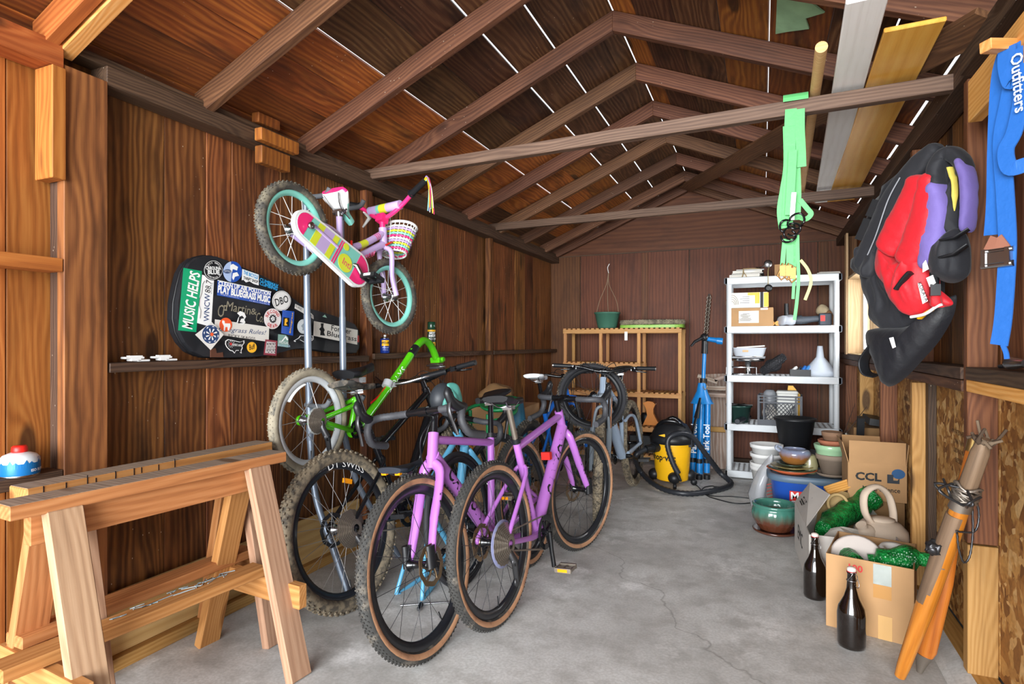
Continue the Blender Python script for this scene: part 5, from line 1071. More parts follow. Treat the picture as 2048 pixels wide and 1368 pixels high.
def onlid(u, v, dz=0): p = onZ(u, v, LZ+dz); return p
PLB = mat('dark plate glaze', '#3e4a3a', .25, coat=.4, var=.4); PLY_ = mat('speckled plate', '#8a7a48', .3, coat=.4, var=.5)
pl0 = V((.19, 4.60, LZ))
for k, (r_, h, mt, nm, lab) in enumerate(((.165, .03, mat('orange clay saucer', '#b5562f', .7), 'saucer', 'orange terracotta saucer at the bottom of the plate stack'), (.155, .018, PLB, 'plate', 'dark green glazed plate in the stack on the tub lid'), (.14, .018, PLY_, 'plate', 'speckled yellow plate under the brown bowl'), (.10, .016, PLB, 'plate', 'small dark plate directly under the brown glazed bowl'))):
    z = (0, .014, .030, .046)[k]; t = thing(nm, lab, nm, pl0+V((0, 0, z+.001*k)), 0, 'plates stacked on the tub lid'); m = MB(); m.lathe([(0, 0), (r_*.6, 0), (r_*.65, .006), (r_, h), (r_*.97, h+.003), (r_*.6, .012), (0, .012)], 36); m.build('dish', mt, t)
BOWLM = glaze('brown and blue glaze', '#7d86a0', '#8a5a2a', .05, .095)
bw0 = pl0+V((.02, 0, .064)); t = thing('bowl', 'ribbed brown bowl with blue glazed rim and side handle on the plates', 'bowl', bw0); m = MB(); m.lathe([(0, 0), (.06, 0), (.085, .02), (.108, .075), (.098, .095), (.072, .108), (.066, .104), (.088, .08), (.06, .015), (0, .012)], 48, rfn=lambda w, z: 1+.012*math.sin(24*w)*(1 if z < .08 else 0)); m.build('body', BOWLM, t)
m = MB(); m.tube(smooth([(-.09, -.02, .085), (-.12, -.03, .105), (-.115, .0, .12), (-.085, .02, .105)], 4), .011, 8); m.build('handle', mat('blue grey glaze', '#8f97a8', .25, coat=.4), t)
p = onlid(1620, 946); t = thing('vase', 'small olive glazed vase standing on the tub lid', 'vase', (p.x, p.y, LZ)); m = MB(); m.lathe([(0, 0), (.04, 0), (.05, .03), (.054, .06), (.04, .115), (.034, .13), (.028, .13), (.032, .11), (.044, .06), (0, .02)], 28); m.build('body', OLIVE, t)
p = V((.445, 4.60, LZ)); GP = 'flowerpots stacked on the tub lid'
t = pot('saucer', 'brown grey clay saucer under the tall pot stack', 'saucer', tuple(p), [(0, 0), (.085, 0), (.105, .02), (.1, .022), (.08, .008), (0, .008)], CLAY)
t = pot('flowerpot', 'large taupe clay pot at the bottom of the pot stack on the tub', 'flowerpot', tuple(p+V((0, 0, .009))), [(0, 0), (.065, 0), (.09, .105), (.10, .107), (.104, .14), (.094, .142), (.06, .012), (0, .012)], CLAY, GP)
t = pot('flowerpot', 'mint green glazed pot in the middle of the pot stack', 'flowerpot', tuple(p+V((-.008, 0, .125))), [(0, 0), (.075, 0), (.088, .02), (.097, .055), (.1, .058), (.107, .09), (.098, .094), (.08, .03), (0, .012)], MINT, GP)
t = pot('flowerpot', 'terracotta pot with a white inside above the mint green pot', 'flowerpot', tuple(p+V((.0, 0, .185))), [(0, 0), (.065, 0), (.078, .04), (.086, .042), (.09, .062), (.08, .066), (.07, .03), (0, .012)], TERRA, GP)
t = pot('flowerpot', 'small brown clay pot topmost of the pot stack', 'flowerpot', tuple(p+V((.0, 0, .23))), [(0, 0), (.05, 0), (.06, .045), (.064, .047), (.067, .075), (.06, .078), (.05, .02), (0, .012)], mat('brown clay', '#8a6a52', .8, var=.12), GP)
bg_ = thing('clear_bag', 'clear plastic bag with red stripes slumped at the left of the blue tub', 'bag', (0.0, 4.78, 0)); m = MB()
m.loft([[(.055*s_*math.cos(a)*(1+.2*math.sin(3*a))+dx, .08*s_*math.sin(a), z) for a in [2*PI*i/18 for i in range(18)]] for s_, z, dx in ((.9, .0, -.02), (1.1, .1, -.03), (.95, .2, -.01), (.8, .28, .02), (.5, .36, .05), (.2, .40, .07))]); m.jitter(.025, 9, 3); m.build('film', mat('clear film', '#c2c4c8', .12, alpha=.5), bg_)
for k in range(8): m = MB(); m.tube([(.03, -.075, .02+.025*k), (.07, -.08, .035+.025*k)], .004, 5); m.build('red_stripe', mat('red stripe', '#a03a34', .6), bg_)
# glazed planter on the floor
PLN = glaze('teal and brown glaze', '#3f7466', '#583020', .08, .15)
t = thing('planter', 'round ribbed teal and brown glazed planter with saucer on the concrete', 'planter', (.075, 4.2, 0))
m = MB(); m.lathe([(0, .0), (.11, .0), (.135, .012), (.138, .022), (.128, .024), (.1, .014), (0, .014)], 36); m.build('saucer', mat('brown glaze', '#4f2d20', .2, coat=.5), t)
m = MB(); m.lathe([(0, .016), (.085, .016), (.10, .03), (.135, .09), (.142, .125), (.134, .16), (.128, .168), (.136, .176), (.138, .188), (.128, .193), (.118, .188), (.115, .165), (.12, .12), (0, .10)], 72, rfn=lambda w, z: 1+.02-.055*(1-abs(math.sin(9*w)))**3*(1 if .03 < z < .155 else 0)); m.build('body', PLN, t)
m = MB(); m.lathe([(0, .135), (.119, .135)], 36); m.build('soil', mat('dry soil', '#6e4a38', .95, var=.2), t)
# white box with EMC written on it
WCARD = mat('white carton', '#b9b3ac', .8, var=.05)
ex, ey = .40, 3.62; eb = carton('cardboard_box', 'open white carton with a raised grey flap marked in black pen, beside the planter', (ex, ey, 0), R(3), .40, .66, .28, WCARD)
m = MB(); m.add([(-.2, -.20, .28), (-.2, .33, .28), (-.135, .20, .43), (-.065, -.02, .42), (-.2, -.20, .276), (-.2, .33, .276), (-.131, .20, .427), (-.061, -.02, .417)], [(0, 3, 2, 1), (4, 5, 6, 7), (0, 1, 5, 4), (1, 2, 6, 5), (2, 3, 7, 6), (3, 0, 4, 7)])
fl_ = m.build('flap', mat('grey white card', '#aaa39c', .8, var=.05), eb)
n_f = (V((-.2, .33, .28))-V((-.2, -.2, .28))).cross(V((-.065, -.02, .42))-V((-.2, -.2, .28))).normalized(); n_f = n_f if n_f.x < 0 else -n_f
text('lettering', 'EMC', .07, axes((0, -1, 0), n_f, V((-.157, .10, .36))+n_f*.004), PRINTK, fl_, shear=.2)
m = MB()
for k in range(2): m.box((0, -.035-.012*k, 0), (.13-.03*k, .006, .001))
m.build('underline', PRINTK, fl_, axes((0, -1, 0), n_f, V((-.157, .10, .36))+n_f*.004))
text('lettering', 'EMC', .12, axes((0, -1, 0), (-1, 0, 0), (-.204, .05, .15)), PRINTK, eb, shear=.2)
nw = thing('wrapped_bundle', 'bundle in green mesh wrap lying inside the white carton', 'bundle', (.47, 3.80, .012)); m = MB(); m.tube(smooth([(-.16, -.16, .2), (-.06, .0, .24), (.06, .12, .29), (.12, .16, .34)], 6), [.05]*4+[.065]*10+[.075]*5, 16); m.jitter(.018, 14, 2); m.build('mesh_wrap', NET, nw)
vz = thing('clay_jar', 'pale clay jar half wrapped in green mesh, coiled rope handles, inside the white carton', 'jar', (.36, 3.93, .012)); m = MB(); m.lathe([(0, 0), (.08, 0), (.095, .1), (.10, .2), (.07, .29), (.05, .36), (.042, .36), (.06, .28), (0, .26)], 26, 0, RX(R(-8)) @ RY(R(12))); m.build('body', mat('cream clay', '#b59a6a', .7, var=.1), vz)
for k in range(2):
    m = MB(); m.tube([(.04+.05*math.cos(a)*(1-.2*k), -.09, .30-.12*k+.055*math.sin(a)) for a in [2*PI*i/20 for i in range(20)]], .009, 8, closed=True); m.build('coil_handle', mat('cream coil', '#b79a68', .7), vz)
wp = thing('wooden_lath', 'short yellow wooden lath lying across the white carton', 'lath', (.50, 3.98, .42)); plank('stick', (-.15, -.05, -.06), (.12, .04, .04), .06, .02, (0, -.6, .8), FRESH, wp)
cp = thing('crumpled_paper', 'ball of crumpled grey packing paper inside the white carton', 'paper', (.42, 3.40, .012)); m = MB(); m.ball((0, 0, .16), (.155, .10, .11), 22, 14); m.jitter(.05, 13, 5); o_ = m.build('paper', mat('packing paper', '#a39c92', .85, var=.08), cp)
for p_ in o_.data.polygons: p_.use_smooth = False
tpot = thing('teapot', 'large unglazed clay teapot with a tall loop handle on the white carton', 'teapot', (.565, 3.52, .178), R(35))
m = MB(); m.lathe([(0, 0), (.07, 0), (.10, .02), (.125, .065), (.118, .105), (.085, .14), (.05, .152), (.046, .158), (0, .16)], 36); m.build('body', BISQ, tpot, T(0, 0, 0))
m = MB(); m.tube(smooth([(-.10, -.02, .09), (-.135, -.03, .115), (-.15, -.033, .14)], 4), [.045]*3+[.038, .032, .026, .022, .021, .02], 14); m.tube([(-.146, -.033, .135), (-.154, -.034, .146)], .026, 12); m.build('spout', BISQ, tpot)
m = MB(); m.tube(smooth([(-.055, .0, .13), (-.10, .0, .20), (-.10, .0, .29), (-.03, .0, .325), (.04, .0, .28), (.07, .0, .20), (.075, .0, .125)], 6), .017, 10, flat=(1.35, .8)); m.build('handle', BISQ, tpot)
m = MB(); m.lathe([(.06, .150), (.062, .158), (.02, .165), (0, .166)], 24); m.build('lid', BISQ, tpot)
# front cardboard box with pots and green wrap
fb = carton('cardboard_box', 'open brown cardboard box nearest the camera, foil tape on its front', (.455, 3.045, 0), R(-13), .315, .37, .318, CARD)
m = MB(); m.box((.05, -.1885, .27), (.065, .002, .085)); m.build('foil_tape', mat('foil', '#b9c0ba', .25, .8, var=.2), fb); m = MB(); m.box((.05, -.1882, .20), (.065, .001, .06)); m.build('clear_tape', mat('brown tape', '#b08047', .25), fb); m = MB(); m.box((.06, -.1882, .05), (.05, .001, .10)); m.build('clear_tape', mat('brown tape two', '#c39a63', .25), fb)
text('lettering', '100', .04, axes((1, 0, 0), (0, -1, 0), (-.05, -.1885, .275)), PRINTR, fb, bold=.001)
m = MB(); m.box((-.0, -.1885, .06), (.001, .001, .001)); 
fbl = V((.455, 3.045, .006))
t = thing('clay_vase', 'pale bisque vase lying upside down in the front cardboard box', 'vase', fbl+V((-.065, .03, 0)), 0); m = MB(); m.lathe([(0, .0), (.05, .0), (.06, .1), (.105, .16), (.11, .17), (.10, .175), (0, .17)], 30, 0, T(0.0, .06, .20) @ RX(R(64)) @ RZ(0) @ T(0, 0, -.02)); m.build('body', mat('white bisque', '#b9afa8', .8, var=.05), t); 
t = thing('clay_vase', 'white ring topped vase standing in the front cardboard box', 'vase', fbl+V((.085, .06, 0)), 0); m = MB(); m.lathe([(0, 0), (.06, 0), (.075, .1), (.07, .24), (.066, .31), (.052, .33), (.033, .325), (.03, .30), (0, .28)], 30, 0, RX(R(8))); m.build('body', mat('white clay', '#c9c4bd', .7), t)
t = thing('wrapped_bundle', 'green mesh wrapped bundle at the right of the front cardboard box', 'bundle', fbl+V((.07, -.08, 0)), R(-13)); m = MB(); m.tube(smooth([(-.09, .0, .27), (-.02, -.0, .295), (.06, .02, .315), (.15, .03, .31)], 6), [.03]*4+[.05]*10+[.03]*5, 14); m.jitter(.014, 16, 4); m.build('mesh_wrap', NET, t)
t = thing('wrapped_bundle', 'small green mesh wrap tucked at the left of the front cardboard box', 'bundle', fbl+V((-.10, -.03, 0)), R(-13)); m = MB(); m.tube(smooth([(-.025, .15, .26), (-.02, .06, .27), (.02, -.05, .28), (.06, -.1, .27)], 6), [.02]*3+[.035]*13+[.02]*3, 12); m.jitter(.014, 16, 6); m.build('mesh_wrap', NET, t)
# bottles
GLS = mat('dark amber glass', '#120a06', .06, coat=1); 
for (x, y, s_, lab) in ((.335, 2.735, 1.0, 'dark swing top bottle standing in front of the cardboard box'), (.235, 3.19, .97, 'dark swing top bottle standing between the white carton and cardboard box')):
    t = thing('swing_top_bottle', lab, 'bottle', (x, y, 0), R(20), 'swing top bottles by the boxes'); m = MB(); m.lathe([(0, .006), (.04, 0), (.051, .006), (.053, .02), (.053, .135), (.048, .165), (.028, .205), (.0185, .24), (.016, .285), (.0165, .30), (.018, .302), (.018, .308), (0, .308)], 32, 0, Mx.Diagonal((s_, s_, s_, 1))); m.build('glass', GLS, t)
    m = MB(); m.lathe([(0, .309), (.016, .309), (.0175, .313), (.0165, .322), (.008, .327), (0, .327)], 18, 0, Mx.Diagonal((s_, s_, s_, 1))); m.build('stopper', mat('cream stopper', '#d9c9c0', .4), t)
    m = MB(); m.lathe([(.0178, .307), (.0185, .3085), (.0178, .310)], 18, 0, Mx.Diagonal((s_, s_, s_, 1))); m.build('rubber_seal', PRINTR, t)
    m = MB(); m.tube([(.0185*s_*math.cos(a), .0185*s_*math.sin(a), .272*s_) for a in [2*PI*i/16 for i in range(16)]], .0016, 5, closed=True)
    m.tube(smooth([(-.019, -.004, .272), (-.012, -.021, .295), (0, -.0195, .312), (.012, -.021, .295), (.019, -.004, .272)], 4), .0014, 5, M=Mx.Diagonal((s_, s_, s_, 1))); m.tube(smooth([(.012, -.02, .29), (.018, -.024, .262), (.012, -.026, .25), (.004, -.024, .258)], 4), .0015, 5, M=Mx.Diagonal((s_, s_, s_, 1))); m.build('wire_bail', STEEL, t)
# CCL box on a dark carton
db = carton('cardboard_box', 'dark plain cardboard box on the floor under the printed box', (.60, 4.10, 0), 0, .30, .27, .32, CARDD, open_=False)
cc = carton('cardboard_box', 'open brown box printed CCL with a blue and black emblem, against the right wall', (.612, 4.085, .3265), 0, .29, .28, .215, CARD, flaps=(('f', .13, R(88)), ('b', .13, R(60)), ('l', .12, R(75)), ('r', .12, R(84))))
fy = -.1435
text('lettering', 'CCL', .062, axes((1, 0, 0), (0, -1, 0), (-.045, fy, .135)), PRINTK, cc, bold=.0025, xs=1.1); text('lettering', 'Metal Science', .038, axes((1, 0, 0), (0, -1, 0), (.02, fy, .068)), PRINTK, cc, bold=.0006, xs=.9)
m = MB(); m.prism([(.03*math.cos(2*PI*i/32)*1.1, .028*math.sin(2*PI*i/32)) for i in range(32)], 0, .0008, axes((1, 0, 0), (0, -1, 0), (.105, fy, .165))); m.build('emblem_disc', mat('print navy', '#27527e', .7), cc)
m = MB(); m.prism([(-.03, -.028), (.03, -.028), (.03, .005), (.02, -.01), (.0, -.01), (0, .022), (-.03, .022)], 0, .0012, axes((1, 0, 0), (0, -1, 0), (.08, fy-.001, .137))); m.build('emblem_square', mat('print charcoal', '#2c3138', .7), cc)
# leaning framed pane, black box, cattails behind
lg_ = thing('leaning_picture', 'thin framed panel leaning between the pot stack and the printed box', 'panel', (.635, 4.33, 0)); plank('panel', (.0, .0, .05), (-.09, .20, .62), .2, .012, (-1, .35, -.1), mat('grey panel', '#8d8a80', .5, var=.1), lg_); plank('frame_edge', (-.01, -.10, .05), (-.10, .10, .62), .02, .02, (-1, .35, -.1), STUDY, lg_)
bx = thing('flat_carton', 'tilted grey cardboard carton with a black lid behind the printed box', 'box', (.668, 4.80, .0), 0); m = MB(); m.box((0, 0, .33), (.17, .3, .66)); m.build('body', CARDD, bx, bev=.003)
m = MB(); m.box((.0, -.0, .70), (.18, .32, .045), RY(R(8))); m.build('lid', BLK, bx); m = MB(); m.box((-.06, -.12, .72), (.04, .05, .14), RX(R(12))); m.build('corner', BLK, bx)
pk = thing('plant_stick', 'thin dark twig sticking up behind the pot stack', 'twig', (.50, 4.72, .0)); m = MB(); m.tube([(0, 0, 0), (.03, 0, .58), (.17, -.0, .80)], [.006, .004, .002], 6); m.tube([(.03, 0, .60), (.10, 0, .82)], [.004, .0015], 5); m.tube([(.02, 0, .54), (.05, 0, .62)], .009, 8); m.build('stem', mat('dark twig', '#3b2a20', .8), pk)
dl = thing('dried_plant', 'tangle of dry dark leaves between the pots and the black lidded carton', 'plant', (.58, 4.70, .30))
for k in range(16):
    m = MB(); a = random.uniform(0, 2*PI); b = random.uniform(.3, 1.0); l = random.uniform(.07, .13); m.tube(smooth([(0, 0, .2), (l*.5*math.cos(a), l*.4*math.sin(a), .2+l*b*.6), (l*math.cos(a), l*.7*math.sin(a), .2+l*b*.5)], 3), [.004, .012, .016, .016, .01, .006, .003], 5, flat=(1, .25)); m.build('leaf', mat('dry leaf %d' % k, random.choice(['#4a3b22', '#3a3f22', '#5a4228']), .7), dl)
m = MB(); m.tube([(0, 0, 0), (0, 0, .21)], .012, 8); m.build('stem', mat('dry stem', '#46331f', .8), dl)
# ---------------------------------------------------------------- varnished poles leaning on the right wall
OX, OY = .46, 2.25
wo = thing('boat_oar', 'worn grey brown wooden oar with metal fittings and chain, leaning on the right wall stud', 'oar', (0, 0, 0))
e0 = onZ(1800, 1352, .02); e1 = onX(1972, 872, .655); LL = (e1-e0).length
wo.matrix_basis = axes(e1-e0, (-.6, -.8, .3), e0)
def o_(t, y=0, z=0): return V((LL*t, y, z))
m = MB(); m.tube([o_(0), o_(.05), o_(.30), o_(.60), o_(.78)], [.018, .022, .029, .030, .026], 14); m.build('shaft', VARN, wo)
m = MB(); m.tube([o_(.30), o_(.34), o_(.50), o_(.70)], [.012, .0275, .0305, .0295], 14, M=T(0, .003, .0025)); m.build('worn_section', VARNW, wo, label='grey worn section of the shaft')
m = MB(); m.tube([o_(.80), o_(.82), o_(.94), o_(.99)], [.021, .027, .026, .017], 14); m.build('grip', VARNW, wo)
m = MB()
for k in range(8): m.tube([o_(.765+.007*k)+V((.006*math.sin(3*a+k), .036*math.cos(a+k), .034*math.sin(a+k))) for a in [2*PI*i/14 for i in range(14)]], .005, 6, closed=True)
m.tube([o_(.72), o_(.79)], .031, 12); m.jitter(.006, 40, 2); m.build('metal_collar', RUST, wo)
m = MB()
for k in range(5): m.tube(smooth([o_(.755)+V((.0, .03*math.cos(k), .03)), o_(.77)+V((.02, .07*math.cos(1.3*k), .05+.01*k)), o_(.80)+V((.01, .06*math.sin(1.7*k), .03))], 4), .0045, 5)
m.build('wire_tangle', DKMET, wo)
m = MB(); m.ball((0, 0, 0), .024, 18, 12, M=T(LL*.56, .02, .03)); m.jitter(.012, 90, 3); m.build('steel_wool', DKMET, wo)
for k in range(9):
    m = MB(); a = 2*PI*k/9; m.tube(smooth([o_(.965, .0, .0), o_(.985, .025*math.cos(a), .025*math.sin(a)), o_(.975+.03*(k % 3), .045*math.cos(a+.4), .045*math.sin(a+.4))], 4), [.009]*5+[.005]*4, 5); m.build('frayed_cord', mat('frayed cord %d' % k, random.choice(['#4a3a2c', '#2e261f', '#6b5a48']), .9), wo)
wi = wo.matrix_basis.inverted()
for k, px in enumerate((((1950, 985), (1958, 1030), (1950, 1062), (1925, 1064), (1912, 1062)), ((1944, 1000), (1946, 1060), (1940, 1110), (1928, 1125), (1918, 1100), (1914, 1066)))):
    dd = (e0.lerp(e1, .66)-O).dot(V((-sn, ct, 0)))-.03; pts = smooth([wi @ atD(u, v, dd) for u, v in px], 7)
    m = MB(); m.tube(pts, [.0028+.0014*(i % 2) for i in range(len(pts))], 5); m.build('chain', DKMET, wo)
f0 = onZ(1840, 1338, .03); f1 = V(onX(1950, 872, .672)); LL2 = (f1-f0).length; w2 = thing('boat_oar', 'glossy orange varnished oar with brass tip leaning behind the grey brown one', 'oar', M=axes(f1-f0, (-.6, -.8, .3), f0))
p2 = lambda t: V((LL2*t, 0, 0))
m = MB(); m.tube([p2(.03), p2(.10), p2(.4), p2(.7), p2(.95)], [.02, .040, .040, .02, .018], 14, flat=(1, .55)); m.build('shaft', VARN, w2)
m = MB(); m.tube([p2(-.015), p2(.03), p2(.07)], [.010, .020, .032], 12, flat=(1, .7)); m.build('metal_tip', RUST, w2)
m = MB(); m.tube([p2(.94), p2(.995)], .019, 12); m.build('brass_cap', mat('brass', '#b0935c', .3, .9), w2)
# ---------------------------------------------------------------- life vests hung on the right wall
VN = V((-.8, -.6, 0)).normalized(); VP = V((.42, 2.80, 0))
def vp(u, v, off=0): return onP(u, v, VN, VP+VN*off)
def cloth(name, hx, rough=.75, sheen=.3):
    m = NT(name); c = lin(hx); n = m.noise(m.obj(), 900, 2); m.col(m.mix(m.math('MULTIPLY', n, .35), c, tuple(x*.5 for x in c[:3])+(1,))); m.b.inputs['Roughness'].default_value = rough; m.b.inputs['Sheen Weight'].default_value = sheen*.3; m.bump(m.noise(m.obj(), 38, 4), .35, .006); return m.mat
CB, CR2, CPU, CN = cloth('black nylon', '#1b1c22'), cloth('red nylon', '#d01826', .6), cloth('purple nylon', '#7565ac'), cloth('navy black nylon', '#14151b', .5)
gv = 'life vests hung in a bunch on the right wall'
def poly(mb, px, off, thick, mi=0, seed=0, wr=.012, **k): return pillow([vp(u, v, off) for u, v in px], VN, thick, wr=wr, seed=seed, mb=mb, mi=mi, **k)
# black jacket at the back
jb_ = thing('life_vest', 'long black life vest with grey piping, rearmost and lowest of the bunch', 'life vest', (0, 0, 0), 0, gv)
m = MB(); poly(m, [(1800, 345), (1760, 400), (1735, 470), (1712, 525), (1722, 545), (1740, 560), (1745, 600), (1752, 640), (1790, 672), (1840, 678), (1880, 640), (1890, 560), (1880, 450), (1850, 380)], -.09, .09, seed=1); m.build('body', CB, jb_)
m = MB(); pad(m, [vp(1880, 290, -.02), vp(1840, 330, -.01), vp(1790, 395, 0), vp(1755, 470, 0), vp(1722, 540, 0)], [.02, .045, .05, .05, .04], .03, VN, seed=2); m.build('shoulder_pad', CB, jb_)
m = MB(); m.tube(smooth([vp(1800, 355, .035), vp(1776, 400, .037), vp(1752, 470, .037), vp(1735, 510, .03)], 5), .003, 5); m.build('piping', mat('silver piping', '#8b8d92', .5), jb_)
m = MB(); poly(m, [(1712, 500), (1748, 490), (1762, 520), (1750, 555), (1725, 548)], .0, .035, seed=9); m.build('shoulder_flap', CB, jb_)
m = MB(); q = vp(1752, 418, .0); m.box((0, 0, 0), (.045, .03, .07), T(q) @ RZ(R(-35)) @ RY(R(25))); m.box((0, -.0, -.09), (.06, .008, .09), T(q) @ RZ(R(-35)) @ RY(R(25))); m.build('buckle', BLK, jb_)
# lower black cushion part
jc = thing('life_vest', 'shiny plain black life vest hanging lowest, small white tag on its edge', 'life vest', (0, 0, 0), 0, gv)
m = MB(); poly(m, [(1742, 660), (1775, 655), (1830, 650), (1890, 610), (1912, 590), (1908, 630), (1880, 680), (1850, 715), (1815, 752), (1785, 772), (1768, 765), (1750, 715), (1738, 685)], -.05, .07, seed=4, wr=.003); m.build('body', CN, jc)
m = MB(); a = [vp(1778, 676, .03), vp(1787, 674, .03), vp(1792, 694, .03), vp(1785, 697, .03)]; m.add(a, [(0, 1, 2, 3)]); m.build('white_tag', WHITE, jc)
m = MB(); m.tube(smooth([vp(1748, 690, -.02), vp(1728, 720, -.02), vp(1732, 745, -.02), vp(1752, 752, -.03)], 5), .03, 8, flat=(.15, 1), up=VN); m.build('strap', BLK, jc)
# red vest
jr = thing('life_vest', 'bright red life vest with black webbing and white patches, in front of the black ones', 'life vest', (0, 0, 0), 0, gv)
m = MB(); pad(m, [vp(1850, 350, .045), vp(1835, 400, .05), vp(1805, 455, .05), vp(1775, 505, .045)], [.05, .066, .066, .05], .045, VN, seed=5); m.build('left_panel', CR2, jr)
m = MB(); pad(m, [vp(1866, 345, .05), vp(1858, 420, .06), vp(1840, 480, .06), vp(1815, 530, .05)], [.03, .055, .06, .05], .045, VN, seed=6); m.build('right_panel', CR2, jr)
m = MB(); poly(m, [(1770, 490), (1800, 520), (1840, 505), (1862, 470), (1872, 520), (1880, 570), (1872, 610), (1850, 630), (1822, 632), (1795, 605), (1775, 565), (1760, 530)], .02, .075, seed=7, wr=.008); m.build('chest', CR2, jr)
m = MB(); poly(m, [(1868, 575), (1903, 600), (1900, 612), (1862, 612)], .06, .02, seed=8); m.build('waist_flap', CR2, jr)
m = MB(); m.tube(smooth([vp(1795, 578, .095), vp(1812, 555, .10), vp(1822, 545, .10)], 4), .02, 8, flat=(.9, .4)); m.build('webbing', BLK, jr)
for px in ([(1836, 566), (1842, 566), (1856, 602), (1846, 608)], [(1853, 556), (1866, 550), (1872, 566), (1860, 574)], [(1846, 528), (1852, 520), (1858, 538), (1846, 545)]):
    m = MB(); m.prism([(0, 0), (1, 0), (1, 1), (0, 1)], 0, .001, Mx.Identity(4)); m.v = [tuple(vp(u, v, .101)+VN*dz) for dz in (0, .002) for u, v in px]+[tuple(vp(u, v, .101)+VN*dz) for dz in (0, .002) for u, v in px]; m.build('white_patch', PRINTW, jr)
m = MB(); m.tube(smooth([vp(1822, 634, .05), vp(1850, 628, .06), vp(1875, 612, .06), vp(1902, 604, .06)], 5), .006, 6); m.build('hem_piping', PRINTW, jr)
m = MB(); m.tube(smooth([vp(1840, 637, .04), vp(1850, 628, .05), vp(1863, 620, .05)], 4), .010, 6, flat=(1.2, .4)); m.build('yellow_lining', YEL, jr)
text('lettering', 'KOKATAT', .022, axes(vp(1853, 600, 0)-vp(1840, 568, 0), VN, (vp(1847, 586, .106))), PRINTK, jr, xs=.85)
# purple and black vest
jp = thing('life_vest', 'purple and black life vest, rightmost of the bunch, over the wall stud', 'life vest', (0, 0, 0), 0, gv)
m = MB(); pad(m, [vp(1872, 365, .06), vp(1878, 420, .06), vp(1868, 480, .06), vp(1862, 540, .05)], [.02, .04, .045, .035], .04, VN, seed=11); m.build('left_side', CPU, jp)
m = MB(); pad(m, [vp(1922, 318, .045), vp(1935, 350, .05), vp(1938, 400, .05), vp(1934, 465, .04)], [.012, .017, .018, .012], .03, VN, seed=12); m.build('right_side', CPU, jp)
m = MB(); poly(m, [(1898, 330), (1925, 345), (1930, 440), (1928, 470), (1905, 480), (1890, 450), (1896, 400)], .02, .04, seed=13); m.build('inner_back', CB, jp)
m = MB(); pad(m, [vp(1878, 375, .06), vp(1872, 345, .06), vp(1885, 315, .05), vp(1905, 308, .04), vp(1925, 325, .04), vp(1932, 350, .045)], [.02, .025, .026, .026, .024, .02], .03, VN, seed=14); m.build('collar', CB, jp)
m = MB(); poly(m, [(1888, 480), (1920, 455), (1938, 490), (1938, 545), (1915, 565), (1885, 562), (1872, 540), (1880, 500)], .04, .06, seed=15, wr=.012); m.build('lower_pocket', CB, jp)
for (a, b) in (((1884, 480), (1938, 458)), ((1882, 515), (1935, 490))): m = MB(); m.tube([vp(*a, .105), vp((a[0]+b[0])/2, (a[1]+b[1])/2+6, .11), vp(*b, .09)], .016, 6, flat=(.9, .3)); m.build('webbing', BLK, jp)
m = MB(); a = [vp(1893, 335, .062), vp(1912, 333, .062), vp(1916, 372, .064), (vp(1910, 420, .064))]; m.tube(smooth([vp(1902, 335, .06), vp(1910, 370, .062), vp(1909, 422, .062)], 5), [.018]*4+[.014]*4+[.009, .006, .002], 6, flat=(1, .3)); m.build('yellow_tag', mat('yellowed tag', '#c9b652', .7, var=.25), jp)
m = MB(); m.tube([vp(1868, 545, .08), vp(1870, 575, .09)], .014, 6, flat=(1, .35)); m.box(vp(1870, 580, .09), (.03, .02, .04)); m.build('buckle', BLK, jp)
m = MB(); m.tube(smooth([vp(1870, 332, .06), vp(1885, 312, .055), vp(1896, 292, .05)], 4), [.016]*5+[.012]*4, 6, flat=(1, .3)); m.build('hanging_loop', BLK, jp)
peg = thing('wall_hook', 'black hook and loop at the top of the bunch of life vests', 'hook', vp(1893, 300, -.05)); m = MB(); m.tube(smooth([vp(1905, 300, -.12)-V(peg.location), vp(1896, 292, -.03)-V(peg.location), vp(1890, 300, .02)-V(peg.location)], 5), .006, 8); m.build('hook', DKMET, peg)
# ---------------------------------------------------------------- blue tie down strap on a wooden peg
BS = cloth('blue webbing', '#1a62b4', .6)
SN = V((-.75, -.66, 0)).normalized(); SP = V((.60, 2.06, 0))
def spx(u, v, off=0): return onP(u, v, SN, SP+SN*off)
bs = thing('tie_down_strap', 'long blue webbing strap with silver ratchet buckle hung at the right edge', 'strap', (0, 0, 0))
def ribbon(par, name, px, w, mt, off=0, th=.0022):
    m = MB(); pts = smooth([spx(*p[:2], p[2] if len(p) > 2 else off) for p in px], 6); rings = []
    for i, p in enumerate(pts):
        t = (pts[min(i+1, len(pts)-1)]-pts[max(i-1, 0)]).normalized(); s_ = SN.cross(t).normalized(); rings.append([p+s_*w-SN*th, p+s_*w+SN*th, p-s_*w+SN*th, p-s_*w-SN*th])
    m.loft(rings, 0, sm=False); return m.build(name, mt, par)
ribbon(bs, 'strap_band', [(2016, 92, .01), (2002, 140), (1996, 200), (1992, 300), (1990, 400), (1985, 470)], .022, BS)
ribbon(bs, 'strap_band', [(2024, 92, .02), (2030, 130, .02), (2018, 200, .015), (2004, 280, .012), (2010, 380, .012), (2015, 480, .015), (2012, 560, .012), (2006, 640, .01), (1998, 690, .01)], .022, BS)
ribbon(bs, 'strap_band', [(2030, 100, .03), (2044, 180, .03), (2030, 260, .03), (2012, 300, .035), (2020, 335, .035), (2050, 330, .03)], .020, BS)
ribbon(bs, 'strap_band', [(2014, 95, .03), (2014, 130, .034), (2022, 160, .034), (2030, 158, .034)], .022, BS)
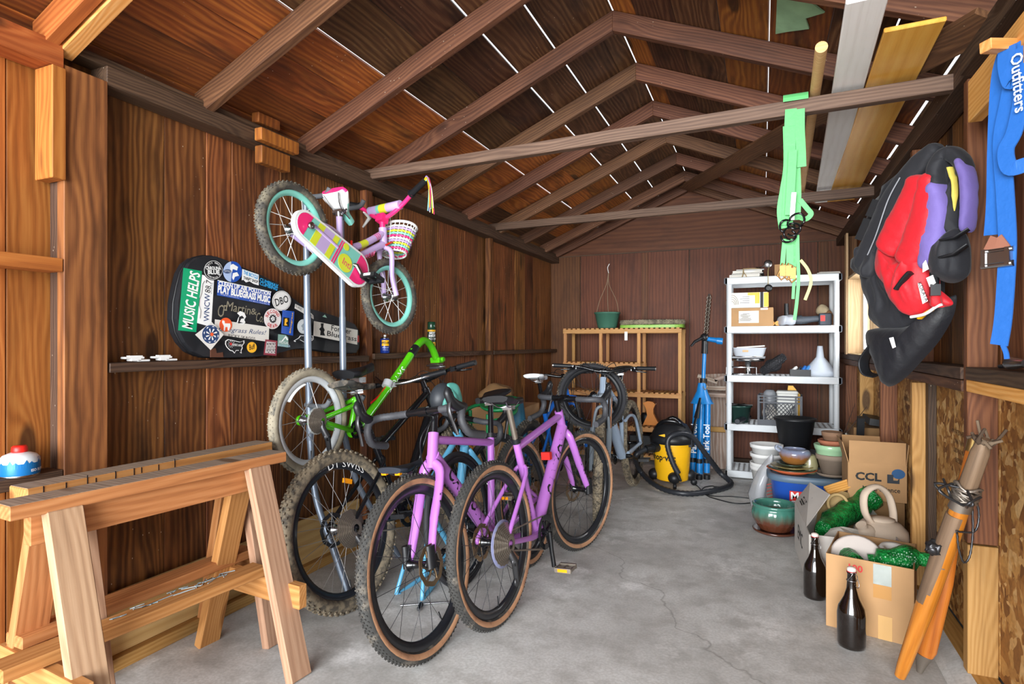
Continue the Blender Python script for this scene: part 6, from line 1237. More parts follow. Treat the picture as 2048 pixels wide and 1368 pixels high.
ribbon(bs, 'frayed_tail', [(2006, 690, .01), (2012, 705, .01), (2014, 718, .01)], .006, BS)
text('lettering', 'Outfitters', .04, axes(spx(2026, 170, 0)-spx(2022, 120, 0), SN, spx(2036, 165, .045)), PRINTW, bs, align='CENTER', bold=.0005)
ribbon(bs, 'leather_wrap', [(1975, 485, .02), (1995, 490, .022), (2012, 480, .022)], .020, mat('brown vinyl', '#93614e', .5))
m = MB(); c = spx(1995, 515, .02); AM = axes((0, 0, 1), SN, c)
m.box((.0, .03, .0), (.05, .012, .025), AM); m.box((.0, -.03, .0), (.05, .012, .025), AM); m.tube([AM @ V((.02, -.04, 0)), AM @ V((.02, .04, 0))], .007, 8); m.tube([AM @ V((-.02, -.04, 0)), AM @ V((-.02, .04, 0))], .009, 8); m.box((0, .0, .006), (.03, .05, .006), AM); m.build('ratchet_buckle', STEEL, bs)
pg2 = thing('wall_peg', 'pale square wooden peg that carries the blue strap', 'peg', spx(2020, 95, 0)); plank('peg', (-.07, -.05, -.005), (.10, .06, .01), .035, .03, (0, 0, 1), FRESH, pg2)
plr = thing('metal_tool', 'shiny steel tool lying on the right wall ledge under the strap', 'tool', onX(2030, 735, .70)+V((0, 0, -.0))); m = MB(); m.tube([(.0, .07, .0), (-.01, 0, .01), (0, -.08, .012)], [.008, .02, .012], 10); m.build('jaw', STEEL, plr); m = MB(); m.tube([(0, .06, .0), (.0, .12, -.004)], .007, 8); m.build('handle', BLK, plr)
plr.location.z = 1.172
# ---------------------------------------------------------------- green straps on the near tie beam
GS = cloth('green webbing', '#5cb86c', .6)
gx = V((.13, 2.752, 2.267))
gb = thing('tie_down_strap', 'bundle of light green webbing straps with black hooks hung over the near tie beam', 'strap', gx); GN = V((-.05, -1, 0)).normalized(); gp = gx+GN*.03
def gpx(u, v, off=0): return onP(u, v, GN, gp+GN*off)-gx
def grib(name, px, w, off=0, mt=GS, th=.002):
    m = MB(); pts = smooth([gpx(*p[:2], off+(p[2] if len(p) > 2 else 0)) for p in px], 6); rings = []
    for i, p in enumerate(pts):
        t = (pts[min(i+1, len(pts)-1)]-pts[max(i-1, 0)]).normalized(); s_ = GN.cross(t).normalized(); rings.append([p+s_*w-GN*th, p+s_*w+GN*th, p-s_*w+GN*th, p-s_*w-GN*th])
    m.loft(rings, 0, sm=False); return m.build(name, mt, gb)
m = MB(); rings = []
for a in range(0, 181, 20): ca, sa = math.cos(R(a)), math.sin(R(a)); c = V((0, .0, 0))-GN*(-.036*ca)+V((0, 0, .036*sa)); rings.append([c+V((-.048, 0, 0)), c+V((-.048, 0, .004)), c+V((.048, 0, .004)), c+V((.048, 0, 0))])
m.loft(rings, 0, sm=False); m.build('strap_fold', GS, gb)
grib('strap_band', [(1582, 218), (1580, 260), (1579, 330), (1577, 400), (1574, 450)], .022, .012)
grib('strap_band', [(1600, 218), (1600, 260), (1602, 300), (1603, 334)], .018, .016)
grib('strap_band', [(1590, 240), (1590, 320), (1592, 390), (1590, 440)], .020, .006)
grib('strap_band', [(1574, 252), (1575, 330), (1568, 380), (1562, 420), (1566, 457)], .016, .003)
grib('strap_band', [(1586, 300, .02), (1582, 370, .02), (1578, 430, .02)], .016, .014)
grib('strap_band', [(1600, 400), (1615, 418), (1622, 428), (1612, 438), (1598, 434)], .010, .01)
grib('white_tag', [(1588, 385), (1586, 410), (1584, 440)], .009, .04, WHITE)
for k, (u, v) in enumerate(((1574, 452), (1582, 466), (1590, 446), (1577, 472), (1586, 458), (1594, 440))):
    m = MB(); c = gpx(u, v, .02+.008*k); pts = [c+V((.028*math.cos(a+k), .012*math.sin(2*a), .026*math.sin(a+k))) for a in [R(q) for q in range(0, 270, 25)]]; m.tube(pts, .0045, 6); m.build('wire_hook', BLKG, gb)
for k, (u0, u1, v1) in enumerate(((1570, 1565, 530), (1578, 1577, 530), (1586, 1586, 535))):
    grib('strap_end', [(u0, 478), ((u0+u1)/2, 500), (u1, v1)], .009, .02)
    m = MB(); c = gpx(u1, v1+6, .02); m.tube([c+V((-.02, 0, -.035)), c+V((-.0, 0, .02)), c+V((.014, 0, .01)), c+V((.02, 0, -.03)), c+V((-.005, 0, -.05)), c+V((-.018, 0, -.03))], .0045, 6); m.box(c+V((.0, .0, -.012)), (.022, .012, .045), None); m.build('cam_buckle', mat('gold zinc %d' % k, '#8a6238', .45, .8), gb)
grib('strap_end', [(1595, 470), (1596, 520), (1597, 560), (1594, 600), (1589, 640)], .0065, .025)
grib('strap_end', [(1590, 478), (1589, 540), (1586, 598)], .006, .02)
grib('strap_end', [(1601, 520), (1616, 540), (1622, 565), (1610, 600)], .006, .02, mat('cream webbing', '#b8b878', .6))
# ---------------------------------------------------------------- boards and dowel lying on the tie beams
def lying(name, label, cat, a, b, w, t, mt, child, tint=None):
    a, b = V(a), V(b); o = thing(name, label, cat, (a+b)/2); c = (a+b)/2; plank(child, a-c, b-c, w, t, (0, 0, 1), mt, o, .003); return o
WBRD = wood('whitewashed board', '#dedad4', '#f2f0ec', '#f6f5f2', 20, .08, .03, knots=False, stain_c='#7a6a58')
OBRD = wood('orange plywood', '#cf8f34', '#e6a84c', '#efb95e', 14, .15, .03, knots=False, rough=.25, stain_c='#9a6220', spec=.6, gsc=.5)
d0 = .012
lying('painted_board', 'long whitewashed board lying across the two tie beams', 'board', (.295, 2.06, 2.305), (.415, 4.86, 2.30), .115, .022, WBRD, 'board')
wl_ = bpy.data.objects[-1] if 0 else None
lying('plywood_panel', 'long orange varnished plywood board lying across the tie beams beside the white one', 'board', (.465, 2.30, 2.303), (.525, 4.84, 2.292), .175, .016, OBRD, 'board')
a, b = V((.195, 2.36, 2.31)), V((.26, 4.92, 2.305)); o = thing('wooden_dowel', 'round pale wooden pole lying on the tie beams beside the green straps', 'pole', (a+b)/2); m = MB(); m.tube([a-(a+b)/2, b-(a+b)/2], .021, 16); m.build('pole', wood('pale dowel', '#b28350', '#d9ab74', '#e6c08e', 50, .1, .03, knots=False), o)
# ================================================================ guitar case covered in stickers, lying on the left ledge
GX = -2.215
gc = thing('guitar_case', 'black guitar case covered in stickers lying on the left wall ledge', 'guitar case', (GX, 2.2, 1.172))
go = V(gc.location)
def cc(x, y): p = onX(340+x*.2051, 490+y*.2051, GX); return (p.y-go.y, p.z-go.z)
oc = [(75, 720), (80, 560), (112, 400), (145, 270), (195, 180), (270, 125), (360, 105), (450, 112), (560, 152), (700, 215), (850, 275), (1000, 350), (1100, 425), (1200, 520), (1310, 605), (1450, 645), (1600, 690), (1720, 735), (1800, 772), (1840, 830), (1848, 900), (1845, 1000), (1815, 1052), (1700, 1050), (1560, 1042), (1400, 1018), (1280, 1005), (1200, 1015), (1080, 1048), (960, 1075), (800, 1090), (500, 1097), (330, 1087), (230, 1040), (150, 950), (100, 850)]
MXP = Mx(((0, 0, 1, 0), (1, 0, 0, 0), (0, 1, 0, 0), (0, 0, 0, 1)))   # prism xy -> wall yz, z -> room
SHELL = mat('case vinyl', '#1f2024', .5, var=.2)
pl = [tuple(cc(*p)) for p in oc][::-1]
pl = [(y, max(z, .002)) for y, z in pl]
m = MB(); m.prism(pl, -.065, 0, MXP); m.build('shell', SHELL, gc, bev=.010)
m = MB(); m.tube([(-.03, y, z) for y, z in pl], .006, 6, closed=True); m.build('seam_trim', BLK, gc)
lay = [0.0003]
def sticker(nm, px, mt, parent=gc):
    lay[0] += .0004; m = MB(); q = [cc(*p) for p in px]
    a = sum(q[i][0]*q[(i+1) % len(q)][1]-q[(i+1) % len(q)][0]*q[i][1] for i in range(len(q)))
    if a < 0: q = q[::-1]
    m.prism(q, lay[0]-.0003, lay[0], MXP); o = m.build(nm, mt, parent); return o
def disc(x, y, rx, ry, n=28, a0=0): return [(x+rx*math.cos(2*PI*i/n), y+ry*math.sin(2*PI*i/n)) for i in range(n)]
def ftext(par, body, p, q, h, mt, **k):
    P, Q = V((0,)+cc(*p)), V((0,)+cc(*q)); hh = abs(cc(p[0], p[1]-h/2)[1]-cc(p[0], p[1]+h/2)[1]); L = (Q-P).length
    lay[0] += .0002; o = text('lettering', body, .05, T(0, 0, 0), mt, par, **k); vs = [v.co for v in o.data.vertices]; x0, x1 = min(v.x for v in vs), max(v.x for v in vs); y0, y1 = min(v.y for v in vs), max(v.y for v in vs)
    for v in o.data.vertices: v.co.x = (v.co.x-(x0+x1)/2)*L/(x1-x0); v.co.y = (v.co.y-(y0+y1)/2)*hh/(y1-y0)
    c = (P+Q)/2; o.matrix_basis = axes(Q-P, (1, 0, 0), (lay[0]+.0003, c.y, c.z)); return o
def arctext(par, body, x, y, rx, ry, a0, a1, h, mt, inside=False):
    n = len(body); 
    for i, ch in enumerate(body):
        if ch == ' ': continue
        a = R(a0+(a1-a0)*(i+.5)/n); w = abs(R(a1-a0))/n*.40*(.5 if ch in 'I1.' else 1); s = 1 if a1 > a0 else -1
        p = (x+rx*math.cos(a-s*w), y+ry*math.sin(a-s*w)); q = (x+rx*math.cos(a+s*w), y+ry*math.sin(a+s*w)); ftext(par, ch, p, q, h, mt, bold=.001)
SGRN, SBLU, SLBL, SGRY, SORG, SMAR = mat('sticker green', '#0fa06c', .4), mat('sticker blue', '#1f4fae', .4), mat('sticker sky', '#1f9ad6', .4), mat('sticker grey', '#8f9aa0', .5), mat('sticker orange', '#ee5a24', .4), mat('sticker maroon', '#8d3340', .5)
SNAV = mat('sticker navy', '#24406f', .4); GOLD = mat('faded gold print', '#8c8570', .5); SYEL = mat('sticker yellow', '#f3b51c', .4)
s = sticker('sticker', [(130, 222), (310, 255), (255, 850), (78, 832)], SGRN); ftext(s, 'MUSIC HELPS', (165, 815), (245, 262), 118, PRINTW, bold=.0012, shear=.1)
s = sticker('sticker', [(312, 290), (428, 330), (400, 800), (262, 760)], PRINTW); ftext(s, 'WNCW', (352, 745), (362, 475), 62, SNAV, bold=.0004); ftext(s, '88.7', (362, 465), (378, 345), 62, PRINTK)
ftext(s, 'wncw.org', (402, 480), (410, 370), 16, SGRY)
m = MB(); lay[0] += .0002; m.tube([(lay[0], )+cc(*p) for p in ((335, 350), (315, 380), (305, 470), (285, 530), (280, 590), (298, 640), (290, 715))], .0008, 4); m.build('ridge_line', PRINTK, s)
s = sticker('sticker', disc(418, 245, 98, 100), BLK); ss_ = sticker('ring', disc(418, 245, 90, 92), PRINTW, s); s2 = sticker('inner_disc', disc(418, 245, 86, 88), BLK, s); ftext(s, 'CAROLINA', (340, 222), (492, 228), 34, PRINTW, bold=.0018); ftext(s, 'BLUE', (362, 262), (478, 268), 44, PRINTW, bold=.002); arctext(s, 'EST. MMXV', 418, 245, 70, 72, 205, 335, 16, PRINTW); arctext(s, 'ASHEVILLE NC', 418, 245, 72, 74, 150, 30, 14, PRINTW)
s = sticker('sticker', disc(598, 262, 92, 102), SBLU); sticker('half', [(598-92*math.cos(R(a)), 262+102*math.sin(R(a))) for a in range(-80, 81, 10)][:]+[(590, 262)], mat('sticker pale blue', '#a9bde0', .4), s)
for px in ([(575, 200), (600, 185), (650, 215), (640, 250), (600, 235), (590, 270), (575, 240)], [(600, 275), (640, 265), (660, 300), (620, 310), (605, 345), (592, 320)]): sticker('figure', px, PRINTW, s)
sp_ = sticker('badge', disc(545, 258, 38, 20), SNAV, s); ftext(s, 'OTTO', (515, 256), (575, 262), 20, PRINTW)
s = sticker('sticker', [(690, 235), (850, 290), (850, 395), (800, 380), (760, 355), (725, 365), (700, 340), (685, 345)], PRINTW); ftext(s, 'THE BICYCLE', (700, 265), (842, 318), 38, SLBL, bold=.0016); ftext(s, 'THRIFT SHOP', (698, 318), (842, 362), 30, PRINTK, bold=.001)
s = sticker('sticker', [(855, 292), (1045, 375), (1030, 450), (855, 400)], PRINTK); ftext(s, 'CLIMBMAX', (858, 335), (1040, 405), 34, SLBL, bold=.0016); ftext(s, 'CLIMBING', (858, 372), (1030, 432), 34, SLBL, bold=.0016)
s = sticker('sticker', [(446, 342), (970, 455), (955, 590), (440, 490)], SBLU); sticker('edge_panel', [(446, 342), (970, 455), (969, 462), (446, 350)], PRINTW, s); ftext(s, 'CLEAN UP AIR POLLUTION', (452, 372), (962, 478), 44, PRINTW, bold=.0022); ftext(s, 'PLAY BLUEGRASS MUSIC', (446, 428), (958, 535), 76, PRINTW, bold=.0026); ftext(s, 'Bluegrass Unlimited, Inc.', (475, 480), (655, 520), 14, PRINTW); ftext(s, 'P.O. Box 111, Broad Run, VA', (755, 542), (950, 580), 12, PRINTW)
s = sticker('emblem_backing', [(455, 700), (456, 701), (455, 702)], SHELL)
ftext(s, 'C', (445, 640), (500, 645), 120, GOLD, shear=.2); ftext(s, 'F', (490, 635), (540, 640), 100, GOLD, shear=.2); ftext(s, 'Martin', (525, 590), (765, 640), 90, GOLD, shear=.1); ftext(s, '&', (768, 645), (825, 655), 60, GOLD); ftext(s, 'Co.', (818, 700), (890, 715), 90, GOLD, shear=.2)
s = sticker('sticker', [(415, 725), (945, 800), (940, 945), (410, 870)], mat('sticker cream', '#dedbd3', .5)); ftext(s, 'Bluegrass Rules!', (445, 822), (915, 862), 62, SNAV, shear=.35); ftext(s, 'RICKY SKAGGS', (545, 882), (808, 915), 30, PRINTK)
gp_ = [(630, 665), (660, 645), (700, 660), (718, 700), (700, 730), (712, 755), (690, 778), (660, 770), (655, 740), (625, 760), (640, 715), (655, 690)]; sg = sticker('sticker', gp_, PRINTW); sticker('shade', [(650, 700), (680, 690), (700, 715), (670, 720), (655, 750), (690, 760), (640, 765), (645, 725)], BLK, sg)
s = sticker('sticker', disc(518, 778, 62, 68), SORG); sticker('goat', [(485, 735), (505, 740), (510, 765), (560, 765), (565, 790), (550, 835), (538, 835), (535, 800), (515, 800), (510, 838), (498, 835), (500, 790), (482, 755)], PRINTW, s)
s = sticker('sticker', disc(1062, 545, 97, 103), PRINTK); s = sticker('sticker', disc(1062, 545, 92, 98), mat('sticker white', '#e4e2de', .5)); ftext(s, 'DBO', (1000, 565), (1125, 522), 74, PRINTK, bold=.0006); m = MB(); lay[0] += .0002; m.tube([(lay[0],)+cc(*p) for p in disc(1062, 545, 84, 90, 40)], .0006, 4, closed=True); m.build('ring_line', PRINTK, s)
s = sticker('sticker', disc(972, 720, 84, 100), mat('sticker white two', '#e6e0dd', .5)); arctext(s, 'SECOND', 972, 720, 62, 74, 190, 345, 34, PRINTR); arctext(s, 'GEAR', 972, 720, 62, 74, 145, 45, 34, PRINTR)
star = [(972+(38 if i % 2 else 28)*math.cos(2*PI*i/24), 720+(46 if i % 2 else 34)*math.sin(2*PI*i/24)) for i in range(24)]; q_ = sticker('gear', star, PRINTK, s); sticker('gear_hole', disc(972, 720, 20, 24), PRINTW, s)
for k in range(5): a = 2*PI*k/5; sticker('gear_spoke', [(972+4*math.cos(a+1.5), 720+4*math.sin(a+1.5)), (972+24*math.cos(a+.15), 720+28*math.sin(a+.15)), (972+24*math.cos(a-.15), 720+28*math.sin(a-.15))], PRINTK, s)
s = sticker('sticker', [(1062, 635), (1178, 650), (1165, 885), (1050, 860)], SBLU); sticker('panel', [(1070, 705), (1130, 712), (1125, 800), (1066, 790)], PRINTK, s); sticker('figure', [(1085, 720), (1105, 715), (1112, 745), (1095, 760), (1110, 785), (1080, 785)], SYEL, s); ftext(s, 'Bluegrass', (1135, 860), (1160, 660), 24, SYEL, bold=.001)
s = sticker('sticker', [(1185, 575), (1290, 630), (1300, 612), (1330, 655), (1365, 690), (1365, 725), (1305, 685), (1290, 700), (1262, 665), (1178, 618)], mat('sticker pale', '#d5d2cc', .5)); ftext(s, 'ISLAND', (1188, 592), (1250, 632), 22, PRINTK); ftext(s, 'FEST', (1310, 672), (1362, 705), 22, PRINTK); sticker('diamond', [(1270, 660), (1288, 630), (1308, 660), (1290, 688)], SGRY, s)
s = sticker('sticker', disc(1262, 795, 58, 70), mat('sticker grey white', '#cfd2d2', .5)); m = MB(); lay[0] += .0002; m.tube([(lay[0],)+cc(*p) for p in disc(1262, 795, 50, 61, 32)], .0005, 4, closed=True); m.build('ring_line', SGRY, s); sticker('figure', [(1240, 790), (1262, 765), (1285, 780), (1278, 800), (1292, 825), (1250, 835), (1255, 810)], SGRY, s)
nc = [(1165, 935), (1215, 905), (1230, 882), (1360, 885), (1362, 920), (1340, 940), (1300, 985), (1280, 955), (1225, 925), (1180, 945)]; s = sticker('sticker', nc, PRINTW); cxn, cyn = 1278, 918; sticker('state_shape', [(cxn+(x-cxn)*.9, cyn+(y-cyn)*.84) for x, y in nc], BLK, s); ftext(s, 'AGN', (1275, 910), (1345, 918), 28, PRINTW, bold=.0015); ftext(s, 'OUTFITTERS', (1280, 935), (1340, 941), 8, LIME)
us = [(495, 935), (520, 918), (600, 935), (640, 945), (680, 930), (682, 955), (660, 985), (665, 1005), (652, 1030), (655, 1058), (640, 1050), (630, 1030), (600, 1030), (585, 1058), (565, 1035), (540, 1030), (505, 995), (492, 965)]; s = sticker('sticker', us, PRINTW); ux, uy = 582, 980; sticker('map_shape', [(ux+(x-ux)*.9, uy+(y-uy)*.88) for x, y in us], BLK, s); ftext(s, 'OUR PUBLIC LANDS', (545, 968), (655, 980), 22, PRINTW, bold=.001); sticker('red_dot', disc(548, 965, 12, 13), PRINTR, s)
for k in range(10): a = 2*PI*k/10; sticker('sun_ray', [(548+16*math.cos(a), 965+17*math.sin(a)), (548+34*math.cos(a+.08), 965+36*math.sin(a+.08)), (548+34*math.cos(a-.08), 965+36*math.sin(a-.08))], PRINTW, s)
s = sticker('sticker', disc(746, 998, 48, 52), SYEL); ftext(s, 'Buff', (718, 1000), (778, 985), 52, PRINTK, shear=.2, bold=.0006)
s = sticker('sticker', [(878, 920), (995, 935), (985, 1080), (860, 1070)], SMAR); sticker('panel', [(890, 940), (980, 950), (972, 1060), (875, 1052)], mat('sticker dusty', '#c9c2bf', .5), s)
for k in range(6): ftext(s, 'lm' if k % 2 else 'ti', (892+15*k, 1050), (892+15*k+4, 955), 12, PRINTK)
s = sticker('sticker', [(1000, 870), (1075, 878), (1100, 905), (1098, 1000), (995, 985)], mat('sticker sage', '#7d9f92', .5)); sticker('peak', [(1030, 940), (1075, 885), (1100, 925), (1085, 930), (1072, 905), (1045, 940)], PRINTW, s); ftext(s, 'FRUGAL', (1010, 945), (1105, 958), 26, PRINTW); ftext(s, 'BACKPACKER', (998, 975), (1118, 988), 20, mat('sticker ice', '#a7c4d6', .5), bold=.0008)
s = sticker('sticker', [(1350, 742), (1780, 830), (1775, 972), (1345, 885)], mat('sticker paper', '#dcd8ce', .5)); ftext(s, 'Forever', (1520, 808), (1715, 845), 54, PRINTK, bold=.0004); ftext(s, 'Bluegrass', (1478, 868), (1768, 925), 66, PRINTK, bold=.0004); sticker('bass', [(1415, 765), (1445, 765), (1440, 800), (1455, 830), (1445, 850), (1460, 885), (1410, 880), (1415, 840), (1400, 820), (1420, 800)], PRINTK, s)
s = sticker('sticker', [(345, 752), (462, 875), (335, 1025), (182, 875)], mat('sticker ivory', '#dfdcd6', .5)); d_ = sticker('emblem', disc(335, 872, 84, 90), SNAV, s); 
for k in range(8):
    a = 2*PI*k/8; sticker('swirl', [(335+14*math.cos(a), 872+15*math.sin(a)), (335+52*math.cos(a+.28), 872+56*math.sin(a+.28)), (335+56*math.cos(a+.55), 872+60*math.sin(a+.55)), (335+34*math.cos(a+.55), 872+36*math.sin(a+.55))], PRINTW, s)
    sticker('rim_dot', [(335+68*math.cos(a), 872+73*math.sin(a)), (335+78*math.cos(a+.2), 872+84*math.sin(a+.2)), (335+70*math.cos(a+.4), 872+75*math.sin(a+.4))], PRINTW, s)
sticker('core', disc(335, 872, 16, 17), SORG, s)
s = sticker('sticker', [(1420, 700), (1445, 680), (1465, 712)], mat('sticker mint', '#8fb8a4', .5))
m = MB(); lay[0] = .001; y_, z_ = cc(1815, 915); m.box((.004, y_, z_), (.012, .03, .04)); m.build('latch', RED, gc)
y_, z_ = cc(455, 1058); m = MB(); m.prism([cc(390, 1095), cc(390, 1020), cc(440, 1005), (cc(450, 1055)), cc(510, 1045), cc(515, 1095)][::-1], .0005, .004, MXP); m.build('worn_patch', mat('worn board', '#5a3524', .8), gc)
# white clips on the ledge
for (u, lab) in ((268, 'white plastic clip on the ledge, left one of the pair'), (325, 'white plastic clip on the ledge beside the guitar case, right one')):
    p = onX(u, 720, -2.225); t = thing('plastic_clip', lab, 'clip', (p.x, p.y, 1.171), 0, 'white clips on the ledge'); m = MB(); m.box((0, -.005, .016), (.03, .075, .008)); m.box((0, .0, .009), (.03, .04, .012)); m.box((0, .03, .005), (.03, .05, .008)); m.build('body', WHITE, t, bev=.002); m = MB(); m.box((.004, .0, .022), (.02, .05, .005)); m.build('lever', WHITE, t)
# spray cans on the far ledge
def can(u, v0, name, lab, hgt, rad, capm, bands, cap=.05):
    p = onX(u, v0, -2.235); t = thing(name, lab, 'can', (p.x, p.y, 1.181), 0); 
    return t
t = can(770, 703, 'spray_can', 'short blue and yellow spray can on the ledge under the pink bicycle wheel', 0, 0, 0, 0)
m = MB(); m.lathe([(0, 0), (.029, 0), (.031, .004), (.031, .088), (.027, .095), (.02, .098), (0, .098)], 28, mfn=lambda j: 0); b_ = m.build('can_body', mat('can navy', '#223a8c', .25, .3), t); m = MB(); m.lathe([(.028, .094), (.029, .098), (.02, .104), (.012, .106), (0, .106)], 20); m.build('shoulder', STEEL, t); m = MB(); m.lathe([(0, .106), (.008, .106), (.008, .118), (0, .118)], 12); m.build('nozzle', WHITE, t)
CANM = Mx(((0, 0, 1, 0), (1, 0, 0, 0), (0, 1, 0, 0), (0, 0, 0, 1)))
def can_print(par, body, rad, z, size, mt, ang=R(-48), **k):
    o = text('lettering', body, size, T(0, 0, 0), mt, par, **k)
    for v in o.data.vertices: a = v.co.x/rad+ang; v.co.x, v.co.z = (rad+.0006)*math.sin(a), (rad+.0006)*math.cos(a)
    o.matrix_basis = CANM @ T(0, z, 0); return o
def can_band(par, nm, rad, z0, z1, a0, a1, mt, d=.0003): m = MB(); m.lathe([(rad+d, z0), (rad+d, z1)], 18, a0=a0, a1=a1); return m.build(nm, mt, par)
can_band(b_, 'shield', .031, .046, .084, R(-95), R(0), YEL); can_print(b_, 'WD-40', .0313, .066, .019, PRINTK, bold=.0008); can_print(b_, 'SPECIALIST', .0313, .035, .009, PRINTW); can_print(b_, 'lubricant spray', .0313, .022, .006, PRINTW)
t = can(863, 703, 'spray_can', 'tall dark green capped spray can on the ledge beside the green bent tube', 0, 0, 0, 0)
m = MB(); m.lathe([(0, 0), (.029, 0), (.031, .004), (.031, .165), (.027, .172), (0, .172)], 28); b_ = m.build('can_body', mat('can dark green', '#2c3f31', .3, .2), t); m = MB(); m.lathe([(.029, .170), (.030, .172), (.0295, .218), (.027, .222), (0, .222)], 28); m.build('cap', mat('cap green', '#16402c', .25, coat=.4), t)
can_band(b_, 'label_band', .031, .150, .163, R(-130), R(40), YEL); can_band(b_, 'label_band', .031, .045, .072, R(-130), R(40), YEL); can_band(b_, 'label_band', .031, .092, .102, R(-130), R(40), PRINTW); can_print(b_, 'HOT', .0313, .138, .022, PRINTW, bold=.001); can_print(b_, 'SHOT', .0313, .118, .022, PRINTW, bold=.001); can_print(b_, 'FOAM', .0316, .097, .011, PRINTK, bold=.001); can_print(b_, 'CLEANER', .0316, .058, .010, PRINTK, bold=.001)
# ================================================================ sawhorses and the gas canister
def sawhorse(label, X, Y0, Y1, Zt, spread, rz, wt, w2, top_t=.04, matb=HORSE, fx=(.13, .13), far_off=0, feet=None):
    t = thing('sawhorse', label, 'sawhorse', (X, (Y0+Y1)/2, 0), rz, 'sawhorses at the left wall'); L = Y1-Y0
    plank('top_rail', (0, -L/2, Zt-top_t/2), (0, L/2, Zt-top_t/2), wt, top_t, (0, 0, 1), matb, t, .003)
    m = MB(); m.box((0, 0, Zt+.0006), (wt-.006, L-.006, .001)); m.build('weathered_top', HORSET, t, label='grey weathered upper face of the rail')
    plank('stringer', (0, -L/2+.06, Zt-top_t-.045), (0, L/2-.06, Zt-top_t-.045), .09, .04, (1, 0, 0), matb, t, .002)
    for sy in (-1, 1):
        yl = sy*(L/2-fx[0])
        for sx in (-1, 1):
            a, b = V((sx*.040, yl+sy*.0, Zt-top_t)), V((sx*spread, yl+sy*.0, .0)); d = (b-a).normalized()
            plank('leg', a, b, .092, .038, (math.cos(math.atan2(b.x-a.x, a.z-b.z)), 0, math.sin(math.atan2(b.x-a.x, a.z-b.z))), PALE if sx > 0 else HORSE, t, .003)
        zc = .33; hx = .04+(spread-.04)*(1-zc/(Zt-top_t)); plank('cross_brace', (-hx-.05, yl+sy*.037, zc-.045), (hx+.08, yl+sy*.037, zc-.045), .088, .036, (0, 1, 0), HORSE, t, .002)
    plank('foot_rail', (0.02, -L/2-.02, .352), (.02, L/2-.10, .352), .088, .036, (0, 0, 1), HORSE, t, .003)
    return t
s1 = sawhorse('front wooden sawhorse with thick top rail, pale knotty legs nearest the camera', -1.875, .90, 1.815, .80, .27, R(-5), .105, .09)
m = MB()
for k in range(14):
    a = V((.0+random.uniform(-.02, .02), random.uniform(-.2, .25), .3715)); m.tube([a, a+V((random.uniform(-.02, .02), random.uniform(-.05, .05), 0)), a+V((random.uniform(-.02, .02), random.uniform(-.08, .08), 0))], .0016, 4)
m.build('chalk_scribble', mat('chalk blue', '#9fb3ba', .9), s1, kind='stuff')
s2 = sawhorse('rear wooden sawhorse against the left wall, saw cuts along its top rail', -2.06, 1.02, 1.945, .805, .20, R(-1.5), .10, .09)
for k in range(9): m = MB(); m.box((.0505, -.42+.05*k+.012*(k % 3), .795-.006*(k % 2)), (.002, .0025, .02+.008*(k % 3))); m.build('saw_cut', BLK, s2)
gcn = thing('gas_canister', 'squat blue and white gas canister with red cap on the left wall ledge', 'canister', (-2.225, 1.10, .811))
CANB = mat('canister blue', '#1c6fb0', .3, .2)
m = MB(); m.lathe([(0, 0), (.050, 0), (.053, .004), (.054, .012), (.054, .036), (.053, .056), (.044, .068), (.030, .074), (.018, .078), (0, .078)], 36, mfn=lambda j: 0 if j < 4 else 1); cb_ = m.build('body', [CANB, mat('canister white', '#d5dade', .35, .2)], gcn)
m = MB(); m.lathe([(.0545, .034), (.0545, .040)], 72, rfn=None); 
pk_ = MB(); vs = []; n = 48
for i in range(n): a = 2*PI*i/n; vs += [(.0544*math.cos(a), .0544*math.sin(a), .030), (.0541*math.cos(a), .0541*math.sin(a), .044+.006*((i*7) % 3)*(i % 2))]
pk_.add(vs, [(2*i, (2*i+2) % (2*n), (2*i+3) % (2*n), 2*i+1) for i in range(n)]); pk_.build('mountain_print', CANB, cb_)
m = MB(); m.lathe([(0, .076), (.021, .076), (.022, .08), (.021, .094), (.017, .098), (0, .098)], 24); m.build('cap', RED, gcn)
m = MB(); m.lathe([(.051, -.0), (.0545, .003), (.053, .007)], 36); m.build('base_rim', STEEL, gcn); can_print(cb_, 'ISO BUTANE', .0547, .020, .012, PRINTW, ang=R(40), bold=.0003); can_print(cb_, 'FUEL', .0547, .058, .011, SNAV, ang=R(40))
# ================================================================ small things among the bicycles
hm = thing('helmet_bag', 'teal and black helmet shaped bag propped on the lilac bicycle handlebar', 'helmet', M=T(-1.42, 2.45, .925) @ Mx.Scale(.8, 4))
TEALC = mat('muted teal', '#4d9187', .5)
m = MB(); m.ball((0, 0, .06), (.075, .105, .10), 20, 12); m.v = [(x, y, max(z, -.0)) for x, y, z in m.v]; m.build('shell', mat('charcoal shell', '#2c3035', .5), hm)
m = MB(); pillow([(.05, -.045, .155), (.075, .03, .15), (.088, .07, .06), (.085, .045, .0), (.09, -.01, .03), (.08, -.04, .09)], (1, -.25, .3), .02, mb=m, wr=.001); m.build('teal_panel', TEALC, hm)
m = MB(); pillow([(.05, -.10, .0), (.06, -.105, .06), (.07, -.07, .09), (.075, -.06, .0)], (1, -.6, .1), .02, mb=m, wr=.001); m.build('teal_panel', TEALC, hm)
m = MB(); m.box((.092, .035, .10), (.004, .02, .02)); m.build('badge', SYEL, hm)
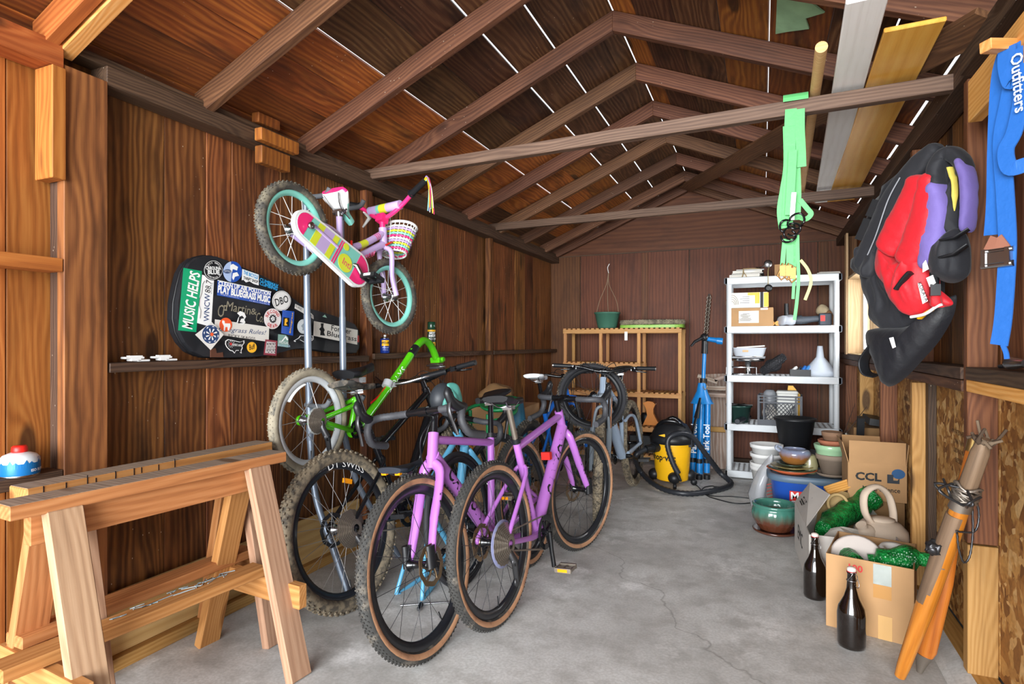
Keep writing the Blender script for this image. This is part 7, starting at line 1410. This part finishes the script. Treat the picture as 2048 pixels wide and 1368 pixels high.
gh = thing('garden_hoop', 'green plastic garden hoop stand behind the lilac bicycles', 'hoop', (-1.78, 3.72, 0))
GPL = mat('garden green', '#127a45', .35, coat=.3)
m = MB(); m.tube([(.19*math.cos(a), .19*math.sin(a), .76+.05*math.sin(a)) for a in [2*PI*i/30 for i in range(30)]], .014, 8, closed=True); m.build('ring', GPL, gh)
m = MB(); m.lathe([(0, 0), (.13, .0), (.15, .02), (.145, .03), (.12, .012), (0, .012)], 28, 0, T(.08, .02, .80) @ RX(R(14))); m.build('dish', GPL, gh)
for k in range(3): m = MB(); a = 2*PI*k/3+.9; m.tube([(.17*math.cos(a), .17*math.sin(a), .76), (.15*math.cos(a), .15*math.sin(a), 0)], .014, 8); m.build('leg', GPL, gh)
carton('cardboard_box', 'brown cardboard box standing at the left wall behind the green garden hoop', (-1.93, 4.35, 0), R(6), .42, .5, .74, CARD, open_=False)
pb = thing('paper_bag', 'crumpled brown paper bag on the box behind the green garden hoop', 'bag', (-1.92, 4.15, .742)); m = MB(); m.ball((0, 0, .09), (.14, .12, .10), 16, 10); m.jitter(.04, 10, 6); m.v = [(x, y, max(z, .0)) for x, y, z in m.v]; m.build('bag', CARDD, pb)
ts = thing('tarp_bundle', 'dark teal folded tarpaulin standing behind the lilac bicycle saddles', 'tarpaulin', (-1.70, 4.05, 0)); m = MB(); m.loft([[(.09*s_*math.cos(a), .07*s_*math.sin(a), z) for a in [2*PI*i/14 for i in range(14)]] for s_, z in ((1.2, 0), (1.1, .3), (.8, .6), (.4, .84))]); m.jitter(.012, 14, 2); m.build('tarp', mat('teal tarp', '#2d6a86', .5, var=.2), ts)
sk = thing('bicycle_skewer', 'thin quick release skewer with black lever lying on the floor by the light blue dropout', 'skewer', onZ(845, 1208, .008)); m = MB(); m.tube([V(onZ(800, 1211, .008))-V(sk.location), V(onZ(898, 1204, .008))-V(sk.location)], .004, 8); m.build('rod', STEEL, sk); m = MB(); m.tube([(-.0, -.01, .004), (.012, -.05, .004), (.02, -.07, .006)], [.011, .009, .007], 8); m.build('lever', BLK, sk)
